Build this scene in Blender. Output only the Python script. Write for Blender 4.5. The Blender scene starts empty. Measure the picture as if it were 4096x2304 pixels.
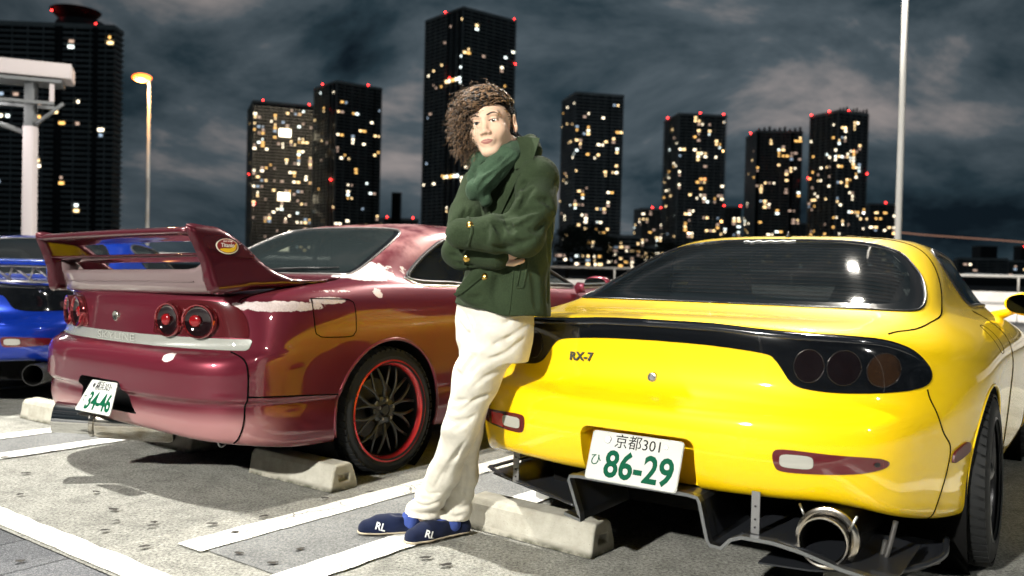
import bpy, bmesh, math, random
import numpy as np
from mathutils import Vector, Matrix
from mathutils.bvhtree import BVHTree
from mathutils.geometry import delaunay_2d_cdt

random.seed(7)
R = math.radians
scene = bpy.context.scene

# ---------------------------------------------------------------- camera
cam_data = bpy.data.cameras.new('camera')
cam = bpy.data.objects.new('camera', cam_data)
scene.collection.objects.link(cam)
cam_data.sensor_width = 36.0
cam_data.lens = 36.0 * 3480 / 4096
cam_data.clip_start = 0.05
cam_data.clip_end = 6000
cam.matrix_world = (Matrix.Translation((0, 0, 1.03)) @ Matrix.Rotation(R(90 - 1.1), 4, 'X')
                    @ Matrix.Rotation(R(1.4), 4, 'Z'))
cam_data.dof.use_dof = True
cam_data.dof.focus_distance = 3.25
cam_data.dof.aperture_fstop = 2.6
scene.camera = cam

# ---------------------------------------------------------------- night sky
world = bpy.data.worlds.new('World')
scene.world = world
world.use_nodes = True
nt = world.node_tree
nt.nodes.clear()


def nd(tree, kind, **kw):
    n = tree.nodes.new(kind)
    for k, v in kw.items():
        if k.startswith('i_'):
            n.inputs[int(k[2:])].default_value = v
        else:
            setattr(n, k, v)
    return n


tc = nd(nt, 'ShaderNodeTexCoord')
mp = nd(nt, 'ShaderNodeMapping')
mp.inputs['Rotation'].default_value = (0.0, R(-24), 0.0)
mp.inputs['Scale'].default_value = (1.5, 1.0, 3.4)
mp.inputs['Location'].default_value = (0.35, 0.2, 0.62)
n1 = nd(nt, 'ShaderNodeTexNoise')
n1.inputs['Scale'].default_value = 1.9
n1.inputs['Detail'].default_value = 7.0
n1.inputs['Roughness'].default_value = 0.58
n1.inputs['Distortion'].default_value = 0.35
rp = nd(nt, 'ShaderNodeValToRGB')
el = rp.color_ramp.elements
el[0].position = 0.37; el[0].color = (0.005, 0.010, 0.015, 1)
el[1].position = 0.66; el[1].color = (0.26, 0.235, 0.23, 1)
e = rp.color_ramp.elements.new(0.45); e.color = (0.020, 0.036, 0.047, 1)
e = rp.color_ramp.elements.new(0.56); e.color = (0.070, 0.092, 0.108, 1)
bg = nd(nt, 'ShaderNodeBackground')
bg.inputs['Strength'].default_value = 1.0
ow = nd(nt, 'ShaderNodeOutputWorld')
nt.links.new(tc.outputs['Generated'], mp.inputs['Vector'])
nt.links.new(mp.outputs['Vector'], n1.inputs['Vector'])
nt.links.new(n1.outputs['Fac'], rp.inputs['Fac'])
# the glow of the city on the cloud base: strongest low over the towers, fading all round
gd = nd(nt, 'ShaderNodeVectorMath', operation='DOT_PRODUCT')
gd.inputs[1].default_value = Vector((0.10, 0.97, 0.24)).normalized()
nt.links.new(tc.outputs['Generated'], gd.inputs[0])
gr = nd(nt, 'ShaderNodeMapRange')
gr.inputs['From Min'].default_value = 0.72
gr.inputs['From Max'].default_value = 1.0
gr.inputs['To Min'].default_value = 0.5
gr.inputs['To Max'].default_value = 1.15
nt.links.new(gd.outputs['Value'], gr.inputs['Value'])
gm_ = nd(nt, 'ShaderNodeVectorMath', operation='SCALE')
nt.links.new(rp.outputs['Color'], gm_.inputs[0])
nt.links.new(gr.outputs['Result'], gm_.inputs['Scale'])
nt.links.new(gm_.outputs[0], bg.inputs['Color'])
nt.links.new(bg.outputs['Background'], ow.inputs['Surface'])

scene.view_settings.view_transform = 'Standard'
scene.view_settings.look = 'None'
scene.view_settings.exposure = 0.0
scene.view_settings.gamma = 1.0
scene.render.engine = 'CYCLES'
scene.cycles.max_bounces = 8
scene.cycles.transparent_max_bounces = 12
scene.cycles.caustics_reflective = False
scene.cycles.caustics_refractive = False
scene.cycles.use_denoising = True
scene.cycles.sample_clamp_indirect = 6.0
scene.cycles.sample_clamp_direct = 0.0

# lamps of the car park (the luminaires themselves are built with their masts below)
KEY_POS = Vector((-9.5, -9.0, 8.0))
BACK_POS = Vector((5.6, 14.4, 11.0))
KEY_POWER = 4700.0
SIDE_POS = Vector((9.5, -6.5, 8.5))
SIDE_POWER = 450.0
OVER_POS = Vector((-5.6, 5.6, 11.0))
OVER_POWER = 2500.0
BACK_POWER = 4600.0
# ================================================================ helpers
C = scene.collection
MATS = {}


def link(o, parent=None):
    C.objects.link(o)
    if parent is not None:
        o.parent = parent
    return o


def empty(name, loc=(0, 0, 0), rz=0.0):
    o = bpy.data.objects.new(name, None)
    o.location = loc
    o.rotation_euler = (0, 0, rz)
    o.empty_display_size = 0.1
    return link(o)


def tag(o, label=None, cat=None, group=None, kind=None):
    for k, v in (('label', label), ('category', cat), ('group', group), ('kind', kind)):
        if v:
            o[k] = v
    return o


def mk(name, verts, faces, mat=None, parent=None, smooth=True, normals=None):
    me = bpy.data.meshes.new(name)
    verts = np.asarray(verts, float)
    me.from_pydata(verts.tolist(), [], [list(map(int, f)) for f in faces])
    if mat is not None:
        for m in (mat if isinstance(mat, (list, tuple)) else [mat]):
            me.materials.append(m)
    me.polygons.foreach_set('use_smooth', [smooth] * len(me.polygons))
    if normals is not None and smooth:
        me.normals_split_custom_set_from_vertices(np.asarray(normals, float).tolist())
    me.update()
    o = bpy.data.objects.new(name, me)
    return link(o, parent)


def bmobj(name, bm, mat=None, parent=None, smooth=False, bevel=0.0, seg=2):
    if bevel > 0:
        bmesh.ops.bevel(bm, geom=list(bm.edges), offset=bevel, segments=seg, affect='EDGES', clamp_overlap=True, profile=0.6)
    bmesh.ops.recalc_face_normals(bm, faces=bm.faces)
    me = bpy.data.meshes.new(name)
    bm.to_mesh(me)
    bm.free()
    if mat is not None:
        me.materials.append(mat)
    me.polygons.foreach_set('use_smooth', [smooth] * len(me.polygons))
    if smooth:
        try:
            me.set_sharp_from_angle(angle=R(35))
        except Exception:
            pass
    o = bpy.data.objects.new(name, me)
    return link(o, parent)


def box_bm(bm, lo, hi, M=None):
    x0, y0, z0 = lo
    x1, y1, z1 = hi
    vs = [bm.verts.new(p) for p in ((x0, y0, z0), (x1, y0, z0), (x1, y1, z0), (x0, y1, z0), (x0, y0, z1), (x1, y0, z1), (x1, y1, z1), (x0, y1, z1))]
    if M is not None:
        for v in vs:
            v.co = M @ v.co
    for f in ((0, 3, 2, 1), (4, 5, 6, 7), (0, 1, 5, 4), (1, 2, 6, 5), (2, 3, 7, 6), (3, 0, 4, 7)):
        bm.faces.new([vs[i] for i in f])


def box(name, lo, hi, mat, parent=None, bevel=0.0, seg=2, smooth=None):
    bm = bmesh.new()
    box_bm(bm, lo, hi)
    return bmobj(name, bm, mat, parent, smooth=(bevel > 0) if smooth is None else smooth, bevel=bevel, seg=seg)


def prism_bm(bm, poly, axis, a, b, M=None):
    """poly of 2D points extruded along axis from a to b."""
    def P(u, v, w):
        p = {0: (w, u, v), 1: (u, w, v), 2: (u, v, w)}[axis]
        return M @ Vector(p) if M is not None else Vector(p)
    A = [bm.verts.new(P(u, v, a)) for u, v in poly]
    B = [bm.verts.new(P(u, v, b)) for u, v in poly]
    n = len(poly)
    bm.faces.new(A)
    bm.faces.new(B[::-1])
    for i in range(n):
        bm.faces.new((A[i], B[i], B[(i + 1) % n], A[(i + 1) % n]))


def prism(name, poly, axis, a, b, mat, parent=None, bevel=0.0, seg=2, smooth=None):
    bm = bmesh.new()
    prism_bm(bm, poly, axis, a, b)
    return bmobj(name, bm, mat, parent, smooth=(bevel > 0) if smooth is None else smooth, bevel=bevel, seg=seg)


def tube_geo(pts, rad, n=8, cap=True, flat=1.0):
    pts = [Vector(p) for p in pts]
    m = len(pts)
    rads = rad if isinstance(rad, (list, tuple, np.ndarray)) else [rad] * m
    V, F = [], []
    prev = None
    for i, p in enumerate(pts):
        t = (pts[min(i + 1, m - 1)] - pts[max(i - 1, 0)])
        t = t.normalized() if t.length > 1e-9 else Vector((0, 0, 1))
        if prev is None:
            a = Vector((0, 0, 1)) if abs(t.z) < 0.9 else Vector((1, 0, 0))
            u = t.cross(a).normalized()
        else:
            u = (prev - t * prev.dot(t)).normalized()
        prev = u
        w = t.cross(u)
        for k in range(n):
            an = 2 * math.pi * k / n
            V.append(p + u * (math.cos(an) * rads[i]) + w * (math.sin(an) * rads[i] * flat))
    for i in range(m - 1):
        for k in range(n):
            a, b = i * n + k, i * n + (k + 1) % n
            F.append((a, b, b + n, a + n))
    if cap:
        F.append(tuple(range(n - 1, -1, -1)))
        F.append(tuple(range((m - 1) * n, m * n)))
    return V, F


def tube(name, pts, rad, mat, parent=None, n=8, flat=1.0, cap=True):
    V, F = tube_geo(pts, rad, n, cap, flat)
    return mk(name, [tuple(v) for v in V], F, mat, parent)


def merge(geos):
    V, F = [], []
    for v, f in geos:
        o = len(V)
        V += [tuple(x) for x in v]
        F += [tuple(i + o for i in q) for q in f]
    return V, F


def lathe_geo(prof, n=48, axis=0, centre=(0, 0, 0), closed=False):
    """prof: (radius, along) pairs revolved about an axis."""
    V, F = [], []
    m = len(prof)
    for r, h in prof:
        for k in range(n):
            a = 2 * math.pi * k / n
            c, s = math.cos(a) * r, math.sin(a) * r
            p = {0: (h, c, s), 1: (c, h, s), 2: (c, s, h)}[axis]
            V.append((p[0] + centre[0], p[1] + centre[1], p[2] + centre[2]))
    for i in range(m - 1 if not closed else m):
        for k in range(n):
            a, b = i * n + k, i * n + (k + 1) % n
            i2 = ((i + 1) % m) * n
            F.append((a, b, i2 + (k + 1) % n, i2 + k))
    return V, F


def lathe(name, prof, mat, parent=None, n=48, axis=0, centre=(0, 0, 0), closed=False):
    V, F = lathe_geo(prof, n, axis, centre, closed)
    o = mk(name, V, F, mat, parent)
    bm = bmesh.new()
    bm.from_mesh(o.data)
    bmesh.ops.remove_doubles(bm, verts=bm.verts, dist=1e-6)
    bmesh.ops.recalc_face_normals(bm, faces=bm.faces)
    bm.to_mesh(o.data)
    bm.free()
    o.data.polygons.foreach_set('use_smooth', [True] * len(o.data.polygons))
    o.data.set_sharp_from_angle(angle=R(40))
    return o


def crv(pts, n=10, closed=False):
    """Catmull-Rom through points (any dimension)."""
    P = np.asarray(pts, float)
    m = len(P)
    out = []
    rng = range(m if closed else m - 1)
    for i in rng:
        if closed:
            p0, p1, p2, p3 = P[(i - 1) % m], P[i], P[(i + 1) % m], P[(i + 2) % m]
        else:
            p0 = P[i - 1] if i > 0 else 2 * P[0] - P[1]
            p1, p2 = P[i], P[i + 1]
            p3 = P[i + 2] if i + 2 < m else 2 * P[-1] - P[-2]
        for k in range(n):
            t = k / n
            out.append(0.5 * ((2 * p1) + (-p0 + p2) * t + (2 * p0 - 5 * p1 + 4 * p2 - p3) * t * t + (-p0 + 3 * p1 - 3 * p2 + p3) * t ** 3))
    if not closed:
        out.append(P[-1])
    return np.array(out)


def text_mesh(name, s, size, mat, parent=None, M=None, depth=0.0, bold=0.0, sx=1.0, align='CENTER'):
    cu = bpy.data.curves.new(name, 'FONT')
    cu.body = s
    cu.size = size
    cu.extrude = depth
    cu.offset = bold
    cu.align_x = align
    cu.align_y = 'CENTER'
    cu.resolution_u = 3
    o = bpy.data.objects.new(name, cu)
    C.objects.link(o)
    dg = bpy.context.evaluated_depsgraph_get()
    me = bpy.data.meshes.new_from_object(o.evaluated_get(dg))
    bpy.data.objects.remove(o)
    me.name = name
    me.materials.clear()
    me.materials.append(mat)
    if sx != 1.0:
        me.transform(Matrix.Diagonal((sx, 1, 1, 1)))
    if M is not None:
        me.transform(M)
    ob = bpy.data.objects.new(name, me)
    return link(ob, parent)


# ---------------------------------------------------------------- materials
def mat(name, col=(0.5, 0.5, 0.5), rough=0.5, metal=0.0, coat=0.0, emit=None, estr=0.0, spec=0.5, alpha=1.0, trans=0.0, sheen=0.0, coat_rough=0.03, ior=1.45):
    if name in MATS:
        return MATS[name]
    m = bpy.data.materials.new(name)
    m.use_nodes = True
    b = m.node_tree.nodes['Principled BSDF']
    b.inputs['Base Color'].default_value = (*col, 1)
    b.inputs['Roughness'].default_value = rough
    b.inputs['Metallic'].default_value = metal
    b.inputs['Coat Weight'].default_value = coat
    b.inputs['Coat Roughness'].default_value = coat_rough
    b.inputs['Specular IOR Level'].default_value = spec
    b.inputs['Transmission Weight'].default_value = trans
    b.inputs['IOR'].default_value = ior
    b.inputs['Sheen Weight'].default_value = sheen
    b.inputs['Alpha'].default_value = alpha
    if emit is not None:
        b.inputs['Emission Color'].default_value = (*emit, 1)
        b.inputs['Emission Strength'].default_value = estr
    MATS[name] = m
    return m


def nodes(m):
    t = m.node_tree
    return t, t.nodes['Principled BSDF']


def noise(t, scale, detail=4, rough=0.5, coords='Object', vec=None, dist=0.0):
    n = t.nodes.new('ShaderNodeTexNoise')
    n.inputs['Scale'].default_value = scale
    n.inputs['Detail'].default_value = detail
    n.inputs['Roughness'].default_value = rough
    n.inputs['Distortion'].default_value = dist
    if vec is None:
        c = t.nodes.new('ShaderNodeTexCoord')
        vec = c.outputs[coords]
    t.links.new(vec, n.inputs['Vector'])
    return n


def ramp(t, fac, stops):
    r = t.nodes.new('ShaderNodeValToRGB')
    els = r.color_ramp.elements
    els[0].position, els[0].color = stops[0][0], (*stops[0][1], 1)
    els[1].position, els[1].color = stops[-1][0], (*stops[-1][1], 1)
    for p, c in stops[1:-1]:
        e = els.new(p)
        e.color = (*c, 1)
    t.links.new(fac, r.inputs['Fac'])
    return r


def math_node(t, op, a, b=None, clamp=False):
    n = t.nodes.new('ShaderNodeMath')
    n.operation = op
    n.use_clamp = clamp
    for i, v in enumerate((a, b)):
        if v is None:
            continue
        if isinstance(v, (int, float)):
            n.inputs[i].default_value = v
        else:
            t.links.new(v, n.inputs[i])
    return n.outputs[0]


def mixc(t, fac, a, b):
    n = t.nodes.new('ShaderNodeMix')
    n.data_type = 'RGBA'
    for sock, v in ((n.inputs['Factor'], fac), (n.inputs[6], a), (n.inputs[7], b)):
        if isinstance(v, (int, float)):
            sock.default_value = v
        elif isinstance(v, tuple):
            sock.default_value = (*v, 1)
        else:
            t.links.new(v, sock)
    return n.outputs[2]


def bump(t, b, height, strength=0.3, dist=0.01):
    n = t.nodes.new('ShaderNodeBump')
    n.inputs['Strength'].default_value = strength
    n.inputs['Distance'].default_value = dist
    t.links.new(height, n.inputs['Height'])
    t.links.new(n.outputs['Normal'], b.inputs['Normal'])
    return n


def smooth01(t, val, a, b):
    n = t.nodes.new('ShaderNodeMapRange')
    n.interpolation_type = 'SMOOTHSTEP'
    n.inputs['From Min'].default_value = a
    n.inputs['From Max'].default_value = b
    t.links.new(val, n.inputs['Value'])
    return n.outputs['Result']


M_black = mat('black_plastic', (0.012, 0.012, 0.013), 0.45)
M_rubber = mat('rubber', (0.02, 0.02, 0.021), 0.75)
M_void = mat('underside_black', (0.006, 0.006, 0.006), 0.9, spec=0.1)
M_chrome = mat('polished_steel', (0.75, 0.75, 0.74), 0.12, 1.0)
M_steel = mat('brushed_steel', (0.5, 0.51, 0.52), 0.32, 1.0)
M_seam = mat('panel_gap', (0.004, 0.004, 0.004), 0.9, spec=0.0)
M_white = mat('white_paint', (0.78, 0.78, 0.76), 0.5)


# ---------------------------------------------------------------- smooth surface patches that can be cut into panels
def bspline_basis(n, res, clamp0, clamp1):
    """Uniform cubic B-spline weights for n control points with ghost points at each end
    (clamp 'end' repeats the end point by reflection so that the curve starts there)."""
    ts = np.linspace(0, n - 1, res)
    Wt = np.zeros((res, n + 2))
    for k, t in enumerate(ts):
        i = min(int(t), n - 2)
        f = t - i
        w = np.array([(1 - f) ** 3, 3 * f ** 3 - 6 * f * f + 4, -3 * f ** 3 + 3 * f * f + 3 * f + 1, f ** 3]) / 6
        Wt[k, i:i + 4] += w
    return Wt


def ext(P, axis, mode0, mode1, flip):
    """Ghost control points: 'mirror' reflects across x=0, 'end' extrapolates."""
    P = np.moveaxis(P, axis, 0)
    def ghost(a, b, mode):
        if mode == 'mirror':
            g = b.copy()
            g[..., 0] *= -1
            return g
        return 2 * a - b
    g0 = ghost(P[0], P[1], mode0)
    g1 = ghost(P[-1], P[-2], mode1)
    return np.moveaxis(np.concatenate([g0[None], P, g1[None]]), 0, axis)


def patch(net, ru, rv, mode_u=('end', 'end'), mode_v=('mirror', 'mirror'), sharp=0.6):
    """net[row][col] -> dense grid of points and normals."""
    P = np.asarray(net, float)
    # partial compensation so that the surface passes near the control points
    for ax, md in ((0, mode_u), (1, mode_v)):
        E = ext(P, ax, md[0], md[1], None)
        E = np.moveaxis(E, ax, 0)
        d2 = E[:-2] - 2 * E[1:-1] + E[2:]
        if md[0] == 'end':
            d2[0] = 0
        if md[1] == 'end':
            d2[-1] = 0
        P = np.moveaxis(np.moveaxis(P, ax, 0) - sharp * d2 / 6, 0, ax)
    m, n = P.shape[:2]
    Wu = bspline_basis(m, ru, 0, 0)
    Wv = bspline_basis(n, rv, 0, 0)
    E = ext(ext(P, 0, *mode_u, None), 1, *mode_v, None)
    G = np.einsum('ai,ijc,bj->abc', Wu, E, Wv)
    gu = np.gradient(G, axis=0)
    gv = np.gradient(G, axis=1)
    if mode_v[0] == 'mirror':
        gv[:, 0, 1:] = 0
        gv[:, -1, 1:] = 0
    N = np.cross(gv, gu)
    ln = np.linalg.norm(N, axis=2, keepdims=True)
    N = N / np.maximum(ln, 1e-12)
    return G, N


class Surf:
    """triangle soup with shared vertices and stored normals; can be cut by g(points) < 0."""
    def __init__(s, V, N, T):
        s.V, s.N, s.T = V, N, T

    @staticmethod
    def mirrored(G, N):
        a, b = G.shape[:2]
        V = np.concatenate([G.reshape(-1, 3), (G * [-1, 1, 1]).reshape(-1, 3)])
        NN = np.concatenate([N.reshape(-1, 3), (N * [-1, 1, 1]).reshape(-1, 3)])
        idx = np.arange(a * b).reshape(a, b)
        q = np.stack([idx[:-1, :-1], idx[:-1, 1:], idx[1:, 1:], idx[1:, :-1]], -1).reshape(-1, 4)
        T = np.concatenate([q[:, [0, 1, 2]], q[:, [0, 2, 3]]])
        T2 = T[:, ::-1] + a * b
        return Surf(V, NN, np.concatenate([T, T2]))

    def split(s, g):
        """returns (keep where g>0, piece where g<0)."""
        val = g(s.V)
        val = np.where(np.abs(val) < 1e-7, 1e-7, val)
        V, N = list(s.V), list(s.N)
        cache = {}
        pos, neg = [], []
        sg = val > 0
        cnt = sg[s.T].sum(1)
        pos = s.T[cnt == 3].tolist()
        neg = s.T[cnt == 0].tolist()
        def cut(a, b):
            k = (a, b) if a < b else (b, a)
            if k not in cache:
                t = val[k[0]] / (val[k[0]] - val[k[1]])
                V.append(s.V[k[0]] * (1 - t) + s.V[k[1]] * t)
                nn = s.N[k[0]] * (1 - t) + s.N[k[1]] * t
                N.append(nn / max(1e-9, np.linalg.norm(nn)))
                cache[k] = len(V) - 1
            return cache[k]
        for tri in s.T[(cnt == 1) | (cnt == 2)]:
            a, b, c = (int(x) for x in tri)
            for _ in range(3):
                if (sg[a] != sg[b]) and (sg[a] != sg[c]):
                    break
                a, b, c = b, c, a
            p, q = cut(a, b), cut(a, c)
            one, two = (pos, neg) if sg[a] else (neg, pos)
            one.append([a, p, q])
            two.append([p, b, c])
            two.append([p, c, q])
        V, N = np.array(V), np.array(N)
        return Surf(V, N, np.array(pos, int).reshape(-1, 3)).compact(), Surf(V, N, np.array(neg, int).reshape(-1, 3)).compact()

    def compact(s):
        u, inv = np.unique(s.T, return_inverse=True)
        return Surf(s.V[u], s.N[u], inv.reshape(-1, 3))

    def moved(s, off):
        return Surf(s.V + s.N * off, s.N, s.T)

    def obj(s, name, m, parent, off=0.0, rim=0.0, rim_bevel=0.0):
        V = s.V + s.N * off
        N, T = s.N, s.T
        if rim > 0:
            e = np.concatenate([T[:, [0, 1]], T[:, [1, 2]], T[:, [2, 0]]])
            key = {}
            for a, b in e.tolist():
                key[(a, b)] = 1
            be = [(a, b) for a, b in key if (b, a) not in key]
            vs = sorted({a for q in be for a in q})
            mp_ = {v: i + len(V) for i, v in enumerate(vs)}
            top = {v: i + len(V) + len(vs) for i, v in enumerate(vs)}
            # duplicated ring so the rim keeps its own normals
            out = {v: np.zeros(3) for v in vs}
            for a, b in be:
                d = V[b] - V[a]
                nrm = np.cross(d, N[a])
                out[a] += nrm
                out[b] += nrm
            ov = np.array([out[v] / max(1e-9, np.linalg.norm(out[v])) for v in vs])
            V = np.concatenate([V, V[vs] - N[vs] * rim, V[vs]])
            N = np.concatenate([N, ov, ov])
            fr = []
            for a, b in be:
                fr.append((top[b], top[a], mp_[a]))
                fr.append((top[b], mp_[a], mp_[b]))
            T = np.concatenate([T, np.array(fr, int).reshape(-1, 3)])
        return mk(name, V, T, m, parent, True, N)

    def bvh(s):
        return BVHTree.FromPolygons(s.V.tolist(), s.T.tolist())


def poly_sd(P2, poly):
    """signed distance of 2D points to a closed polygon: negative inside."""
    P2 = np.asarray(P2)
    A = np.asarray(poly, float)
    B = np.roll(A, -1, 0)
    best = np.full(len(P2), 1e9)
    ins = np.zeros(len(P2), bool)
    for a, b in zip(A, B):
        d = b - a
        w = P2 - a
        t = np.clip((w @ d) / max(1e-12, d @ d), 0, 1)
        best = np.minimum(best, np.linalg.norm(w - t[:, None] * d, axis=1))
        c = ((a[1] > P2[:, 1]) != (b[1] > P2[:, 1]))
        with np.errstate(divide='ignore', invalid='ignore'):
            xi = (b[0] - a[0]) * (P2[:, 1] - a[1]) / (b[1] - a[1]) + a[0]
        ins ^= c & (P2[:, 0] < xi)
    return np.where(ins, -best, best)


def gpoly(poly, i, j, cond=None, absx=False, inset=0.0):
    """cutter: inside polygon in the (i, j) projection where cond holds."""
    def g(V):
        Q = V.copy()
        if absx:
            Q[:, 0] = np.abs(Q[:, 0])
        d = poly_sd(Q[:, [i, j]], poly) + inset
        if cond is not None:
            d = np.where(cond(V), d, np.maximum(d, 0.05))
        return d
    return g


def sym(half):
    """closed symmetric outline from a half outline that starts and ends at x=0."""
    h = [tuple(p) for p in half]
    return h + [(-x, y) for x, y in h[::-1] if abs(x) > 1e-6]


def on_surf(bvh, pts, direction, off=0.001):
    out = []
    d = Vector(direction)
    for p in pts:
        h = bvh.ray_cast(Vector(p), d)
        if h[0] is not None:
            n = h[1]
            if n.dot(d) > 0:
                n = -n
            out.append(h[0] + n * off)
    return out


def seam(name, bvh, pts, direction, parent, rad=0.0029, off=0.0, m=None, n=6):
    P = on_surf(bvh, pts, direction, off)
    if len(P) > 1:
        return tube(name, P, rad, m or M_seam, parent, n=n)


def drape(name, bvh, poly, frame, mat_, parent, off=0.002, res=0.02, thick=0.004, direction=(0, 1, 0)):
    """a thin solid piece with a 2D outline laid on a surface. frame(u, v) -> ray start."""
    d = Vector(direction)
    P = [Vector((float(x), float(y))) for x, y in poly]
    n = len(P)
    A = np.array([[p.x, p.y] for p in P])
    lo, hi = A.min(0), A.max(0)
    gx = np.arange(lo[0] + res / 2, hi[0], res)
    gy = np.arange(lo[1] + res / 2, hi[1], res)
    if len(gx) and len(gy):
        Q = np.stack(np.meshgrid(gx, gy), -1).reshape(-1, 2)
        Q = Q[poly_sd(Q, A) < -res * 0.35]
        P += [Vector((float(x), float(y))) for x, y in Q]
    v2, _, f2, _, _, _ = delaunay_2d_cdt(P, [(i, (i + 1) % n) for i in range(n)], [], 1, 1e-6)
    V, ok = [], True
    for p in v2:
        h = bvh.ray_cast(Vector(frame(p.x, p.y)), d)
        if h[0] is None:
            ok = False
            V.append(Vector(frame(p.x, p.y)) + d * 0.3)
            continue
        nn = h[1] if h[1].dot(d) < 0 else -h[1]
        V.append(h[0] + nn * off)
    F = [tuple(f) for f in f2]
    # orient outward (against d)
    a, b, c = (V[i] for i in F[0])
    if (b - a).cross(c - a).dot(d) > 0:
        F = [f[::-1] for f in F]
    ed = {}
    for f in F:
        for i in range(3):
            ed[(f[i], f[(i + 1) % 3])] = 1
    be = [(a, b) for a, b in ed if (b, a) not in ed]
    o0 = len(V)
    mp_ = {}
    for a, b in be:
        for x in (a, b):
            if x not in mp_:
                mp_[x] = len(V)
                V.append(V[x] + d * thick)
    for a, b in be:
        F.append((b, a, mp_[a], mp_[b]))
    o = mk(name, [tuple(v) for v in V], F, mat_, parent)
    try:
        o.data.set_sharp_from_angle(angle=R(40))
    except Exception:
        pass
    return o
# ================================================================ ground, paving, markings
LA = R(36.4)
LU = Vector((math.sin(LA), math.cos(LA), 0))      # along the bays
LR = Vector((math.cos(LA), -math.sin(LA), 0))     # across the bays


def lot(u, r, z=0.0):
    p = LU * u + LR * r
    return (p.x, p.y, z)


def concrete():
    m = mat('worn_concrete', (0.35, 0.34, 0.30), 0.9)
    t, b = nodes(m)
    c = t.nodes.new('ShaderNodeTexCoord')
    big = noise(t, 0.55, 5, 0.6, vec=c.outputs['Object'])
    fine = noise(t, 80, 5, 0.85, vec=c.outputs['Object'])
    mid = noise(t, 9, 5, 0.65, vec=c.outputs['Object'])
    col = ramp(t, big.outputs['Fac'], [(0.3, (0.235, 0.236, 0.212)), (0.7, (0.385, 0.385, 0.345))])
    sp = ramp(t, fine.outputs['Fac'], [(0.37, (0.16,) * 3), (0.46, (0.66,) * 3), (0.54, (1.0,) * 3), (0.65, (1.42,) * 3)])
    md = ramp(t, mid.outputs['Fac'], [(0.30, (0.62,) * 3), (0.56, (1.0,) * 3)])
    n = t.nodes.new('ShaderNodeMix'); n.data_type = 'RGBA'; n.blend_type = 'MULTIPLY'; n.inputs['Factor'].default_value = 1
    t.links.new(col.outputs['Color'], n.inputs[6]); t.links.new(sp.outputs['Color'], n.inputs[7])
    n2 = t.nodes.new('ShaderNodeMix'); n2.data_type = 'RGBA'; n2.blend_type = 'MULTIPLY'; n2.inputs['Factor'].default_value = 1
    t.links.new(n.outputs[2], n2.inputs[6]); t.links.new(md.outputs['Color'], n2.inputs[7])
    # hairline cracks and dark old spots
    vo = t.nodes.new('ShaderNodeTexVoronoi'); vo.feature = 'DISTANCE_TO_EDGE'; vo.inputs['Scale'].default_value = 0.9
    wob = noise(t, 6, 4, 0.6, vec=c.outputs['Object'])
    va = t.nodes.new('ShaderNodeVectorMath'); va.operation = 'MULTIPLY_ADD'
    t.links.new(wob.outputs['Color'], va.inputs[0]); va.inputs[1].default_value = (0.22, 0.22, 0); t.links.new(c.outputs['Object'], va.inputs[2])
    t.links.new(va.outputs[0], vo.inputs['Vector'])
    crack = smooth01(t, vo.outputs['Distance'], 0.0008, 0.003)
    dn = noise(t, 2.1, 3, 0.5, vec=c.outputs['Object'])
    crack = math_node(t, 'MAXIMUM', crack, smooth01(t, dn.outputs['Fac'], 0.55, 0.42))
    col2 = mixc(t, crack, (0.19, 0.185, 0.165), n2.outputs[2])
    t.links.new(col2, b.inputs['Base Color'])
    h = math_node(t, 'ADD', fine.outputs['Fac'], math_node(t, 'MULTIPLY', crack, 0.6))
    bump(t, b, h, 0.35, 0.004)
    return m


def asphalt():
    m = mat('grey_asphalt', (0.13, 0.135, 0.14), 0.9)
    t, b = nodes(m)
    c = t.nodes.new('ShaderNodeTexCoord')
    fine = noise(t, 130, 4, 0.8, vec=c.outputs['Object'])
    mid = noise(t, 4, 5, 0.6, vec=c.outputs['Object'])
    a = ramp(t, fine.outputs['Fac'], [(0.34, (0.055, 0.06, 0.062)), (0.5, (0.15, 0.155, 0.155)), (0.68, (0.27, 0.275, 0.265))])
    d = ramp(t, mid.outputs['Fac'], [(0.3, (0.75,) * 3), (0.7, (1.12,) * 3)])
    n = t.nodes.new('ShaderNodeMix'); n.data_type = 'RGBA'; n.blend_type = 'MULTIPLY'; n.inputs['Factor'].default_value = 1
    t.links.new(a.outputs['Color'], n.inputs[6]); t.links.new(d.outputs['Color'], n.inputs[7])
    t.links.new(n.outputs[2], b.inputs['Base Color'])
    bump(t, b, fine.outputs['Fac'], 0.4, 0.004)
    return m


def line_paint():
    m = mat('road_line_paint', (0.80, 0.80, 0.76), 0.75)
    t, b = nodes(m)
    c = t.nodes.new('ShaderNodeTexCoord')
    f = noise(t, 60, 4, 0.7, vec=c.outputs['Object'])
    w = noise(t, 5.5, 6, 0.72, vec=c.outputs['Object'])
    vo = t.nodes.new('ShaderNodeTexVoronoi'); vo.feature = 'DISTANCE_TO_EDGE'; vo.inputs['Scale'].default_value = 3.2
    va = t.nodes.new('ShaderNodeVectorMath'); va.operation = 'MULTIPLY_ADD'
    wob = noise(t, 14, 3, 0.6, vec=c.outputs['Object'])
    t.links.new(wob.outputs['Color'], va.inputs[0]); va.inputs[1].default_value = (0.1, 0.1, 0); t.links.new(c.outputs['Object'], va.inputs[2])
    t.links.new(va.outputs[0], vo.inputs['Vector'])
    k = math_node(t, 'MINIMUM', smooth01(t, vo.outputs['Distance'], 0.002, 0.012), smooth01(t, w.outputs['Fac'], 0.30, 0.36))
    col = mixc(t, f.outputs['Fac'], (0.66, 0.66, 0.61), (0.92, 0.92, 0.87))
    t.links.new(mixc(t, k, (0.20, 0.20, 0.18), col), b.inputs['Base Color'])
    bump(t, b, f.outputs['Fac'], 0.25, 0.003)
    return m


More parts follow.
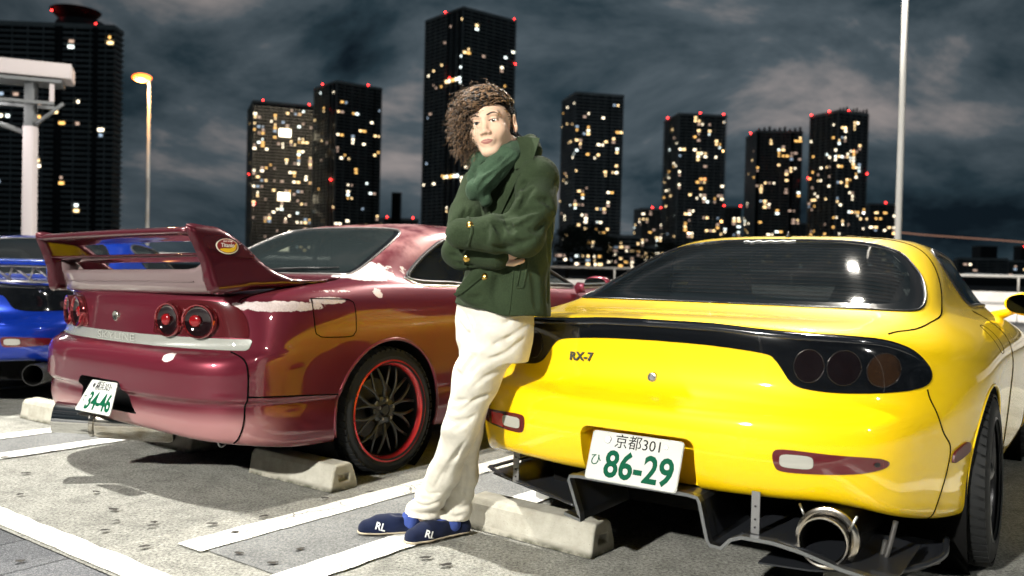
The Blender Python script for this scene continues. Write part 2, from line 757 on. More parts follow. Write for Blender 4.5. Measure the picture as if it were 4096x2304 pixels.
M_conc, M_asph, M_line = concrete(), asphalt(), line_paint()


def sheet(name, quads, z, m, kind='structure'):
    V, F = [], []
    for q in quads:
        i = len(V)
        V += [(x, y, z) for x, y, _ in q]
        F.append(tuple(range(i, i + len(q))))
    o = mk(name, V, F, m, smooth=False)
    if kind:
        tag(o, kind=kind)
    return o


def uvq(u0, u1, r0, r1):
    return [lot(u0, r0), lot(u0, r1), lot(u1, r1), lot(u1, r0)]


M_far = mat('far_ground', (0.05, 0.052, 0.055), 0.9)
sheet('ground', [[(-3000, -300, 0), (3000, -300, 0), (3000, 3000, 0), (-3000, 3000, 0)]], -0.012, M_far)
sheet('parking_floor', [uvq(1.515, 9.5, -40, 40)], 0.0, M_conc)
sheet('lane', [uvq(9.5, 24, -60, 60)], -0.004, M_asph)
sheet('lane', [uvq(-30, 1.03, -60, 60)], -0.004, M_asph)
# darker strip between the twin lines of each divider
cen = [-7.56, -5.05, -2.505, 0.04, 2.55]
for c_ in cen:
    sheet('divider_strip', [uvq(1.86, 6.6, c_ - 0.19, c_ + 0.19)], 0.004, M_asph)


def ragged_line(name, u0, u1, r0, r1, z=0.008, step=0.05, jit=0.004, parent=None):
    """painted line with slightly worn edges."""
    rnd = random.Random(int((u0 + r0 * 7) * 1000))
    n = max(2, int(abs(u1 - u0) / step))
    V, F = [], []
    for i in range(n + 1):
        u = u0 + (u1 - u0) * i / n
        V.append(lot(u, r0 + rnd.uniform(-jit, jit), z))
        V.append(lot(u, r1 + rnd.uniform(-jit, jit), z))
    for i in range(n):
        F.append((2 * i, 2 * i + 1, 2 * i + 3, 2 * i + 2))
    o = mk(name, V, F, M_line, smooth=False)
    return tag(o, kind='structure')


for c_ in cen:
    for s in (-1, 1):
        a, b_ = c_ + s * 0.262 - 0.072, c_ + s * 0.262 + 0.072
        ragged_line('line_marking', 1.83, 6.6, a, b_)


# worn edge line along the front of the bays
def edge_line():
    rnd = random.Random(5)
    V, F = [], []
    n = 240
    for i in range(n + 1):
        r = -12 + 22 * i / n
        V.append(lot(1.530 + rnd.uniform(-.003, .003), r, 0.004))
        V.append(lot(1.640 + rnd.uniform(-.008, .008), r, 0.004))
    for i in range(n):
        F.append((2 * i, 2 * i + 1, 2 * i + 3, 2 * i + 2))
    m = mat('worn_edge_paint', (0.62, 0.61, 0.55), 0.85)
    t, b = nodes(m)
    w = noise(t, 26, 6, 0.75)
    g = noise(t, 1.2, 3, 0.5)
    k = smooth01(t, math_node(t, 'ADD', w.outputs['Fac'], math_node(t, 'MULTIPLY', g.outputs['Fac'], 0.5)), 0.62, 0.76)
    t.links.new(mixc(t, k, (0.40, 0.385, 0.33), (0.74, 0.73, 0.66)), b.inputs['Base Color'])
    return tag(mk('line_marking', V, F, m, smooth=False), kind='structure')


edge_line()
# granite paving flags in front of the bays
pav = empty('paving', (0, 0, 0))
tag(pav, kind='structure')
M_flag = mat('dark_granite', (0.10, 0.105, 0.115), 0.8)
t_, b_ = nodes(M_flag)
_c = t_.nodes.new('ShaderNodeTexCoord')
_f = noise(t_, 170, 4, 0.85, vec=_c.outputs['Object'])
_r = ramp(t_, _f.outputs['Fac'], [(0.36, (0.03, 0.034, 0.04)), (0.5, (0.085, 0.09, 0.10)), (0.66, (0.24, 0.245, 0.25))])
_o = t_.nodes.new('ShaderNodeObjectInfo')
_m = t_.nodes.new('ShaderNodeMix'); _m.data_type = 'RGBA'; _m.blend_type = 'MULTIPLY'; _m.inputs['Factor'].default_value = 1
_rr = ramp(t_, _o.outputs['Random'], [(0.0, (0.75, 0.75, 0.75)), (1.0, (1.15, 1.15, 1.15))])
t_.links.new(_r.outputs['Color'], _m.inputs[6]); t_.links.new(_rr.outputs['Color'], _m.inputs[7])
t_.links.new(_m.outputs[2], b_.inputs['Base Color'])
bump(t_, b_, _f.outputs['Fac'], 0.5, 0.004)
bm = bmesh.new()
box_bm(bm, (-.155, -.155, -.03), (.155, .155, 0.002))
fl0 = bmobj('flagstone', bm, M_flag, pav, True, 0.004, 1)
fl_me = fl0.data
first = True
for i in range(-16, 6):
    for j in range(0, 2):
        u = 1.355 - .16 * 0 - j * .318
        r = -2.985 + .159 + i * .318
        f = fl0 if first else fl0.copy()
        if not first:
            link(f, pav)
        first = False
        f.location = Vector(lot(u, r, random.uniform(-.001, .001)))
        f.rotation_euler = (random.uniform(-.004, .004), random.uniform(-.004, .004), -LA)

# wheel stops
M_stop = mat('stop_concrete', (0.40, 0.385, 0.32), 0.88)
t_, b_ = nodes(M_stop)
_c = t_.nodes.new('ShaderNodeTexCoord')
_n1 = noise(t_, 9, 5, 0.65, vec=_c.outputs['Object'])
_n2 = noise(t_, 140, 3, 0.6, vec=_c.outputs['Object'])
_s = t_.nodes.new('ShaderNodeSeparateXYZ')
t_.links.new(_c.outputs['Object'], _s.inputs[0])
_dirt = math_node(t_, 'ADD', smooth01(t_, _s.outputs[2], 0.03, 0.0), 0.0)
_dirt = math_node(t_, 'MULTIPLY', _dirt, smooth01(t_, _n1.outputs['Fac'], 0.35, 0.6))
_a = ramp(t_, _n1.outputs['Fac'], [(0.3, (0.28, 0.265, 0.215)), (0.7, (0.46, 0.445, 0.38))])
_p = ramp(t_, _n2.outputs['Fac'], [(0.24, (0.25,) * 3), (0.33, (1.0,) * 3)])
_m = t_.nodes.new('ShaderNodeMix'); _m.data_type = 'RGBA'; _m.blend_type = 'MULTIPLY'; _m.inputs['Factor'].default_value = 1
t_.links.new(_a.outputs['Color'], _m.inputs[6]); t_.links.new(_p.outputs['Color'], _m.inputs[7])
t_.links.new(mixc(t_, _dirt, _m.outputs[2], (0.05, 0.05, 0.03)), b_.inputs['Base Color'])
bump(t_, b_, _n2.outputs['Fac'], 0.3, 0.004)


def wheel_stop_mesh():
    bm = bmesh.new()
    prof = [(-.085, 0), (-.078, .02), (-.066, .095), (-.050, .118), (.030, .122), (.052, .112), (.082, .035), (.088, 0)]
    L = .30
    secs = []
    for x, sc in ((-L, .97), (-L + .012, 1.0), (L - .012, 1.0), (L, .97)):
        secs.append([bm.verts.new((x, y * sc, z * sc)) for y, z in prof])
    n = len(prof)
    for i in range(3):
        for k in range(n - 1):
            bm.faces.new((secs[i][k], secs[i + 1][k], secs[i + 1][k + 1], secs[i][k + 1]))
    # ends with a recessed lifting pocket
    for sx, sec in ((1, secs[3]), (-1, secs[0])):
        x = sx * L
        hole = [bm.verts.new((x, y, z)) for y, z in ((-.030, .040), (.030, .040), (.030, .072), (-.030, .072))]
        inn = [bm.verts.new((x - sx * .03, y * .8, z)) for y, z in ((-.030, .044), (.030, .044), (.030, .068), (-.030, .068))]
        s0, s1, s2, s3, s4, s5, s6, s7 = sec
        h0, h1, h2, h3 = hole
        for f in ((s0, h0, h1, s7), (s7, h1, s6), (s6, h1, h2, s5), (s5, h2, s4), (s4, h2, h3, s3), (s3, h3, s2), (s2, h3, s1), (s1, h3, h0), (s1, h0, s0)):
            bm.faces.new(f)
        for i in range(4):
            bm.faces.new((hole[i], hole[(i + 1) % 4], inn[(i + 1) % 4], inn[i]))
        bm.faces.new(inn)
    bmesh.ops.recalc_face_normals(bm, faces=bm.faces)
    me = bpy.data.meshes.new('wheel_stop')
    bm.to_mesh(me)
    bm.free()
    me.materials.append(M_stop)
    return me


STOP_ME = wheel_stop_mesh()


def put_stop(x, y, ang, label):
    o = bpy.data.objects.new('wheel_stop', STOP_ME)
    o.location = (x, y, 0.004)
    o.rotation_euler = (0, 0, -ang)
    link(o)
    b_ = o.modifiers.new('bevel', 'BEVEL')
    b_.width = 0.007
    b_.segments = 2
    b_.limit_method = 'ANGLE'
    return tag(o, label, 'wheel stop', 'concrete wheel stops in the bays')


def stop_from_front(p, q, side, label, ang):
    """p: a front bottom corner, side: +1 if it is the right end."""
    c = Vector((math.cos(ang), -math.sin(ang), 0))
    f = Vector((math.sin(ang), math.cos(ang), 0))
    ctr = Vector((p[0], p[1], 0)) - c * .30 * side + f * .085
    return put_stop(ctr.x, ctr.y, ang, label)


stop_from_front((-.803, 3.928), None, 1, 'concrete wheel stop against the red-rimmed wheel of the red car', R(36.5))
stop_from_front((-1.716, 4.679), None, 1, 'concrete wheel stop half hidden beneath the silver exhaust of the red car', R(36.5))
stop_from_front((.304, 3.101), None, 1, 'shadowed concrete wheel stop beside the man\'s blue slippers', R(38.0))
stop_from_front((-3.18, 5.628), None, -1, 'concrete wheel stop left of the polished exhaust tip, below the blue car', R(34.5))
stop_from_front((.985, 2.70), None, -1, 'dark concrete wheel stop below the big exhaust of the yellow car', R(34.0))

# fallen leaves and old gum spots
M_leaf = mat('dark_leaf', (0.035, 0.032, 0.028), 0.9)
leafs = [(105, 1900), (80, 1986), (455, 2046), (616, 2099), (606, 2112), (577, 2196), (848, 2104), (465, 2092), (940, 2138), (955, 2222), (1090, 2262), (1200, 2205), (1056, 2073), (420, 2130), (80, 2255), (1480, 1975), (1300, 2000), (20, 1835), (385, 1975), (1700, 2240), (1780, 2270)]


def leaf(px, py, k):
    # the spot where this pixel's ray meets the ground
    x, y = (px - 2048) / 3480, (py - 1152) / 3480
    cr, sr = math.cos(R(1.4)), math.sin(R(1.4))
    x, y = x * cr + y * sr, -x * sr + y * cr
    cp, sp = math.cos(R(1.1)), math.sin(R(1.1))
    d = Vector((x, cp - y * sp, -sp - y * cp))
    t = -1.03 / d.z
    P = d * t
    rnd = random.Random(k)
    n = 12
    L, Wd = rnd.uniform(.014, .026), rnd.uniform(.009, .014)
    a0 = rnd.uniform(-.5, .9)
    V = []
    for i in range(n):
        a = 2 * math.pi * i / n
        r = 1 + rnd.uniform(-.15, .15)
        lx, ly = math.cos(a) * L * r, math.sin(a) * Wd * r
        V.append((P.x + lx * math.cos(a0) - ly * math.sin(a0), P.y + lx * math.sin(a0) + ly * math.cos(a0), 0.0095 + rnd.uniform(0, .003)))
    V.append((P.x, P.y, 0.014))
    F = [(i, (i + 1) % n, n) for i in range(n)]
    return merge([(V, F)])


V, F = merge([leaf(px, py, k) for k, (px, py) in enumerate(leafs)])
o = mk('leaf_litter', V, F, M_leaf)
tag(o, 'scattered dark leaves and gum spots on the pale concrete', 'leaf litter', kind='stuff')

# ================================================================ lamps, canopy, barrier
M_galv = mat('galvanised_white_post', (0.55, 0.54, 0.52), 0.55, 0.0)
M_lampglass = mat('luminaire_lens', (0.9, 0.9, 0.88), 0.3, emit=(1.0, 0.97, 0.9), estr=12.0)


def area_lamp(name, pos, target, power, sx, sy, col, parent=None, spread=170):
    ld = bpy.data.lights.new(name, 'AREA')
    ld.shape = 'RECTANGLE'
    ld.size, ld.size_y = sx, sy
    ld.energy = power
    ld.color = col
    ld.spread = R(spread)
    lo = bpy.data.objects.new(name, ld)
    d = (Vector(target) - Vector(pos)).normalized()
    q = d.to_track_quat('-Z', 'Y')
    if parent is not None:
        link(lo, parent)
        lo.location = Vector(pos) - parent.location
    else:
        link(lo)
        lo.location = pos
    lo.rotation_mode = 'QUATERNION'
    lo.rotation_quaternion = q
    return lo


def flood_mast(base, head, target, power, label, col=(1, 0.97, 0.9), size=(0.6, 0.35), r0=.10, r1=.07):
    root = empty('light_mast', base)
    tag(root, label, 'lamp post')
    h = head[2]
    tube('mast', [(0, 0, 0), (0, 0, h * .5), (0, 0, h + .25)], [r0, (r0 + r1) / 2, r1], M_galv, root, n=20)
    lathe('base_flange', [(r0 + .12, 0), (r0 + .12, .03), (r0 + .01, .05), (r0, .25)], M_galv, root, 20, 2)
    rel = Vector(head) - Vector(base)
    tube('arm', [(0, 0, h + .12), (rel.x * .5, rel.y * .5, h + .2), (rel.x, rel.y, h + .12)], .035, M_galv, root, n=10)
    d = (Vector(target) - Vector(head)).normalized()
    q = d.to_track_quat('-Z', 'Y').to_matrix().to_4x4()
    bm = bmesh.new()
    w, l = size
    Mx = Matrix.Translation(rel) @ q
    box_bm(bm, (-w / 2 - .05, -l / 2 - .05, .02), (w / 2 + .05, l / 2 + .05, .16), Mx)
    bmobj('luminaire', bm, M_black, root, False)
    area_lamp('flood_lamp', head, target, power, w, l, col, root)
    return root


flood_mast((-10.2, -9.6, 0), tuple(KEY_POS), (0, 3.4, .6), KEY_POWER, 'tall floodlight mast behind the photographer, on the left')
flood_mast((-8.6, 6.4, 0), tuple(OVER_POS), (-.4, 3.6, 0), OVER_POWER, 'floodlight mast outside the left edge with a long arm', (1, 0.96, 0.88), size=(.45, .3))
flood_mast((10.2, -7.0, 0), tuple(SIDE_POS), (.8, 3.4, .5), SIDE_POWER, 'floodlight mast behind the photographer, on the right')
flood_mast((6.62, 15.0, 0), tuple(BACK_POS), (3.0, 15, 0), BACK_POWER, 'plain white light mast rising beyond the roof of the yellow car', (1, 0.93, 0.82), r0=.055, r1=.048)
# sodium street lamp
sl = empty('street_lamp', (-11.35, 27.0, 0))
tag(sl, 'slender street lamp with a glowing orange head above the red car\'s wing', 'street lamp')
tube('post', [(0, 0, 0), (0, 0, 3.5), (0, 0, 6.75)], [.06, .05, .042], M_galv, sl, n=14)
bm = bmesh.new()
bmesh.ops.create_uvsphere(bm, u_segments=20, v_segments=12, radius=1)
for v in bm.verts:
    v.co = Vector((v.co.x * .24 - .18, v.co.y * .12, v.co.z * .075 + 6.80 + .03 * (-v.co.x)))
bmobj('lamp_housing', bm, M_galv, sl, True)
bm = bmesh.new()
bmesh.ops.create_uvsphere(bm, u_segments=20, v_segments=12, radius=1)
for v in bm.verts:
    v.co = Vector((v.co.x * .30 - .24, v.co.y * .2, v.co.z * .13 + 6.73))
bmobj('lamp_lens', bm, mat('sodium_lens', (1, 0.6, 0.2), 0.4, emit=(1.0, 0.13, 0.006), estr=6.0), sl, True)
ld = bpy.data.lights.new('sodium_lamp', 'POINT')
ld.energy = 900
ld.color = (1.0, 0.5, 0.16)
ld.shadow_soft_size = .15
lo = bpy.data.objects.new('sodium_lamp', ld)
link(lo, sl)
lo.location = (-.25, -.1, 6.62)

# canopy structure at the left
cn = empty('canopy', (-9.45, 17.0, 0))
tag(cn, 'white steel canopy with a deep fascia on a square pillar at the left', 'canopy')
M_cw = mat('canopy_white', (0.55, 0.50, 0.51), 0.7)
M_cg = mat('canopy_steel_grey', (0.16, 0.17, 0.18), 0.6)
box('pillar', (-.10, -.10, 0), (.10, .10, 3.62), M_cw, cn, .01)
box('pillar_head', (-.09, -.09, 3.62), (.09, .09, 4.5), M_cg, cn, .01)
bm = bmesh.new()
Mx = Matrix.Rotation(R(22), 4, 'Z')
box_bm(bm, (-6.0, -.30, 4.56), (.72, .5, 4.85), Mx)
bmobj('fascia', bm, M_cw, cn, True, .02)
bm = bmesh.new()
box_bm(bm, (-5.5, -.25, 4.47), (.55, .45, 4.53), Mx)
bmobj('soffit', bm, M_cg, cn)
for y in (-.2, .35):
    bm = bmesh.new()
    box_bm(bm, (-5.5, y - .04, 4.04), (.42, y + .04, 4.10), Mx)
    bmobj('chord', bm, M_cg, cn)
for k in range(7):
    bm = bmesh.new()
    x = .38 - k * .95
    box_bm(bm, (x - .04, -.24, 4.10), (x + .04, -.16, 4.44), Mx)
    bmobj('strut', bm, M_cw if k == 0 else M_cg, cn)
area_lamp('soffit_lamp', (-11.0, 16.6, 4.40), (-11.0, 16.6, 0), 130, 1.6, .4, (1, 0.93, 0.9), cn)
tube('brace', [(-.1, 0, 3.5), (-1.6, -.2, 3.98)], .05, M_cg, cn, n=8)
tube('brace', [(.05, 0, 3.62), (.75, -.25, 4.03)], .035, M_cg, cn, n=8)

# white barriers round the car park
M_bar = mat('white_barrier', (0.80, 0.79, 0.77), 0.5)
t_, b_ = nodes(M_bar)
_n = noise(t_, 2.5, 4, 0.6)
_r = ramp(t_, _n.outputs['Fac'], [(0.3, (0.66, 0.64, 0.62)), (0.7, (0.86, 0.85, 0.83))])
t_.links.new(_r.outputs['Color'], b_.inputs['Base Color'])


def barrier(a, b, h, label):
    a, b = Vector(a), Vector(b)
    root = empty('barrier', a)
    tag(root, label, 'barrier')
    d = b - a
    L = d.length
    ang = math.atan2(d.y, d.x)
    root.rotation_euler = (0, 0, ang)
    seg = 3.0
    n = int(L / seg)
    for i in range(n):
        prism('panel', [(-.20, 0), (-.20, h * .12), (-.09, h * .32), (-.07, h * .96), (-.05, h), (.05, h), (.07, h * .96), (.09, h * .32), (.20, h * .12), (.20, 0)], 0, i * seg + .01, i * seg + seg - .01, M_bar, root, .012, 1)
    box('rail', (0, -.05, h * .58), (n * seg, -.105, h * .66), mat('rail_grey', (0.35, 0.34, 0.34), 0.5, 0.3), root)
    tube('hand_rail', [(0, 0, h + .42), (n * seg, 0, h + .42)], .04, M_galv, root, n=8)
    for i in range(n + 1):
        tube('rail_post', [(i * seg, 0, h - .02), (i * seg, 0, h + .42)], .03, M_galv, root, n=6)
    return root


barrier((1.0, 31.5, 0), (26.0, 15.0, 0), .80, 'long white road barrier beyond the two cars on the right')
barrier((-24.0, 15.2, 0), (-2.5, 21.5, 0), .80, 'white road barrier showing behind the wing of the blue car')
# ================================================================ car building blocks
def paint(name, col, metal=0.0, rough=0.35, flake=0.0, dust=0.0):
    m = mat(name, col, rough, metal, 1.0, coat_rough=0.035, ior=1.5, spec=0.15)
    t, b = nodes(m)
    n = noise(t, 55, 5, 0.6)
    n2 = noise(t, 3.5, 4, 0.6)
    r = ramp(t, n2.outputs['Fac'], [(0.3, (0.02,) * 3), (0.75, (0.02 + dust * .4,) * 3)])
    rr = math_node(t, 'MULTIPLY_ADD', n.outputs['Fac'], 0.02)
    rr.node.inputs[2].default_value = 0.0
    add = math_node(t, 'ADD', r.outputs['Color'], rr)
    t.links.new(add, b.inputs['Coat Roughness'])
    # faint orange peel
    n3 = noise(t, 160, 2, 0.5)
    bn = t.nodes.new('ShaderNodeBump')
    bn.inputs['Strength'].default_value = 0.02
    bn.inputs['Distance'].default_value = 0.002
    t.links.new(n3.outputs['Fac'], bn.inputs['Height'])
    t.links.new(bn.outputs['Normal'], b.inputs['Coat Normal'])
    return m


M_smoke = mat('smoked_lens', (0.0035, 0.004, 0.005), 0.10, 0, 1.0, coat_rough=0.02)
M_frit = mat('black_glass_border', (0.006, 0.007, 0.008), 0.10, 0, 0.0, spec=0.35)
M_redlens = mat('red_lens', (0.085, 0.004, 0.008), 0.15, 0, 1.0)
M_redlens_b = mat('bright_red_lens', (0.62, 0.012, 0.015), 0.2, 0, 1.0)
M_clear = mat('clear_lens', (0.36, 0.36, 0.32), 0.18, 0, 1.0)
M_amber = mat('amber_lens', (0.020, 0.010, 0.005), 0.15, 0, 1.0)
M_tyre = mat('tyre_rubber', (0.011, 0.012, 0.0125), 0.7, spec=0.3)
t_, b_ = nodes(M_tyre)
_n = noise(t_, 90, 3)
bump(t_, b_, _n.outputs['Fac'], 0.15, 0.003)
M_gun = mat('gunmetal_wheel', (0.06, 0.062, 0.062), 0.35, 0.8)
M_redlip = mat('red_rim_lip', (0.50, 0.025, 0.03), 0.25, 0.35, 0.6)
M_seat = mat('seat_cloth', (0.012, 0.012, 0.013), 0.9)
M_plate_w = mat('number_plate_white', (0.52, 0.53, 0.50), 0.6, spec=0.2)
M_plate_g = mat('number_plate_green', (0.0, 0.07, 0.032), 0.6, spec=0.1)
M_plate_d = mat('number_plate_dark_ink', (0.010, 0.011, 0.011), 0.6, spec=0.1)


def glass(name, col=(0.02, 0.024, 0.026), dens=0.75):
    """tinted car glass: part clear, part dark, with a glossy face."""
    if name in MATS:
        return MATS[name]
    m = bpy.data.materials.new(name)
    m.use_nodes = True
    t = m.node_tree
    b = t.nodes['Principled BSDF']
    b.inputs['Base Color'].default_value = (*col, 1)
    b.inputs['Roughness'].default_value = 0.03
    b.inputs['Specular IOR Level'].default_value = 0.4
    tr = t.nodes.new('ShaderNodeBsdfTransparent')
    tr.inputs['Color'].default_value = (0.62, 0.68, 0.68, 1)
    mx = t.nodes.new('ShaderNodeMixShader')
    mx.inputs['Fac'].default_value = dens
    out = t.nodes['Material Output']
    t.links.new(tr.outputs[0], mx.inputs[1])
    t.links.new(b.outputs[0], mx.inputs[2])
    t.links.new(mx.outputs[0], out.inputs['Surface'])
    MATS[name] = m
    return m


def car_net(rows):
    return np.array(rows, float)


def make_wheel(parent, cx, cy, cz, side, Rt, width, Rr, style, spoke_m, lip_m, camber=0.0):
    """wheel > tyre, rim (> spoke...), hub. side=+1: outer face towards +x."""
    w = bpy.data.objects.new('wheel', None)
    link(w, parent)
    w.location = (cx, cy, cz)
    w.rotation_euler = (0, -side * camber, 0 if side > 0 else math.pi)
    # local frame: outer face +x
    h = width
    prof = [(Rr - 0.012, -h), (Rr + 0.01, -h - 0.004), (Rt - 0.03, -h), (Rt - 0.008, -h * 0.93), (Rt, -h * 0.82), (Rt, -h * 0.18), (Rt - 0.006, -h * 0.09),
            (Rt - 0.025, -0.004), (Rt - 0.05, 0.004), (Rr + 0.022, 0.006), (Rr + 0.008, 0.0), (Rr - 0.012, -0.006)]
    ty = lathe('tyre', prof, M_tyre, w, 72, 0)
    # tread grooves: ribs standing on the tread
    geos = []
    nb = 54
    for k in range(nb):
        a = 2 * math.pi * k / nb
        for (x0, x1, sk) in ((-0.05 * 1, -0.004, 0.05), (-h * 0.48, -0.062, -0.04), (-h * 0.95, -h * 0.53, 0.05)):
            V = []
            for xx, da in ((x0, 0.0), (x1, sk)):
                for db in (0.012, 0.095):
                    an = a + da + db
                    for rr in (Rt - 0.003 - (0.014 if xx > -0.01 else 0), Rt + 0.004 - (0.012 if xx > -0.01 else 0)):
                        V.append((xx, math.cos(an) * rr, math.sin(an) * rr))
            # order: (x,da)(db)(r)
            f = [(0, 1, 3, 2), (4, 6, 7, 5), (0, 4, 5, 1), (2, 3, 7, 6), (1, 5, 7, 3)]
            geos.append((V, f))
    V, F = merge(geos)
    tr = mk('tread', V, F, M_tyre, ty, smooth=False)
    tr['kind'] = 'stuff'
    # rim barrel and lip
    rim = lathe('rim', [(Rr - 0.004, 0.004), (Rr + 0.004, 0.001), (Rr + 0.002, -0.008), (Rr - 0.012, -0.016), (Rr - 0.022, -0.03), (Rr - 0.028, -0.05), (Rr - 0.035, -h * 0.9)], lip_m, w, 72, 0)
    lathe('barrel', [(Rr - 0.024, -0.034), (Rr - 0.030, -0.05), (Rr - 0.036, -h * 0.9), (0.05, -h * 0.92)], mat('barrel_black', (0.015, 0.015, 0.016), 0.45, 0.5), w, 64, 0)
    # brake disc
    lathe('brake_disc', [(0.06, -0.125), (0.155, -0.125), (0.155, -0.145), (0.06, -0.145)], mat('brake_iron', (0.06, 0.06, 0.06), 0.4, 0.8), w, 48, 0)
    Rs = Rr - 0.026
    if style == 'mesh':
        hub = lathe('hub', [(0.0, -0.038), (0.022, -0.038), (0.026, -0.043), (0.03, -0.052), (0.034, -0.052), (0.036, -0.045), (0.060, -0.045), (0.072, -0.052), (0.075, -0.075)], spoke_m, w, 40, 0)
        ns = 10
        for k in range(ns):
            a0 = 2 * math.pi * (k + 0.5) / ns
            geos = []
            for s in (-1, 1):
                P, rads = [], []
                for q in range(9):
                    f = q / 8
                    r = 0.062 + (Rs - 0.062) * f
                    sp = max(0.0, (f - 0.30) / 0.70) ** 0.9 * 0.20 * s + 0.02 * s * min(1, f / .3)
                    an = a0 + sp
                    x = -0.052 + 0.012 * math.sin(f * math.pi * 0.9) - 0.008 * f
                    P.append((x, math.cos(an) * r, math.sin(an) * r))
                    rads.append(0.0105 - 0.0035 * f)
                geos.append(tube_geo(P, rads, 6))
            V, F = merge(geos)
            mk('spoke', V, F, spoke_m, w)
        for k in range(5):
            a = 2 * math.pi * k / 5 + 0.3
            lathe('lug_nut', [(0.0, -0.028), (0.0075, -0.028), (0.0095, -0.031), (0.0095, -0.05)], M_steel, w, 6, 0, (0, math.cos(a) * 0.050, math.sin(a) * 0.050))
    else:
        lathe('hub', [(0.0, -0.03), (0.03, -0.03), (0.036, -0.036), (0.06, -0.040), (0.07, -0.06)], spoke_m, w, 32, 0)
        ns = 5
        for k in range(ns):
            a0 = 2 * math.pi * k / ns
            V, F = [], []
            prof = []
            m_ = 9
            for q in range(m_):
                f = q / (m_ - 1)
                r = 0.05 + (Rs - 0.045) * f
                wd = 0.036 - 0.012 * math.sin(f * math.pi) + 0.014 * f * f
                x = -0.034 + 0.016 * math.sin(f * math.pi) - 0.004 * f
                for (d_, e_) in ((-wd, -0.012), (-wd * 0.8, 0.0), (0, 0.006), (wd * 0.8, 0.0), (wd, -0.012), (wd * .8, -0.03), (-wd * .8, -0.03)):
                    ca, sa = math.cos(a0), math.sin(a0)
                    V.append((x + e_, ca * r - sa * d_, sa * r + ca * d_))
            for q in range(m_ - 1):
                for e_ in range(7):
                    a, b = q * 7 + e_, q * 7 + (e_ + 1) % 7
                    F.append((a, b, b + 7, a + 7))
            mk('spoke', V, F, spoke_m, w)
    return w


def number_plate(parent, M, top, big, hira, warp=None, group=None):
    """Japanese number plate: green on white, two rows."""
    p = bpy.data.objects.new('number_plate', None)
    link(p, parent)
    w, h = 0.165, 0.0825
    # base with a raised rim
    bm = bmesh.new()
    pts = []
    r = 0.012
    for cx, cy, a0 in ((w - r, h - r, 0), (-w + r, h - r, 90), (-w + r, -h + r, 180), (w - r, -h + r, 270)):
        for k in range(5):
            a = R(a0 + 90 * k / 4)
            pts.append((cx + r * math.cos(a), cy + r * math.sin(a)))
    prism_bm(bm, pts, 2, -0.0015, 0.0015)
    base = bmobj('plate', bm, M_plate_w, p)
    obs = [base]
    rim = [(x * 0.985, y * 0.97, 0.002) for x, y in pts]
    obs.append(tube('plate_rim', rim + [rim[0]], 0.0018, M_plate_w, p, n=5))
    Tz = Matrix.Translation
    obs.append(text_mesh('plate_text', top, 0.050, M_plate_d, p, Tz((0.008, 0.052, 0.0020)), 0.0006, 0.0, 1.0))
    obs.append(text_mesh('plate_text', hira, 0.044, M_plate_g, p, Tz((-0.136, -0.018, 0.0020)), 0.0006, 0.0))
    obs.append(text_mesh('plate_digits', big, 0.124, M_plate_g, p, Tz((0.022, -0.028, 0.0020)), 0.0006, 0.0030, 0.86))
    for sx in (-1, 1):
        obs.append(lathe('bolt', [(0, 0.004), (0.006 if sx > 0 else 0.012, 0.004), (0.008 if sx > 0 else 0.014, 0.001)], M_steel, p, 12, 2, (sx * 0.105, 0.056, 0)))
    for o in obs:
        me = o.data
        if warp is not None:
            co = np.empty(len(me.vertices) * 3)
            me.vertices.foreach_get('co', co)
            co = co.reshape(-1, 3)
            me.vertices.foreach_set('co', warp(co).ravel())
            me.update()
        else:
            me.transform(M)
    return p


def oval(cx, cy, rx, ry, n=32, p=2.0):
    out = []
    for k in range(n):
        a = 2 * math.pi * k / n
        c, s = math.cos(a), math.sin(a)
        out.append((cx + rx * math.copysign(abs(c) ** (2 / p), c), cy + ry * math.copysign(abs(s) ** (2 / p), s)))
    return out


def seat(parent, x, y, z0=0.28, m=None):
    s = bpy.data.objects.new('seat', None)
    link(s, parent)
    m = m or M_seat
    pts = [(-0.25, 0.0), (-0.27, 0.3), (-0.25, 0.55), (-0.16, 0.66), (-0.12, 0.84), (0.12, 0.84), (0.16, 0.66), (0.25, 0.55), (0.27, 0.3), (0.25, 0.0)]
    bm = bmesh.new()
    Mx = Matrix.Translation((x, y, z0)) @ Matrix.Rotation(R(20), 4, 'X')
    prism_bm(bm, pts, 1, 0, 0.11, Mx)
    bmobj('backrest', bm, m, s, True, 0.03)
    bm = bmesh.new()
    box_bm(bm, (x - 0.25, y + 0.1, z0 - 0.08), (x + 0.25, y + 0.58, z0 + 0.08))
    bmobj('cushion', bm, m, s, True, 0.03)
    return s
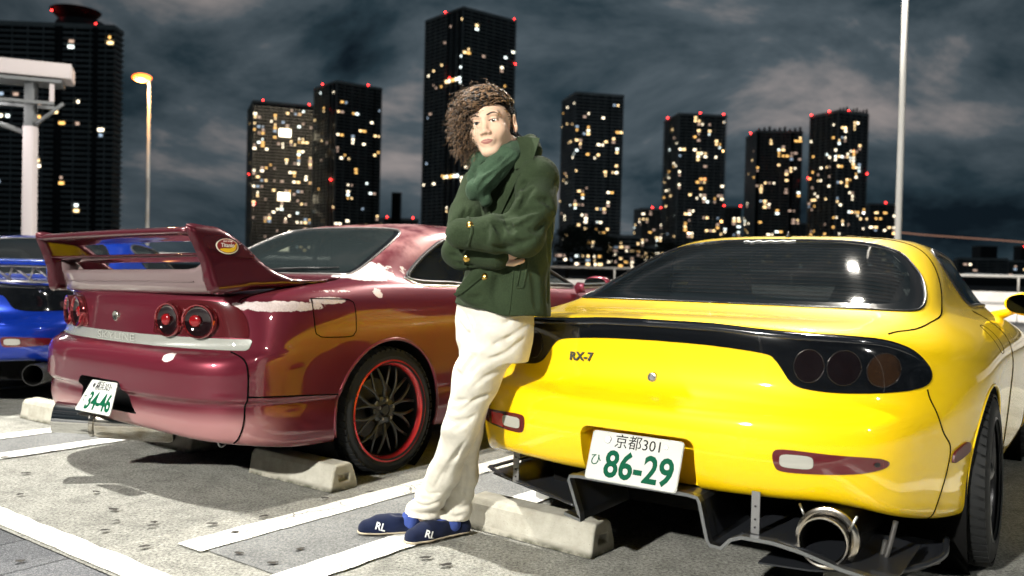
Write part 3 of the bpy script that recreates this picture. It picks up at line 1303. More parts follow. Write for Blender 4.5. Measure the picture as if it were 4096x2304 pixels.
# ================================================================ low two-seat coupe with round tail (used for the yellow and the blue car)
FD = [
 # r0 underside turn-in
 [[0,.30,.34],[.22,.3,.34],[.45,.32,.34],[.58,.36,.33],[.66,.42,.31],[.72,.5,.29],[.76,.65,.27],[.78,.97,.26],[.70,1.5,.22],[.70,2.1,.22],[.70,2.75,.22],[.76,3.36,.24],[.65,3.85,.22],[.4,4.05,.2],[0,4.1,.2]],
 [[0,.03,.33],[.22,.03,.33],[.45,.045,.338],[.62,.09,.345],[.745,.20,.300],[.812,.40,.258],[.872,.62,.232],[.885,.97,.23],[.805,1.5,.19],[.80,2.1,.19],[.81,2.75,.19],[.85,3.36,.21],[.76,3.88,.19],[.47,4.17,.18],[0,4.22,.18]],
 [[0,-.035,.39],[.22,-.032,.39],[.45,-.015,.39],[.62,.035,.39],[.75,.15,.365],[.822,.36,.34],[.879,.62,.33],[.891,.97,.33],[.828,1.5,.27],[.825,2.1,.27],[.83,2.75,.27],[.865,3.36,.32],[.79,3.9,.28],[.5,4.2,.28],[0,4.26,.28]],
 [[0,-.062,.48],[.22,-.059,.48],[.45,-.039,.48],[.63,.018,.48],[.757,.133,.47],[.830,.35,.46],[.884,.62,.45],[.896,.97,.45],[.843,1.5,.4],[.84,2.1,.4],[.845,2.75,.4],[.87,3.36,.43],[.80,3.9,.4],[.5,4.2,.38],[0,4.27,.38]],
 [[0,-.060,.555],[.22,-.057,.555],[.45,-.037,.555],[.632,.02,.555],[.762,.133,.555],[.834,.35,.55],[.887,.62,.55],[.899,.97,.55],[.852,1.5,.52],[.85,2.1,.52],[.852,2.75,.52],[.87,3.36,.53],[.80,3.9,.5],[.5,4.19,.45],[0,4.25,.45]],
 [[0,-.046,.608],[.22,-.043,.608],[.45,-.022,.608],[.630,.040,.608],[.756,.155,.608],[.830,.36,.612],[.886,.62,.612],[.899,.97,.612],[.857,1.5,.6],[.855,2.1,.6],[.855,2.75,.59],[.868,3.36,.6],[.79,3.9,.55],[.49,4.17,.5],[0,4.22,.5]],
 [[0,.030,.628],[.22,.033,.628],[.45,.052,.630],[.620,.112,.634],[.740,.214,.645],[.824,.372,.652],[.882,.62,.655],[.896,.97,.665],[.86,1.5,.66],[.858,2.1,.65],[.857,2.75,.64],[.865,3.36,.645],[.78,3.9,.6],[.48,4.13,.54],[0,4.18,.54]],
 [[0,.074,.69],[.22,.076,.69],[.45,.090,.69],[.615,.142,.69],[.735,.236,.695],[.817,.376,.702],[.876,.62,.705],[.888,.97,.715],[.857,1.5,.72],[.855,2.1,.71],[.853,2.75,.70],[.858,3.36,.685],[.765,3.9,.64],[.46,4.07,.58],[0,4.11,.58]],
 [[0,.082,.79],[.22,.084,.79],[.45,.098,.787],[.612,.152,.785],[.727,.248,.78],[.803,.382,.772],[.864,.62,.765],[.872,.97,.77],[.845,1.5,.775],[.843,2.1,.77],[.84,2.75,.755],[.84,3.36,.725],[.74,3.85,.67],[.43,3.95,.62],[0,3.98,.62]],
 [[0,.088,.855],[.22,.090,.853],[.45,.108,.846],[.602,.165,.838],[.705,.260,.828],[.777,.393,.816],[.836,.62,.812],[.842,.97,.82],[.822,1.5,.82],[.82,2.1,.815],[.818,2.75,.798],[.80,3.36,.755],[.70,3.75,.69],[.38,3.75,.67],[0,3.77,.68]],
 [[0,.118,.886],[.22,.122,.884],[.44,.142,.877],[.585,.205,.870],[.675,.300,.862],[.742,.43,.852],[.80,.64,.852],[.806,.98,.86],[.797,1.5,.857],[.795,2.1,.85],[.793,2.75,.835],[.74,3.3,.775],[.62,3.55,.72],[.33,3.5,.72],[0,3.52,.73]],
 [[0,.36,.893],[.22,.36,.892],[.42,.37,.889],[.555,.415,.887],[.65,.50,.885],[.715,.62,.885],[.762,.80,.888],[.772,1.06,.893],[.771,1.52,.888],[.77,2.1,.878],[.768,2.75,.862],[.70,3.15,.805],[.52,3.25,.78],[.28,3.25,.785],[0,3.27,.795]],
 [[0,.665,.908],[.22,.665,.908],[.43,.675,.908],[.58,.70,.910],[.672,.76,.914],[.720,.87,.922],[.738,1.04,.928],[.741,1.25,.927],[.745,1.6,.910],[.745,2.1,.897],[.743,2.75,.882],[.66,3.0,.86],[.48,3.05,.855],[.26,3.08,.855],[0,3.1,.86]],
 [[0,.97,1.035],[.2,.97,1.035],[.39,.975,1.033],[.535,1.0,1.028],[.630,1.06,1.022],[.678,1.16,1.02],[.700,1.31,1.02],[.703,1.48,1.015],[.698,1.74,1.0],[.70,2.12,.99],[.698,2.62,.972],[.60,2.78,.97],[.44,2.83,.97],[.24,2.85,.97],[0,2.87,.975]],
 [[0,1.25,1.142],[.18,1.25,1.142],[.355,1.255,1.139],[.485,1.28,1.131],[.572,1.33,1.123],[.620,1.42,1.118],[.644,1.54,1.115],[.648,1.68,1.11],[.645,1.86,1.10],[.646,2.13,1.09],[.643,2.48,1.07],[.55,2.58,1.07],[.39,2.62,1.07],[.21,2.64,1.07],[0,2.66,1.075]],
 [[0,1.49,1.219],[.165,1.49,1.218],[.315,1.495,1.214],[.43,1.52,1.207],[.503,1.565,1.202],[.547,1.64,1.198],[.568,1.74,1.196],[.573,1.84,1.193],[.572,1.96,1.19],[.573,2.14,1.185],[.57,2.34,1.178],[.48,2.38,1.175],[.33,2.4,1.175],[.18,2.41,1.175],[0,2.42,1.178]],
 [[0,1.72,1.242],[.14,1.72,1.241],[.25,1.725,1.240],[.33,1.745,1.238],[.38,1.78,1.236],[.405,1.83,1.235],[.415,1.90,1.235],[.415,1.97,1.235],[.413,2.05,1.235],[.412,2.14,1.234],[.40,2.25,1.232],[.33,2.26,1.231],[.22,2.27,1.231],[.12,2.28,1.231],[0,2.28,1.232]],
 [[0,1.98,1.248],[0,1.985,1.248],[0,1.99,1.248],[0,1.995,1.248],[0,2.0,1.248],[0,2.01,1.248],[0,2.02,1.248],[0,2.04,1.248],[0,2.06,1.248],[0,2.08,1.247],[0,2.1,1.246],[0,2.11,1.246],[0,2.12,1.245],[0,2.13,1.245],[0,2.14,1.245]],
]
FD_TAIL = [(0,.874),(.2,.872),(.36,.863),(.50,.857),(.60,.853),(.69,.842),(.755,.815),(.795,.775),(.812,.735),(.804,.704),(.765,.690),(.69,.683),(.60,.680),(.53,.683),(.480,.691),(.452,.708),(.430,.738),(.405,.770),(.368,.789),(.2,.803),(0,.807)]
FD_GLASS = [(0,.680),(.2,.681),(.40,.688),(.56,.708),(.645,.742),(.690,.80),(.703,.89),(.690,1.03),(.652,1.18),(.598,1.285),(.530,1.385),(.43,1.435),(.30,1.455),(.15,1.461),(0,1.463)]


def round_coupe(root, body_m, wing=False, detail=True):
    net = np.array(FD, float)
    wide = {6: .022, 7: .050, 8: .090, 9: .098, 10: .098, 11: .055}
    wrow = [.9, 1, 1, 1, 1, 1, 1, 1, .95, .85, .62, .36, .12] + [0] * 5
    for j_, k_ in wide.items():
        net[:, j_, 0] *= 1 + k_ * np.array(wrow)
    G, N = patch(net, 130, 190, sharp=0.55)
    S = Surf.mirrored(G, N)
    bvh = S.bvh()
    root['car'] = 1
    del root['car']
    # wheel arches
    def arch(yc, zc, rad):
        def g(V):
            d = np.hypot(V[:, 1] - yc, V[:, 2] - zc) - rad
            low = np.maximum(np.abs(V[:, 1] - yc) - rad, V[:, 2] - zc)
            d = np.minimum(d, low)
            return np.where(np.abs(V[:, 0]) > 0.6, d, np.maximum(d, 0.05))
        return g
    S, _ = S.split(arch(0.97, 0.31, 0.345))
    S, _ = S.split(arch(3.36, 0.31, 0.34))
    # tail lamp band, side glass, rear glass, windscreen
    tail = sym(crv(FD_TAIL, 4).tolist())
    S, T = S.split(gpoly(tail, 0, 2, lambda V: V[:, 1] < 0.6))
    gl = sym(crv(FD_GLASS, 4).tolist())
    S, RG = S.split(gpoly(gl, 0, 1, lambda V: (V[:, 2] > 0.86) & (V[:, 1] < 1.8)))
    side = crv([(1.70, 1.13), (1.80, 0.99), (1.93, 0.925), (2.3, 0.918), (2.75, 0.905), (2.86, 0.91), (2.6, 1.03), (2.38, 1.12), (2.1, 1.165), (1.85, 1.175)], 5, True)
    S, SG = S.split(gpoly(side, 1, 2, lambda V: np.abs(V[:, 0]) > 0.5))
    ws = sym(crv([(0, 3.0), (.25, 2.99), (.45, 2.96), (.60, 2.89), (.56, 2.7), (.5, 2.48), (.40, 2.36), (.2, 2.36), (0, 2.36)], 4).tolist())
    S, WS = S.split(gpoly(ws, 0, 1, lambda V: (V[:, 2] > 0.86) & (V[:, 1] > 2.3)))
    # number plate pocket
    pk = [(-.205, .28), (-.205, .49), (-.195, .507), (-.178, .515), (.178, .515), (.195, .507), (.205, .49), (.205, .28)]
    S, PK = S.split(gpoly(pk, 0, 2, lambda V: V[:, 1] < 0.32))
    body = S.obj('body', body_m, root)
    # pocket walls: the cut outline carried 7 cm into the body
    e = np.concatenate([PK.T[:, [0, 1]], PK.T[:, [1, 2]], PK.T[:, [2, 0]]]).tolist()
    es = {tuple(x) for x in e}
    be = [(a, b) for a, b in es if (b, a) not in es and abs(PK.V[a][0]) + abs(PK.V[b][0]) > 2e-4]
    V0 = PK.V
    V1 = PK.V.copy()
    V1[:, 1] = np.maximum(V1[:, 1] + 0.03, 0.04)
    V = np.concatenate([V0, V1])
    F = [(a, b, b + len(V0), a + len(V0)) for a, b in be if V0[a][2] > 0.345 or V0[b][2] > 0.345] + [tuple(int(i) + len(V0) for i in t) for t in PK.T]
    o = mk('plate_recess', V, F, body_m, root, smooth=False)
    # glass
    inner = sym([(x * 0.915, 0.745 + (y - 0.68) * 0.88) for x, y in crv(FD_GLASS, 4).tolist()])
    RB, RI = RG.split(gpoly(inner, 0, 1))
    rg = RI.obj('rear_window', glass('rear_glass_dark', (0.006, 0.008, 0.009), 0.88), root, -0.002)
    RB.obj('glass_border', M_frit, rg, -0.001)
    tr = [(x, y, 2.0) for x, y in crv(FD_GLASS, 4).tolist()]
    full = tr + [(-x, y, z) for x, y, z in tr[::-1]][1:]
    seam('window_trim', bvh, full, (0, 0, -1), root, 0.0055, 0.001, mat('window_trim_black', (0.02, 0.02, 0.021), 0.25, 0.3), 8)
    if detail:
        wire = mat('heater_wire', (0.012, 0.010, 0.009), 0.8, spec=0.1)
        for k in range(17):
            y = 0.80 + k * 0.037
            half = 0.60 if y < 1.1 else 0.60 - (y - 1.1) * 0.6
            P = on_surf(bvh, [(x, y + 0.012 * (x / half) ** 2, 2.0) for x in np.linspace(-half, half, 25)], (0, 0, -1), 0.0008)
            tube('heater_wire', P, 0.0008, wire, rg, n=4)
    sgl = glass('side_glass_dark', (0.012, 0.014, 0.015), 0.72)
    for s, nm in ((1, 'side_window'), (-1, 'side_window')):
        keep, piece = SG.split(lambda V, s=s: -s * V[:, 0])
        piece.obj(nm, sgl, root, -0.003)
        P = [(s * 1.2, y, z) for y, z in np.vstack([side, side[:1]])]
        seam('window_seal', bvh, P, (-s, 0, 0), root, 0.009, 0.0, M_black, 8)
    WS.obj('windscreen', glass('front_glass', (0.02, 0.022, 0.024), 0.5), root, -0.002)
    # tail lamps: centre panel and two clusters with a rolled top lip
    Cn, Sd = T.split(lambda V: np.abs(V[:, 0]) - (0.36 + 0.35 * (V[:, 2] - 0.79)))[::-1]
    Cn.obj('tail_panel', M_smoke, root, 0.004, 0.02)
    lamps = {}
    for s in (1, -1):
        _, pc = Sd.split(lambda V, s=s: -s * V[:, 0])
        lamps[s] = pc.obj('tail_lamp', M_smoke, root, 0.004, 0.02)
    lip = [(x, -0.3, z - 0.012) for x, z in crv(FD_TAIL, 4)[:33].tolist()]
    lip = [p for p in lip if p[0] <= 0.80]
    lipf = [(-x, y, z) for x, y, z in lip[::-1]] + lip[1:]
    P = on_surf(bvh, lipf, (0, 1, 0), -0.004)
    rad = [0.013 * min(1.0, (0.83 - abs(p.x)) / 0.12 + 0.25) for p in P]
    tube('tail_lip', P, rad, mat('gloss_black', (0.006, 0.007, 0.010), 0.18, 0, 1.0), root, n=10)
    fr = lambda u, v: (u, -0.5, v)
    if detail:
        for s in (1, -1):
            drape('indicator_lens', bvh, oval(s * .700, .752, .040, .050), fr, M_amber, lamps[s], 0.0046, 0.012, 0.003)
            drape('lamp_lens', bvh, oval(s * .600, .757, .044, .052), fr, mat('dark_red_lens', (0.0050, 0.0030, 0.0035), 0.12, 0, 1), lamps[s], 0.0043, 0.012, 0.003)
            drape('lamp_lens', bvh, oval(s * .505, .758, .042, .050), fr, mat('dark_red_lens'), lamps[s], 0.0043, 0.012, 0.003)
    if detail:
        for s in (1, -1):
            for cx_, cz_, rx_, rz_ in ((.700, .752, .041, .051), (.600, .757, .045, .053), (.505, .758, .043, .051)):
                ov_ = oval(s * cx_, cz_, rx_, rz_)
                P = on_surf(bvh, [(x, -0.5, z) for x, z in ov_ + ov_[:1]], (0, 1, 0), 0.0052)
                tube('lamp_ring', P, 0.0013, mat('lamp_ring_grey', (0.05, 0.045, 0.045), 0.2, 0.8), lamps[s], n=5)
    # bumper reflectors
    for s in (1, -1):
        out = crv([(s * .447, .505), (s * .452, .463), (s * .475, .449), (s * .56, .450), (s * .66, .456), (s * .722, .468), (s * .742, .482), (s * .735, .497), (s * .70, .506), (s * .60, .512), (s * .48, .517)], 4, True)
        rf = drape('rear_reflector', bvh, out.tolist(), fr, M_redlens, root, 0.003, 0.02, 0.006)
        if s < 0:
            drape('red_section', bvh, [(s * .555, .505), (s * .555, .457), (s * .63, .460), (s * .63, .503)], fr, M_redlens_b, rf, 0.0045, 0.015, 0.002)
        drape('reversing_lens', bvh, oval(s * .512, .484, .046, .020, 28, 4), fr, M_clear, rf, 0.0062, 0.012, 0.003)
        drape('screw', bvh, oval(s * .715, .485, .007, .007, 12), fr, M_black, rf, 0.0052, 0.01, 0.002)
    if detail:
        # lock, badge, side markers
        c = on_surf(bvh, [(0, -0.5, .683)], (0, 1, 0), 0.0)[0]
        lathe('lock_cylinder', [(0, -0.006), (0.008, -0.006), (0.010, -0.004), (0.012, -0.009), (0.015, -0.008), (0.017, 0.004)], M_steel, root, 20, 1, tuple(c))
        bp = on_surf(bvh, [(-.340, -0.5, .728), (-.232, -0.5, .731)], (0, 1, 0), 0.004)
        ux = (bp[1] - bp[0]).normalized()
        uy = Vector((0, 0.2, 1)).normalized()
        uz = ux.cross(uy).normalized()
        uy = uz.cross(ux)
        Mb = Matrix.Translation((bp[0] + bp[1]) / 2) @ Matrix((ux, uy, uz)).transposed().to_4x4()
        text_mesh('badge', 'RX-7', 0.042, mat('badge_grey', (0.10, 0.11, 0.10), 0.3, 0.8), root, Mb, 0.0025, 0.0012, 1.08)
        for s in (1, -1):
            mk_ = crv([(.495, .445), (.60, .462), (.622, .478), (.612, .496), (.58, .500), (.50, .483), (.482, .462)], 4, True)
            so = drape('side_marker', bvh, mk_.tolist(), lambda u, v, s=s: (s * 1.4, u, v), mat('dark_marker_lens', (0.07, 0.006, 0.008), 0.45), root, 0.007, 0.02, 0.01, (-s, 0, 0))
            so['label'] = 'dark red side marker lamp'
        # panel gaps
        for s in (1, -1):
            pts = [(.80, .355, .690), (.824, .362, .65), (.832, .40, .56), (.845, .46, .50), (.84, .45, .42), (.82, .41, .32), (.81, .40, .265)]
            sm = crv([(p[1], p[2]) for p in pts], 6)
            seam('panel_gap', bvh, [(s * 1.4, y, z) for y, z in sm], (-s, 0, 0), root)
            sm = crv([(.690, .34), (.705, .42), (.740, .56), (.755, .75), (.758, .93), (.735, 1.12), (.70, 1.32), (.64, 1.50), (.56, 1.585), (.40, 1.61), (.2, 1.615), (0, 1.615)], 6)
            seam('panel_gap', bvh, [(s * x, y, 2) for x, y in sm], (0, 0, -1), root, 0.003)
            dr = crv([(1.86, .90), (1.80, .80), (1.77, .60), (1.80, .35), (1.86, .25)], 5)
            seam('panel_gap', bvh, [(s * 1.4, y, z) for y, z in dr], (-s, 0, 0), root)
            dr = crv([(2.92, .86), (2.95, .70), (2.95, .40), (2.92, .25)], 5)
            seam('panel_gap', bvh, [(s * 1.4, y, z) for y, z in dr], (-s, 0, 0), root)
            fl = oval(1.42, .80, .075, .055, 26, 3)
            if s > 0:
                seam('panel_gap', bvh, [(s * 1.4, y, z) for y, z in fl + fl[:1]], (-s, 0, 0), root, 0.0016)
    # arches: lip and dark wells
    for yc, rad in ((0.97, 0.345), (3.36, 0.34)):
        for s in (1, -1):
            an = np.linspace(R(-14), R(194), 40)
            P = [(s * 1.5, yc + math.cos(a) * (rad + 0.003), 0.31 + math.sin(a) * (rad + 0.003)) for a in an]
            seam('arch_lip', bvh, P, (-s, 0, 0), root, 0.006, -0.002, body_m, 8)
            V, F = lathe_geo([(rad + 0.01, s * 0.90), (rad + 0.01, s * 0.55), (0.02, s * 0.53)], 40, 0, (0, yc, 0.31))
            mk('wheel_well', V, F, M_void, root)
    # underbody
    bm = bmesh.new()
    box_bm(bm, (-.52, .30, .19), (.52, 4.0, .33))
    bmobj('underbody', bm, M_void, root)
    bm = bmesh.new()
    box_bm(bm, (-.66, 1.2, .33), (.66, 3.0, .42))
    box_bm(bm, (-.62, .5, .55), (.62, 1.25, .62))
    bmobj('cabin_floor', bm, M_void, root)
    for x in (-.36, .36):
        seat(root, x, 1.78, 0.24)
    # mirrors
    for s in (1, -1):
        bm = bmesh.new()
        bmesh.ops.create_uvsphere(bm, u_segments=24, v_segments=16, radius=1)
        for v in bm.verts:
            x, y, z = v.co
            y2 = y if y > 0 else y * 0.35
            v.co = (s * (0.935) + x * 0.105, 2.60 + y2 * 0.085, 0.925 + z * 0.062 * (1 + 0.1 * x * s))
        mr = bmobj('door_mirror', bm, body_m, root, True)
        bm = bmesh.new()
        prism_bm(bm, [(s * 0.935 + a * 0.092, 0.925 + b * 0.050) for a, b in oval(0, 0, 1, 1, 28, 2.6)], 1, 2.562, 2.572)
        bmobj('mirror_glass', bm, mat('mirror_glass', (0.05, 0.06, 0.07), 0.03, 1.0), mr)
        tube('mirror_arm', [(s * .78, 2.66, .85), (s * .84, 2.63, .875), (s * .90, 2.62, .90)], [0.05, 0.036, 0.03], body_m, mr, n=12, flat=0.6)
    # wheels
    for s in (1, -1):
        make_wheel(root, s * 0.952, 0.97, 0.315, s, 0.315, 0.24, 0.222, 'five', mat('dark_five_spoke', (0.035, 0.037, 0.040), 0.35, 0.7), mat('dark_rim', (0.05, 0.05, 0.052), 0.3, 0.8), 0.03)
        make_wheel(root, s * 0.915, 3.36, 0.31, s, 0.31, 0.22, 0.222, 'five', mat('dark_five_spoke'), mat('dark_rim'), 0.02)
    return bvh


yellow = empty('yellow_sports_car', (0.4464, 2.8880, 0), -R(34.06))
tag(yellow, 'bright yellow sports coupe with smoked tail lamps that the man leans on', 'car')
M_yel = paint('yellow_paint', (0.84, 0.56, 0.001), 0.0, 0.5, dust=0.03)
YB = round_coupe(yellow, M_yel)
# number plate tilted back, aluminium diffuser under it
Mp = Matrix.Translation((0, -0.0625, 0.421)) @ Matrix.Rotation(R(90 - 21), 4, 'X')
number_plate(yellow, Mp, '京都301', '86-29', 'ひ')
dif = bpy.data.objects.new('diffuser', None)
link(dif, yellow)
M_alu = mat('diffuser_edge', (0.24, 0.25, 0.26), 0.35, 1.0)
M_tray = mat('undertray_black', (0.018, 0.020, 0.024), 0.3)


def ribbon(name, prof, y0, y1, th, m, parent):
    """sheet with a bent cross-section (x, z), running from y0 to y1."""
    P = [Vector((x, 0, z)) for x, z in prof]
    bm = bmesh.new()
    A = []
    n = len(P)
    for i in range(n):
        d = (P[min(i + 1, n - 1)] - P[max(i - 1, 0)]).normalized()
        nn = Vector((-d.z, 0, d.x))
        A.append((P[i] + nn * th / 2, P[i] - nn * th / 2))
    rows = []
    for y in (y0, y1):
        rows.append([(bm.verts.new((a.x, y, a.z)), bm.verts.new((b.x, y, b.z))) for a, b in A])
    for i in range(n - 1):
        for k in (0, 1):
            q = (rows[0][i][k], rows[0][i + 1][k], rows[1][i + 1][k], rows[1][i][k])
            bm.faces.new(q if k else q[::-1])
        for r_ in (0, 1):
            bm.faces.new((rows[r_][i][0], rows[r_][i + 1][0], rows[r_][i + 1][1], rows[r_][i][1]))
    for i in (0, n - 1):
        bm.faces.new((rows[0][i][0], rows[0][i][1], rows[1][i][1], rows[1][i][0]))
    return bmobj(name, bm, m, parent)


prof_c = [(-.250, .205), (-.186, .192), (-.194, .215), (-.236, .322), (-.232, .336), (-.20, .340), (0, .340), (.195, .342), (.226, .338), (.234, .325), (.262, .212), (.272, .198), (.308, .196), (.335, .226), (.37, .241), (.466, .243), (.554, .231), (.66, .205), (.80, .188)]
ribbon('edge_strip', prof_c, -.075, -.045, 0.011, M_alu, dif)
ribbon('channel', prof_c, -.044, .38, 0.004, M_tray, dif)
# left tray with raised lip
tl = [(-.79, .30), (-.77, .24), (-.45, .10), (-.27, .03), (-.25, .03), (-.25, .55), (-.70, .62), (-.79, .55)]
prism('tray', [(x, y) for x, y in tl], 2, .205, .211, M_tray, dif)
lipL = crv([(-.79, .55, .225), (-.80, .32, .225), (-.77, .24, .225), (-.45, .10, .218), (-.26, .02, .212)], 6)
tube('tray_lip', lipL.tolist(), 0.014, M_tray, dif, n=6, flat=0.4)
tr_ = [(.40, .0), (.55, .03), (.77, .16), (.86, .36), (.84, .60), (.40, .60)]
prism('tray', tr_, 2, .148, .153, M_tray, dif)
lipR = crv([(.36, -.04, .236), (.466, -.05, .238), (.554, -.05, .228), (.66, 0.03, .19), (.78, .15, .168), (.86, .37, .165), (.845, .60, .165)], 6)
tube('tray_lip', lipR.tolist(), 0.011, M_tray, dif, n=6)
for p0, p1 in (((.395, -.02, .345), (.385, -.03, .245)), ((-.60, .15, .33), (-.585, .12, .215))):
    a, b = Vector(p0), Vector(p1)
    bm = bmesh.new()
    box_bm(bm, (a.x - .013, a.y - .002, b.z), (a.x + .013, a.y + .002, a.z + .03))
    br = bmobj('hanger_strap', bm, mat('dull_zinc', (0.22, 0.22, 0.22), 0.5, 0.8), dif)
    for q in (.2, .45, .85):
        lathe('rivet', [(0, -.006), (.0035, -.005), (.0035, 0)], M_black, br, 8, 1, (a.x, a.y, b.z + (a.z - b.z) * q))
# exhaust canister and tip
ex = bpy.data.objects.new('exhaust', None)
link(ex, yellow)
M_exh = mat('exhaust_steel', (0.62, 0.58, 0.50), 0.16, 1.0)
t_, b_ = nodes(M_exh)
_n = noise(t_, 14, 4)
_r = ramp(t_, _n.outputs['Fac'], [(0.3, (0.42, 0.36, 0.27)), (0.7, (0.68, 0.66, 0.62))])
t_.links.new(_r.outputs['Color'], b_.inputs['Base Color'])
tilt = Matrix.Translation((.600, .02, .262)) @ Matrix.Rotation(R(-4), 4, 'X') @ Matrix.Rotation(R(3), 4, 'Z')
for nm, prof, m in (
        ('muffler', [(.088, .62), (.088, .02), (.092, .0), (.090, -.010), (.078, -.014), (.070, -.012)], M_exh),
        ('exhaust_tip', [(.068, .05), (.068, -.055), (.071, -.070), (.0705, -.074), (.066, -.073), (.063, -.06), (.063, .25)], M_exh),
        ('tip_bore', [(.0622, -.069), (.0615, .30), (.0, .30)], M_void)):
    o = lathe(nm, prof, m, ex, 56, 1)
    o.data.transform(tilt)
for p0, p1 in (((.685, .0, .345), (.665, -.005, .300)), ((.515, .02, .35), (.535, .01, .315))):
    tube('hanger', [p0, p1], 0.004, M_steel, ex, n=6)
tube('tow_hook', crv([(.755, .20, .30), (.745, .17, .23), (.735, .16, .19), (.725, .17, .19), (.728, .20, .235)], 5).tolist(), 0.008, mat('dirty_iron', (0.06, 0.058, 0.055), 0.6, 0.5), yellow, n=8)
# roof aerial and the white signature sticker along the top of the glass
ap = on_surf(YB, [(0, 1.56, 2)], (0, 0, -1), 0)[0]
lathe('aerial_base', [(0.014, 0), (0.011, 0.008), (0.007, 0.016), (0.0075, 0.024), (0.0, 0.028)], M_black, yellow, 14, 2, tuple(ap))
sg = []
for k in range(60):
    f = k / 59
    x = -0.17 + 0.24 * f
    sg.append((x, 1.425 + 0.013 * math.sin(f * 27) * (1 - 0.6 * f) + 0.01 * f, 2))
P = on_surf(YB, sg, (0, 0, -1), 0.002)
tube('signature_sticker', P, 0.0026, mat('sticker_white', (0.85, 0.85, 0.83), 0.5), yellow, n=5, flat=1)
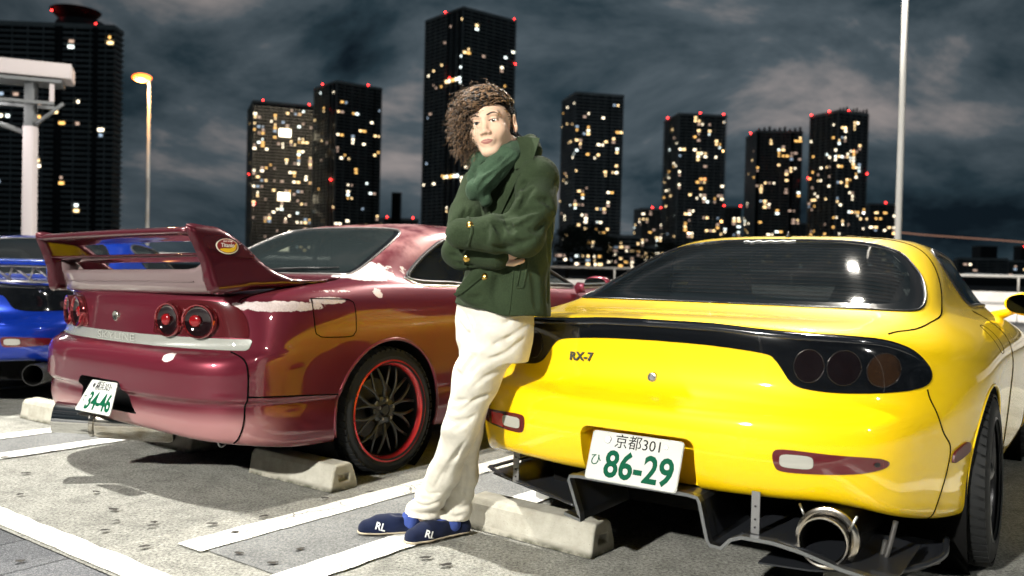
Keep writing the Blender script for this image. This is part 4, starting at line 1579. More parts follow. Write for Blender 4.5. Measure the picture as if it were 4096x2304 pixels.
# ================================================================ red two-door with round lamps and tall wing
RT = [
 [[0,.35,.27],[.22,.35,.27],[.45,.36,.265],[.62,.38,.26],[.70,.42,.25],[.74,.5,.24],[.76,.62,.23],[.76,.99,.23],[.72,1.5,.2],[.72,2.2,.2],[.72,2.9,.2],[.74,3.72,.22],[.66,4.2,.2],[.45,4.45,.2],[0,4.5,.2]],
 [[0,.06,.262],[.22,.062,.262],[.45,.075,.252],[.62,.105,.242],[.755,.175,.236],[.825,.31,.215],[.838,.52,.195],[.842,.99,.20],[.825,1.5,.17],[.82,2.2,.17],[.825,2.9,.17],[.838,3.72,.2],[.77,4.28,.18],[.5,4.55,.17],[0,4.62,.17]],
 [[0,.0,.315],[.22,.002,.315],[.45,.016,.31],[.63,.052,.305],[.775,.13,.30],[.838,.28,.29],[.849,.52,.28],[.852,.99,.28],[.838,1.5,.25],[.835,2.2,.25],[.838,2.9,.25],[.848,3.72,.28],[.80,4.3,.26],[.52,4.58,.26],[0,4.64,.26]],
 [[0,-0.018,0.372],[0.22,-0.016,0.372],[0.45,-0.002,0.372],[0.63,0.036,0.372],[0.785,0.122,0.372],[0.84,0.2724,0.366],[0.851,0.52,0.36],[0.855,0.99,0.354],[0.843,1.5,0.35],[0.84,2.2,0.35],[0.843,2.9,0.35],[0.853,3.72,0.35],[0.81,4.3,0.35],[0.52,4.59,0.35],[0,4.65,0.35]],
 [[0,-0.01,0.418],[0.22,-0.008,0.418],[0.45,0.006,0.418],[0.63,0.044,0.418],[0.785,0.13,0.418],[0.832,0.2772,0.412],[0.843,0.52,0.40599999999999997],[0.847,0.99,0.39999999999999997],[0.843,1.5,0.385],[0.84,2.2,0.385],[0.843,2.9,0.385],[0.853,3.72,0.385],[0.81,4.3,0.385],[0.52,4.59,0.385],[0,4.65,0.385]],
 [[0,-0.018,0.434],[0.22,-0.016,0.434],[0.45,-0.002,0.434],[0.63,0.036,0.434],[0.785,0.122,0.434],[0.834,0.2724,0.428],[0.845,0.52,0.422],[0.849,0.99,0.416],[0.843,1.5,0.4],[0.84,2.2,0.4],[0.843,2.9,0.4],[0.853,3.72,0.4],[0.81,4.3,0.4],[0.52,4.59,0.4],[0,4.65,0.4]],
 [[0,-0.034,0.448],[0.22,-0.032,0.448],[0.45,-0.018,0.448],[0.63,0.02,0.448],[0.785,0.106,0.448],[0.844,0.2628,0.442],[0.855,0.52,0.436],[0.859,0.99,0.43],[0.843,1.5,0.415],[0.84,2.2,0.415],[0.843,2.9,0.415],[0.853,3.72,0.415],[0.81,4.3,0.415],[0.52,4.59,0.415],[0,4.65,0.415]],
 [[0,-0.036,0.462],[0.22,-0.034,0.462],[0.45,-0.02,0.462],[0.63,0.018,0.462],[0.785,0.104,0.462],[0.845,0.2616,0.456],[0.856,0.52,0.45],[0.86,0.99,0.444],[0.843,1.5,0.425],[0.84,2.2,0.425],[0.843,2.9,0.425],[0.853,3.72,0.425],[0.81,4.3,0.425],[0.52,4.59,0.425],[0,4.65,0.425]],
 [[0,-.034,.50],[.22,-.032,.50],[.45,-.018,.50],[.63,.020,.50],[.785,.108,.50],[.845,.265,.495],[.856,.52,.49],[.862,.99,.49],[.848,1.5,.48],[.846,2.2,.48],[.848,2.9,.48],[.857,3.72,.48],[.81,4.3,.46],[.52,4.58,.46],[0,4.64,.46]],
 [[0,-.034,.575],[.22,-.032,.575],[.45,-.018,.575],[.63,.020,.575],[.785,.108,.575],[.847,.262,.573],[.858,.52,.57],[.865,.99,.57],[.852,1.5,.56],[.85,2.2,.56],[.852,2.9,.56],[.86,3.72,.56],[.81,4.29,.54],[.52,4.55,.53],[0,4.6,.53]],
 [[0,-.016,.628],[.22,-.013,.628],[.45,.002,.628],[.63,.042,.628],[.775,.125,.630],[.845,.262,.632],[.858,.52,.635],[.865,.99,.64],[.854,1.5,.63],[.852,2.2,.63],[.853,2.9,.62],[.86,3.72,.62],[.80,4.27,.6],[.52,4.5,.58],[0,4.55,.58]],
 [[0,.030,.648],[.22,.034,.648],[.45,.060,.648],[.63,.108,.650],[.762,.175,.652],[.838,.27,.656],[.857,.52,.662],[.864,.99,.675],[.855,1.5,.68],[.853,2.2,.68],[.853,2.9,.67],[.858,3.72,.67],[.79,4.24,.64],[.5,4.45,.61],[0,4.5,.61]],
 [[0,.034,.705],[.22,.040,.705],[.45,.072,.705],[.63,.124,.705],[.755,.19,.706],[.832,.29,.708],[.855,.52,.712],[.862,.99,.72],[.854,1.5,.73],[.852,2.2,.73],[.85,2.9,.72],[.853,3.72,.71],[.77,4.2,.67],[.48,4.4,.64],[0,4.45,.64]],
 [[0,.036,.80],[.22,.044,.80],[.45,.080,.80],[.62,.132,.80],[.735,.20,.80],[.815,.31,.80],[.846,.53,.802],[.853,.99,.805],[.848,1.5,.80],[.846,2.2,.80],[.843,2.9,.79],[.842,3.72,.755],[.74,4.1,.71],[.45,4.3,.68],[0,4.34,.68]],
 [[0,.036,.868],[.22,.046,.868],[.44,.082,.868],[.605,.135,.868],[.712,.205,.868],[.79,.32,.87],[.83,.54,.872],[.838,.99,.87],[.836,1.5,.86],[.834,2.2,.86],[.83,2.9,.845],[.82,3.72,.79],[.70,3.95,.75],[.42,4.1,.72],[0,4.13,.72]],
 [[0,.085,.905],[.22,.092,.905],[.43,.120,.904],[.58,.165,.902],[.675,.235,.902],[.748,.345,.905],[.80,.55,.91],[.812,.99,.915],[.812,1.5,.905],[.81,2.2,.90],[.80,2.9,.885],[.76,3.65,.82],[.62,3.75,.79],[.38,3.8,.77],[0,3.82,.77]],
 [[0,.42,.935],[.22,.42,.935],[.42,.425,.935],[.56,.44,.936],[.65,.48,.938],[.718,.56,.942],[.768,.74,.948],[.785,1.05,.95],[.79,1.5,.935],[.788,2.2,.925],[.77,2.9,.91],[.70,3.4,.85],[.54,3.48,.83],[.32,3.5,.82],[0,3.52,.82]],
 [[0,.84,.968],[.22,.84,.968],[.42,.845,.970],[.56,.855,.973],[.645,.88,.978],[.695,.94,.984],[.725,1.05,.985],[.745,1.22,.975],[.762,1.55,.952],[.765,2.2,.945],[.745,2.85,.93],[.66,3.15,.90],[.50,3.2,.895],[.28,3.22,.895],[0,3.23,.895]],
 [[0,1.06,1.082],[.21,1.06,1.082],[.40,1.065,1.082],[.53,1.075,1.080],[.61,1.10,1.078],[.655,1.16,1.078],[.682,1.27,1.075],[.698,1.40,1.065],[.710,1.66,1.045],[.715,2.2,1.04],[.695,2.65,1.03],[.60,2.85,1.02],[.45,2.9,1.02],[.25,2.92,1.02],[0,2.93,1.02]],
 [[0,1.27,1.188],[.2,1.27,1.188],[.38,1.275,1.186],[.50,1.285,1.182],[.572,1.31,1.178],[.612,1.36,1.175],[.636,1.46,1.17],[.648,1.56,1.163],[.656,1.76,1.148],[.660,2.2,1.14],[.64,2.45,1.135],[.55,2.56,1.13],[.40,2.6,1.13],[.22,2.62,1.13],[0,2.63,1.13]],
 [[0,1.46,1.272],[.18,1.46,1.271],[.34,1.465,1.268],[.45,1.475,1.262],[.525,1.50,1.255],[.562,1.55,1.250],[.582,1.63,1.247],[.590,1.71,1.244],[.595,1.86,1.24],[.597,2.1,1.235],[.58,2.26,1.23],[.50,2.3,1.228],[.35,2.33,1.228],[.2,2.34,1.228],[0,2.35,1.23]],
 [[0,1.74,1.306],[.15,1.74,1.306],[.27,1.745,1.304],[.35,1.75,1.302],[.40,1.77,1.30],[.425,1.81,1.298],[.435,1.86,1.297],[.438,1.90,1.296],[.438,1.96,1.295],[.435,2.05,1.293],[.42,2.13,1.292],[.36,2.15,1.291],[.24,2.16,1.291],[.13,2.17,1.291],[0,2.17,1.291]],
 [[0,1.93,1.312],[0,1.935,1.312],[0,1.94,1.312],[0,1.945,1.312],[0,1.95,1.312],[0,1.955,1.312],[0,1.96,1.312],[0,1.965,1.312],[0,1.97,1.312],[0,1.98,1.311],[0,1.99,1.311],[0,2.0,1.31],[0,2.01,1.31],[0,2.02,1.31],[0,2.02,1.31]],
]
red = empty('red_sports_car', (-1.8765, 4.0645, 0), -R(36.415))
tag(red, 'faded metallic red coupe with peeling paint, round tail lamps and tall rear wing', 'car')


def red_paint():
    m = paint('faded_red_paint', (0.20, 0.018, 0.032), 0.35, 0.34, dust=0.03)
    t, b = nodes(m)
    tcn = t.nodes.new('ShaderNodeTexCoord')
    sep = t.nodes.new('ShaderNodeSeparateXYZ')
    t.links.new(tcn.outputs['Object'], sep.inputs[0])
    X, Y, Z = sep.outputs
    ax = math_node(t, 'ABSOLUTE', X)

    def blob(yc, zc, ry, rz, k=1.0):
        a = math_node(t, 'DIVIDE', math_node(t, 'SUBTRACT', Y, yc), ry)
        c = math_node(t, 'DIVIDE', math_node(t, 'SUBTRACT', Z, zc), rz)
        s = math_node(t, 'ADD', math_node(t, 'MULTIPLY', a, a), math_node(t, 'MULTIPLY', c, c))
        return math_node(t, 'MULTIPLY', smooth01(t, s, 1.0, 0.0), k)

    # lacquer peeled along the deck edge, the foot of the rear pillar and round the filler flap
    pb = [blob(.36, .848, .30, .034, 1.0), blob(.97, .995, .24, .045, 1.05), blob(1.04, 1.03, .16, .05, .75), blob(.93, .905, .05, .035, .8), blob(.60, .872, .16, .026, .85), blob(.66, .915, .20, .010, .6),
          blob(1.40, .945, .30, .012, .55), blob(1.22, 1.02, .05, .035, .62)]
    s = pb[0]
    for q in pb[1:]:
        s = math_node(t, 'MAXIMUM', s, q)
    s = math_node(t, 'MULTIPLY', s, smooth01(t, ax, 0.50, 0.60))
    # one chip on the bumper
    a = math_node(t, 'DIVIDE', math_node(t, 'SUBTRACT', X, .475), .045)
    c = math_node(t, 'DIVIDE', math_node(t, 'SUBTRACT', Z, .618), .026)
    chip = smooth01(t, math_node(t, 'ADD', math_node(t, 'MULTIPLY', a, a), math_node(t, 'MULTIPLY', c, c)), 1.2, 0.0)
    chip = math_node(t, 'MULTIPLY', chip, smooth01(t, Y, 0.1, 0.06))
    s = math_node(t, 'MAXIMUM', s, math_node(t, 'MULTIPLY', chip, 0.9))
    n = noise(t, 30, 9, 0.74, vec=tcn.outputs['Object'], dist=0.5)
    k = math_node(t, 'ADD', math_node(t, 'MULTIPLY', s, 0.57), n.outputs['Fac'])
    peel = smooth01(t, k, 0.80, 0.835)
    # overhead light and peeled lacquer coloured into roof and pillar; lower bumper paler too
    n2 = noise(t, 4.5, 5, 0.6, vec=tcn.outputs['Object'])
    up = smooth01(t, Z, 1.02, 1.16)
    hz = math_node(t, 'MULTIPLY', up, smooth01(t, n2.outputs['Fac'], 0.30, 0.60))
    lowb = math_node(t, 'MULTIPLY', smooth01(t, Z, 0.42, 0.33), smooth01(t, Y, 0.45, 0.12))
    hz = math_node(t, 'MAXIMUM', hz, math_node(t, 'MULTIPLY', lowb, 0.8))
    base = mixc(t, hz, (0.120, 0.014, 0.026), (0.42, 0.21, 0.21))
    pn = noise(t, 120, 4, 0.7, vec=tcn.outputs['Object'])
    pcol = mixc(t, pn.outputs['Fac'], (0.36, 0.25, 0.25), (0.80, 0.74, 0.72))
    base = mixc(t, peel, base, pcol)
    t.links.new(base, b.inputs['Base Color'])
    t.links.new(math_node(t, 'MULTIPLY', math_node(t, 'SUBTRACT', 1.0, math_node(t, 'MAXIMUM', peel, math_node(t, 'MULTIPLY', hz, 0.6))), 0.35), b.inputs['Metallic'])
    t.links.new(math_node(t, 'SUBTRACT', 1.0, math_node(t, 'MAXIMUM', peel, math_node(t, 'MULTIPLY', hz, 0.55))), b.inputs['Coat Weight'])
    return m


M_red = red_paint()
M_redp = paint('dark_red_wing_paint', (0.062, 0.006, 0.012), 0.3, 0.35, dust=0.06)
M_pinkp = paint('faded_pink_garnish', (0.20, 0.145, 0.145), 0.2, 0.4, dust=0.15)


def build_red(root):
    G, N = patch(RT, 176, 190, sharp=0.6)
    S = Surf.mirrored(G, N)
    bvh = S.bvh()

    def arch(yc, zc, rad):
        def g(V):
            d = np.hypot(V[:, 1] - yc, V[:, 2] - zc) - rad
            low = np.maximum(np.abs(V[:, 1] - yc) - rad, V[:, 2] - zc)
            d = np.minimum(d, low)
            return np.where(np.abs(V[:, 0]) > 0.6, d, np.maximum(d, 0.05))
        return g
    S, _ = S.split(arch(1.0, 0.31, 0.362))
    S, _ = S.split(arch(3.72, 0.31, 0.36))
    # tail: lamp panel either side, reflector strip below, glass
    half_l = [(.285, .712), (.292, .76), (.315, .81), (.355, .85), (.41, .866), (.55, .868), (.64, .862), (.70, .845), (.735, .81), (.757, .76), (.768, .712)]
    lam = crv(half_l, 5).tolist()
    S, LP = S.split(gpoly(lam, 0, 2, lambda V: V[:, 1] < 0.5, absx=True))
    strip = sym([(0, .704), (.3, .704), (.6, .705), (.772, .706), (.780, .70), (.780, .664), (.772, .657), (.6, .656), (.3, .655), (0, .655)])
    S, ST = S.split(gpoly(strip, 0, 2, lambda V: V[:, 1] < 0.4))
    rgl = [(0, .862), (.3, .864), (.5, .874), (.60, .885), (.632, .905), (.630, .95), (.605, 1.08), (.565, 1.25), (.52, 1.375), (.475, 1.43), (.40, 1.452), (.2, 1.455), (0, 1.456)]
    rg = sym(crv(rgl, 4).tolist())
    S, RG = S.split(gpoly(rg, 0, 1, lambda V: (V[:, 2] > 0.93) & (V[:, 1] < 1.7)))
    q = crv([(1.225, .985), (1.30, .962), (1.55, .955), (1.80, .953), (1.80, 1.20), (1.72, 1.205), (1.60, 1.185), (1.45, 1.12), (1.32, 1.05)], 5, True)
    S, QG = S.split(gpoly(q, 1, 2, lambda V: np.abs(V[:, 0]) > 0.5))
    d = crv([(1.86, .955), (2.3, .953), (2.82, .945), (2.86, .955), (2.62, 1.06), (2.42, 1.15), (2.25, 1.198), (2.1, 1.208), (1.87, 1.208)], 5, True)
    S, DG = S.split(gpoly(d, 1, 2, lambda V: np.abs(V[:, 0]) > 0.5))
    ws = sym(crv([(0, 3.12), (.3, 3.11), (.52, 3.07), (.62, 3.0), (.57, 2.78), (.5, 2.5), (.42, 2.32), (.2, 2.28), (0, 2.28)], 4).tolist())
    S, WS = S.split(gpoly(ws, 0, 1, lambda V: (V[:, 2] > 0.9) & (V[:, 1] > 2.2)))
    pk = [(-.225, .345), (-.215, .455), (-.20, .478), (-.18, .486), (.135, .486), (.15, .478), (.165, .455), (.255, .345)]
    S, PK = S.split(gpoly(pk, 0, 2, lambda V: V[:, 1] < 0.3))
    S.obj('body', M_red, root)
    es = {tuple(x) for x in np.concatenate([PK.T[:, [0, 1]], PK.T[:, [1, 2]], PK.T[:, [2, 0]]]).tolist()}
    be = [(a, b) for a, b in es if (b, a) not in es and abs(PK.V[a][0]) + abs(PK.V[b][0]) > 2e-4]
    V0, V1 = PK.V, PK.V.copy()
    V1[:, 1] = 0.07
    F = [(a, b, b + len(V0), a + len(V0)) for a, b in be] + [tuple(int(i) + len(V0) for i in t) for t in PK.T]
    mk('plate_recess', np.concatenate([V0, V1]), F, M_black, root, smooth=False)
    # lamps
    fr = lambda u, v: (u, -0.5, v)
    for s in (1, -1):
        _, pc = LP.split(lambda V, s=s: -s * V[:, 0])
        lo = pc.obj('tail_lamp', mat('deep_red_panel', (0.065, 0.007, 0.009), 0.12, 0, 1.0), root, 0.003, 0.02)
        for cx, rx in ((.393, .078), (.560, .088)):
            c0 = on_surf(bvh, [(s * cx, -0.5, .777)], (0, 1, 0), 0.0)[0]
            nx = on_surf(bvh, [(s * (cx - .04), -0.5, .777), (s * (cx + .04), -0.5, .777)], (0, 1, 0), 0.0)
            tx = (nx[1] - nx[0]).normalized() * s
            ny = Vector((-tx.y, tx.x, 0)).normalized()   # lateral tangent -> facing
            if ny.y > 0:
                ny = -ny
            Mx = Matrix.Translation(c0 + ny * 0.020) @ ny.to_track_quat('Z', 'Y').to_matrix().to_4x4() @ Matrix.Diagonal((rx / .078, 1, 1, 1))
            parts = [
                ('lamp_ring', [(.0765, -.022), (.0765, .006), (.074, .011), (.069, .010), (.066, .004), (.064, -.004)], mat('red_chrome', (0.40, 0.06, 0.07), 0.10, 0.9, 1.0)),
                ('lamp_bowl', [(.065, .001), (.060, -.003), (.045, -.009), (.028, -.014), (.0, -.016)], mat('dark_bowl', (0.016, 0.006, 0.007), 0.06, 0.5, 1.0)),
                ('lamp_lens', [(.0, .000), (.012, -.0005), (.022, -.003), (.026, -.007), (.027, -.013)], mat('lamp_red', (0.20, 0.004, 0.006), 0.15, 0, 1.0)),
            ]
            for nm, prof, m in parts:
                o = lathe(nm, prof, m, lo, 40, 2)
                if nm == 'lamp_lens':
                    o.data.transform(Matrix.Translation((-0.024 if s > 0 else -0.01, 0, 0)))
                o.data.transform(Mx)
    ST_c, ST_s = ST.split(lambda V: 0.285 - np.abs(V[:, 0]))
    m_strip = mat('ribbed_clear_strip', (0.30, 0.31, 0.28), 0.25, 0.0, 1.0)
    t, b = nodes(m_strip)
    wv = t.nodes.new('ShaderNodeTexWave')
    wv.bands_direction = 'X'
    wv.inputs['Scale'].default_value = 70
    tcn = t.nodes.new('ShaderNodeTexCoord')
    t.links.new(tcn.outputs['Object'], wv.inputs['Vector'])
    bump(t, b, wv.outputs['Fac'], 0.35, 0.003)
    ST_c.obj('reflector_strip', m_strip, root, 0.004, 0.015)
    for s in (1, -1):
        _, pc = ST_s.split(lambda V, s=s: -s * V[:, 0])
        pc.obj('reflector_strip', m_strip, root, 0.0035, 0.015)
    # raised lettering on the strip
    sp = on_surf(bvh, [(-.02, -0.5, .680), (.02, -0.5, .680)], (0, 1, 0), 0.0045)
    text_mesh('strip_lettering', 'SKYLINE', 0.046, mat('strip_letters', (0.34, 0.35, 0.32), 0.3), root, Matrix.Translation((sp[0] + sp[1]) / 2) @ Matrix.Rotation(R(90), 4, 'X'), 0.0015, 0.0, 1.9)
    # emblem
    c = on_surf(bvh, [(0, -0.5, .777)], (0, 1, 0), 0)[0]
    lathe('emblem', [(0, -.010), (.012, -.012), (.021, -.013), (.024, -.011), (.026, 0)], mat('emblem_silver', (0.7, 0.68, 0.6), 0.2, 1.0), root, 28, 1, tuple(c))
    # glass
    inner = sym([(x * 0.93, 0.905 + (y - 0.862) * 0.90) for x, y in crv(rgl, 4).tolist()])
    RB, RI = RG.split(gpoly(inner, 0, 1))
    rw = RI.obj('rear_window', glass('red_car_rear_glass', (0.02, 0.027, 0.028), 0.62), root, -0.002)
    RB.obj('glass_border', M_frit, rw, -0.001)
    tr = [(x, y, 2.0) for x, y in crv(rgl, 4).tolist()]
    seam('window_trim', bvh, tr + [(-x, y, z) for x, y, z in tr[::-1]][1:], (0, 0, -1), root, 0.006, 0.001, mat('bright_trim', (0.45, 0.43, 0.42), 0.3, 0.9), 8)
    gs = glass('red_car_side_glass', (0.015, 0.018, 0.021), 0.6)
    for s in (1, -1):
        for pc, pl, nm in ((QG, q, 'quarter_window'), (DG, d, 'door_window')):
            _, piece = pc.split(lambda V, s=s: -s * V[:, 0])
            piece.obj(nm, gs, root, -0.004)
            P = [(s * 1.2, y, z) for y, z in np.vstack([pl, pl[:1]])]
            seam('window_seal', bvh, P, (-s, 0, 0), root, 0.013, 0.0, M_black, 8)
        P = [(s * 1.2, y, z) for y, z in crv([(1.195, .985), (1.28, .945), (1.55, .938), (2.2, .934), (2.84, .925)], 6)]
        seam('belt_moulding', bvh, P, (-s, 0, 0), root, 0.006, 0.001, mat('bright_trim'), 6)
    WS.obj('windscreen', glass('red_car_windscreen', (0.02, 0.022, 0.024), 0.35), root, -0.002)
    # panel gaps
    for s in (1, -1):
        P = crv([(.105, .652), (.125, .60), (.13, .50), (.125, .40), (.12, .33), (.11, .26)], 6)
        P3 = []
        for y, z in P:
            P3.append((s * 1.4, y + .04, z))
        seam('panel_gap', bvh, P3, (-s, 0, 0), root, 0.004)
        seam('panel_gap', bvh, [(s * 1.4, y, z) for y, z in crv([(.165, .462), (.30, .455), (.50, .443), (.645, .432)], 8)], (-s, 0, 0), root, 0.004)
        fl = [(.505, .87), (.505, .74), (.525, .715), (.56, .705), (.71, .702), (.74, .715), (.752, .74), (.752, .85), (.735, .87), (.70, .878), (.53, .882)]
        if s > 0:
            fp = crv(fl, 4, True)
            seam('panel_gap', bvh, [(s * 1.4, y, z) for y, z in np.vstack([fp, fp[:1]])], (-s, 0, 0), root, 0.0026)
        seam('panel_gap', bvh, [(s * 1.4, y, z) for y, z in crv([(1.83, .94), (1.80, .75), (1.78, .5), (1.80, .25)], 6)], (-s, 0, 0), root, 0.003)
        seam('panel_gap', bvh, [(s * 1.4, y, z) for y, z in crv([(3.0, .86), (3.02, .7), (3.02, .4), (3.0, .25)], 6)], (-s, 0, 0), root, 0.003)
        seam('panel_gap', bvh, [(s * x, y, 2) for x, y in crv([(.70, .20), (.715, .30), (.70, .55), (.685, .75), (.64, .84)], 6)], (0, 0, -1), root, 0.003)
        hd = crv([(2.02, .80), (2.05, .815), (2.20, .815), (2.23, .80), (2.20, .785), (2.05, .785)], 3, True)
        drape('door_handle', bvh, hd.tolist(), lambda u, v, s=s: (s * 1.4, u, v), M_red, root, 0.014, 0.03, 0.016, (-s, 0, 0))
    # arches, wells
    for yc, rad in ((1.0, .362), (3.72, .36)):
        for s in (1, -1):
            an = np.linspace(R(-18), R(198), 44)
            P = [(s * 1.5, yc + math.cos(a) * (rad + .004), .31 + math.sin(a) * (rad + .004)) for a in an]
            seam('arch_lip', bvh, P, (-s, 0, 0), root, 0.009, -0.003, M_red, 8)
            V, F = lathe_geo([(rad + .012, s * .835), (rad + .012, s * .5), (.02, s * .48)], 40, 0, (0, yc, .31))
            mk('wheel_well', V, F, M_void, root)
    bm = bmesh.new()
    box_bm(bm, (-.50, .34, .20), (.50, 4.4, .30))
    bmobj('underbody', bm, M_void, root)
    bm = bmesh.new()
    box_bm(bm, (-.68, 1.3, .30), (.68, 3.1, .42))
    box_bm(bm, (-.62, .55, .80), (.62, 1.35, .86))
    bmobj('cabin_floor', bm, mat('parcel_shelf', (0.05, 0.055, 0.055), 0.9), root)
    for x in (-.37, .37):
        seat(root, x, 2.05, 0.32)
    # wiper
    P = on_surf(bvh, [(x, y, 2) for x, y in ((.05, .86), (.15, .895), (.30, .915), (.46, .93))], (0, 0, -1), 0.016)
    tube('wiper', P, [0.009, 0.008, 0.006, 0.004], M_black, root, n=6)
    P = on_surf(bvh, [(x, y, 2) for x, y in ((.12, .915), (.30, .935), (.50, .955))], (0, 0, -1), 0.008)
    tube('wiper', P, 0.005, M_black, root, n=6)
    # mirrors
    for s in (1, -1):
        bm = bmesh.new()
        bmesh.ops.create_uvsphere(bm, u_segments=24, v_segments=16, radius=1)
        for v in bm.verts:
            x, y, z = v.co
            sx, sz = (math.copysign(abs(x) ** .75, x), math.copysign(abs(z) ** .75, z))
            y2 = y if y > 0 else y * 0.3
            v.co = (s * .965 + sx * .098, 2.80 + y2 * .08, .945 + sz * .068)
        mr = bmobj('door_mirror', bm, M_red, root, True)
        bm = bmesh.new()
        prism_bm(bm, [(s * .965 + a * .082, .945 + b_ * .055) for a, b_ in oval(0, 0, 1, 1, 28, 3)], 1, 2.768, 2.776)
        bmobj('mirror_glass', bm, mat('bright_mirror_glass', (0.8, 0.82, 0.82), 0.02, 1.0), mr)
        tube('mirror_arm', [(s * .80, 2.83, .93), (s * .88, 2.82, .93)], [.04, .03], M_red, mr, n=10)
    # wheels
    for s in (1, -1):
        make_wheel(root, s * .858, 1.0, .315, s, .318, .25, .252, 'mesh', M_gun, M_redlip, 0.035)
        make_wheel(root, s * .855, 3.72, .312, s, .315, .23, .252, 'mesh', M_gun, M_redlip, 0.03)
    return bvh


RB_ = build_red(red)
# ---- tall rear wing
wing = bpy.data.objects.new('rear_wing', None)
link(wing, red)
wing.rotation_euler = (0, R(-1.2), 0)
wing.location = (.0195, 0, 0)


def airfoil(name, x0, x1, yc, zc, chord, th, ang, m, parent, nx=24, camber=0.0, bow=0.0, tw=0.0):
    prof = []
    for k in range(20):
        a = 2 * math.pi * k / 20
        c, s = math.cos(a), math.sin(a)
        prof.append((c * chord / 2, s * th / 2 * (0.75 - 0.25 * c) + camber * (1 - (c) ** 2)))
    V, F = [], []
    ca, sa = math.cos(ang), math.sin(ang)
    for i in range(nx + 1):
        f = i / nx
        x = x0 + (x1 - x0) * f
        bz = bow * (1 - (2 * f - 1) ** 2)
        for py, pz in prof:
            V.append((x, yc + py * ca - pz * sa, zc + bz + py * sa + pz * ca))
    n = len(prof)
    for i in range(nx):
        for k in range(n):
            a, b = i * n + k, i * n + (k + 1) % n
            F.append((a, a + n, b + n, b))
    F.append(tuple(range(n)))
    F.append(tuple(range(nx * n, nx * n + n))[::-1])
    return mk(name, V, F, m, parent)


def plate_profile(s, m, name, x_top, x_bot, th):
    """end plate: outline in (y, z) leaning inwards towards its foot."""
    out = crv([(-.035, 1.178), (.06, 1.180), (.15, 1.166), (.26, 1.098), (.36, 1.018), (.47, .972), (.62, .952), (.80, .962), (.62, .925), (.30, .905), (.105, .888), (.060, .890), (.040, .93), (.030, 1.00), (.0, 1.08)], 5, True)
    V, F = [], []
    n = len(out)
    P = [Vector((float(a), float(b))) for a, b in out]
    lo, hi = out.min(0), out.max(0)
    gx, gy = np.arange(lo[0], hi[0], .02), np.arange(lo[1], hi[1], .02)
    Q = np.stack(np.meshgrid(gx, gy), -1).reshape(-1, 2)
    sd = poly_sd(Q, out)
    P += [Vector((float(a), float(b))) for a, b in Q[sd < -.006]]
    v2, _, f2, _, _, _ = delaunay_2d_cdt(P, [(i, (i + 1) % n) for i in range(n)], [], 1, 1e-6)
    v2 = np.array([[v.x, v.y] for v in v2])
    dd = -poly_sd(v2, out)
    dd = np.maximum(dd, 0)
    for side in (1, -1):
        for (y, z), e in zip(v2, dd):
            f = (z - .89) / .29
            w = th * (1.0 + 1.0 * max(0, 1 - f) ** 2)
            bulge = w * min(1.0, (e / .018)) ** 0.5 if e < .018 else w
            xm = x_bot + (x_top - x_bot) * np.clip(f, 0, 1.1) ** 0.8
            V.append((s * (xm + side * bulge / 2), y, z))
    nv = len(v2)
    for f in f2:
        a, b, c = f
        F.append((a, b, c) if s > 0 else (c, b, a))
        F.append((c + nv, b + nv, a + nv) if s > 0 else (a + nv, b + nv, c + nv))
    o = mk(name, V, F, m, parent=wing)
    bm = bmesh.new()
    bm.from_mesh(o.data)
    bmesh.ops.remove_doubles(bm, verts=bm.verts, dist=1e-5)
    bmesh.ops.recalc_face_normals(bm, faces=bm.faces)
    bm.to_mesh(o.data)
    bm.free()
    o.data.polygons.foreach_set('use_smooth', [True] * len(o.data.polygons))
    return o


for s in (1, -1):
    pl = plate_profile(s, M_redp, 'end_plate', .655, .690, .042)
    if s > 0:
        pbv = BVHTree.FromPolygons([v.co[:] for v in pl.data.vertices], [p.vertices[:] for p in pl.data.polygons])
        ff = lambda u, v: (1.2, u, v)
        rec = drape('sticker_panel', pbv, crv([(.03, 1.13), (.10, 1.137), (.19, 1.122), (.275, 1.07), (.285, 1.050), (.20, 1.048), (.08, 1.072), (.035, 1.095)], 5, True).tolist(), ff, mat('panel_dark', (0.055, 0.008, 0.012), 0.2, 0, 1), pl, 0.002, 0.02, 0.004, (-1, 0, 0))
        st = drape('oval_sticker', pbv, oval(.145, 1.093, .056, .034, 36), ff, mat('sticker_cream', (0.85, 0.82, 0.68), 0.4), pl, 0.0042, 0.02, 0.002, (-1, 0, 0))
        drape('sticker_red', pbv, oval(.145, 1.094, .051, .030, 36), ff, mat('sticker_red_ink', (0.22, 0.01, 0.012), 0.4), st, 0.0052, 0.02, 0.0015, (-1, 0, 0))
        drape('sticker_yellow', pbv, crv([(.105, 1.080), (.12, 1.070), (.145, 1.066), (.172, 1.071), (.188, 1.086), (.192, 1.108), (.180, 1.098), (.16, 1.085), (.13, 1.084)], 4, True).tolist(), ff, mat('sticker_yellow_ink', (0.85, 0.55, 0.02), 0.4), st, 0.006, 0.02, 0.0015, (-1, 0, 0))
        hx = on_surf(pbv, [(1.2, .145, 1.097)], (-1, 0, 0), 0.0075)[0]
        Mt = Matrix.Translation(hx) @ Matrix(((0, 0, 1), (1, 0, 0), (0, 1, 0))).to_4x4()
        text_mesh('sticker_text', 'Titanio', 0.024, mat('sticker_white'), st, Mt, 0.0005, 0.0006)
        Mt2 = Matrix.Translation(hx + Vector((0, 0, .017))) @ Matrix(((0, 0, 1), (1, 0, 0), (0, 1, 0))).to_4x4()
        text_mesh('sticker_text', 'FINE TITAN', 0.009, mat('sticker_white'), st, Mt2, 0.0005, 0)
airfoil('wing_blade', -.645, .645, .066, 1.138, .20, .056, R(-9), M_redp, wing, camber=.012, bow=.004)
airfoil('lower_blade', -.64, .64, .12, 1.045, .17, .026, R(-10), M_redp, wing)
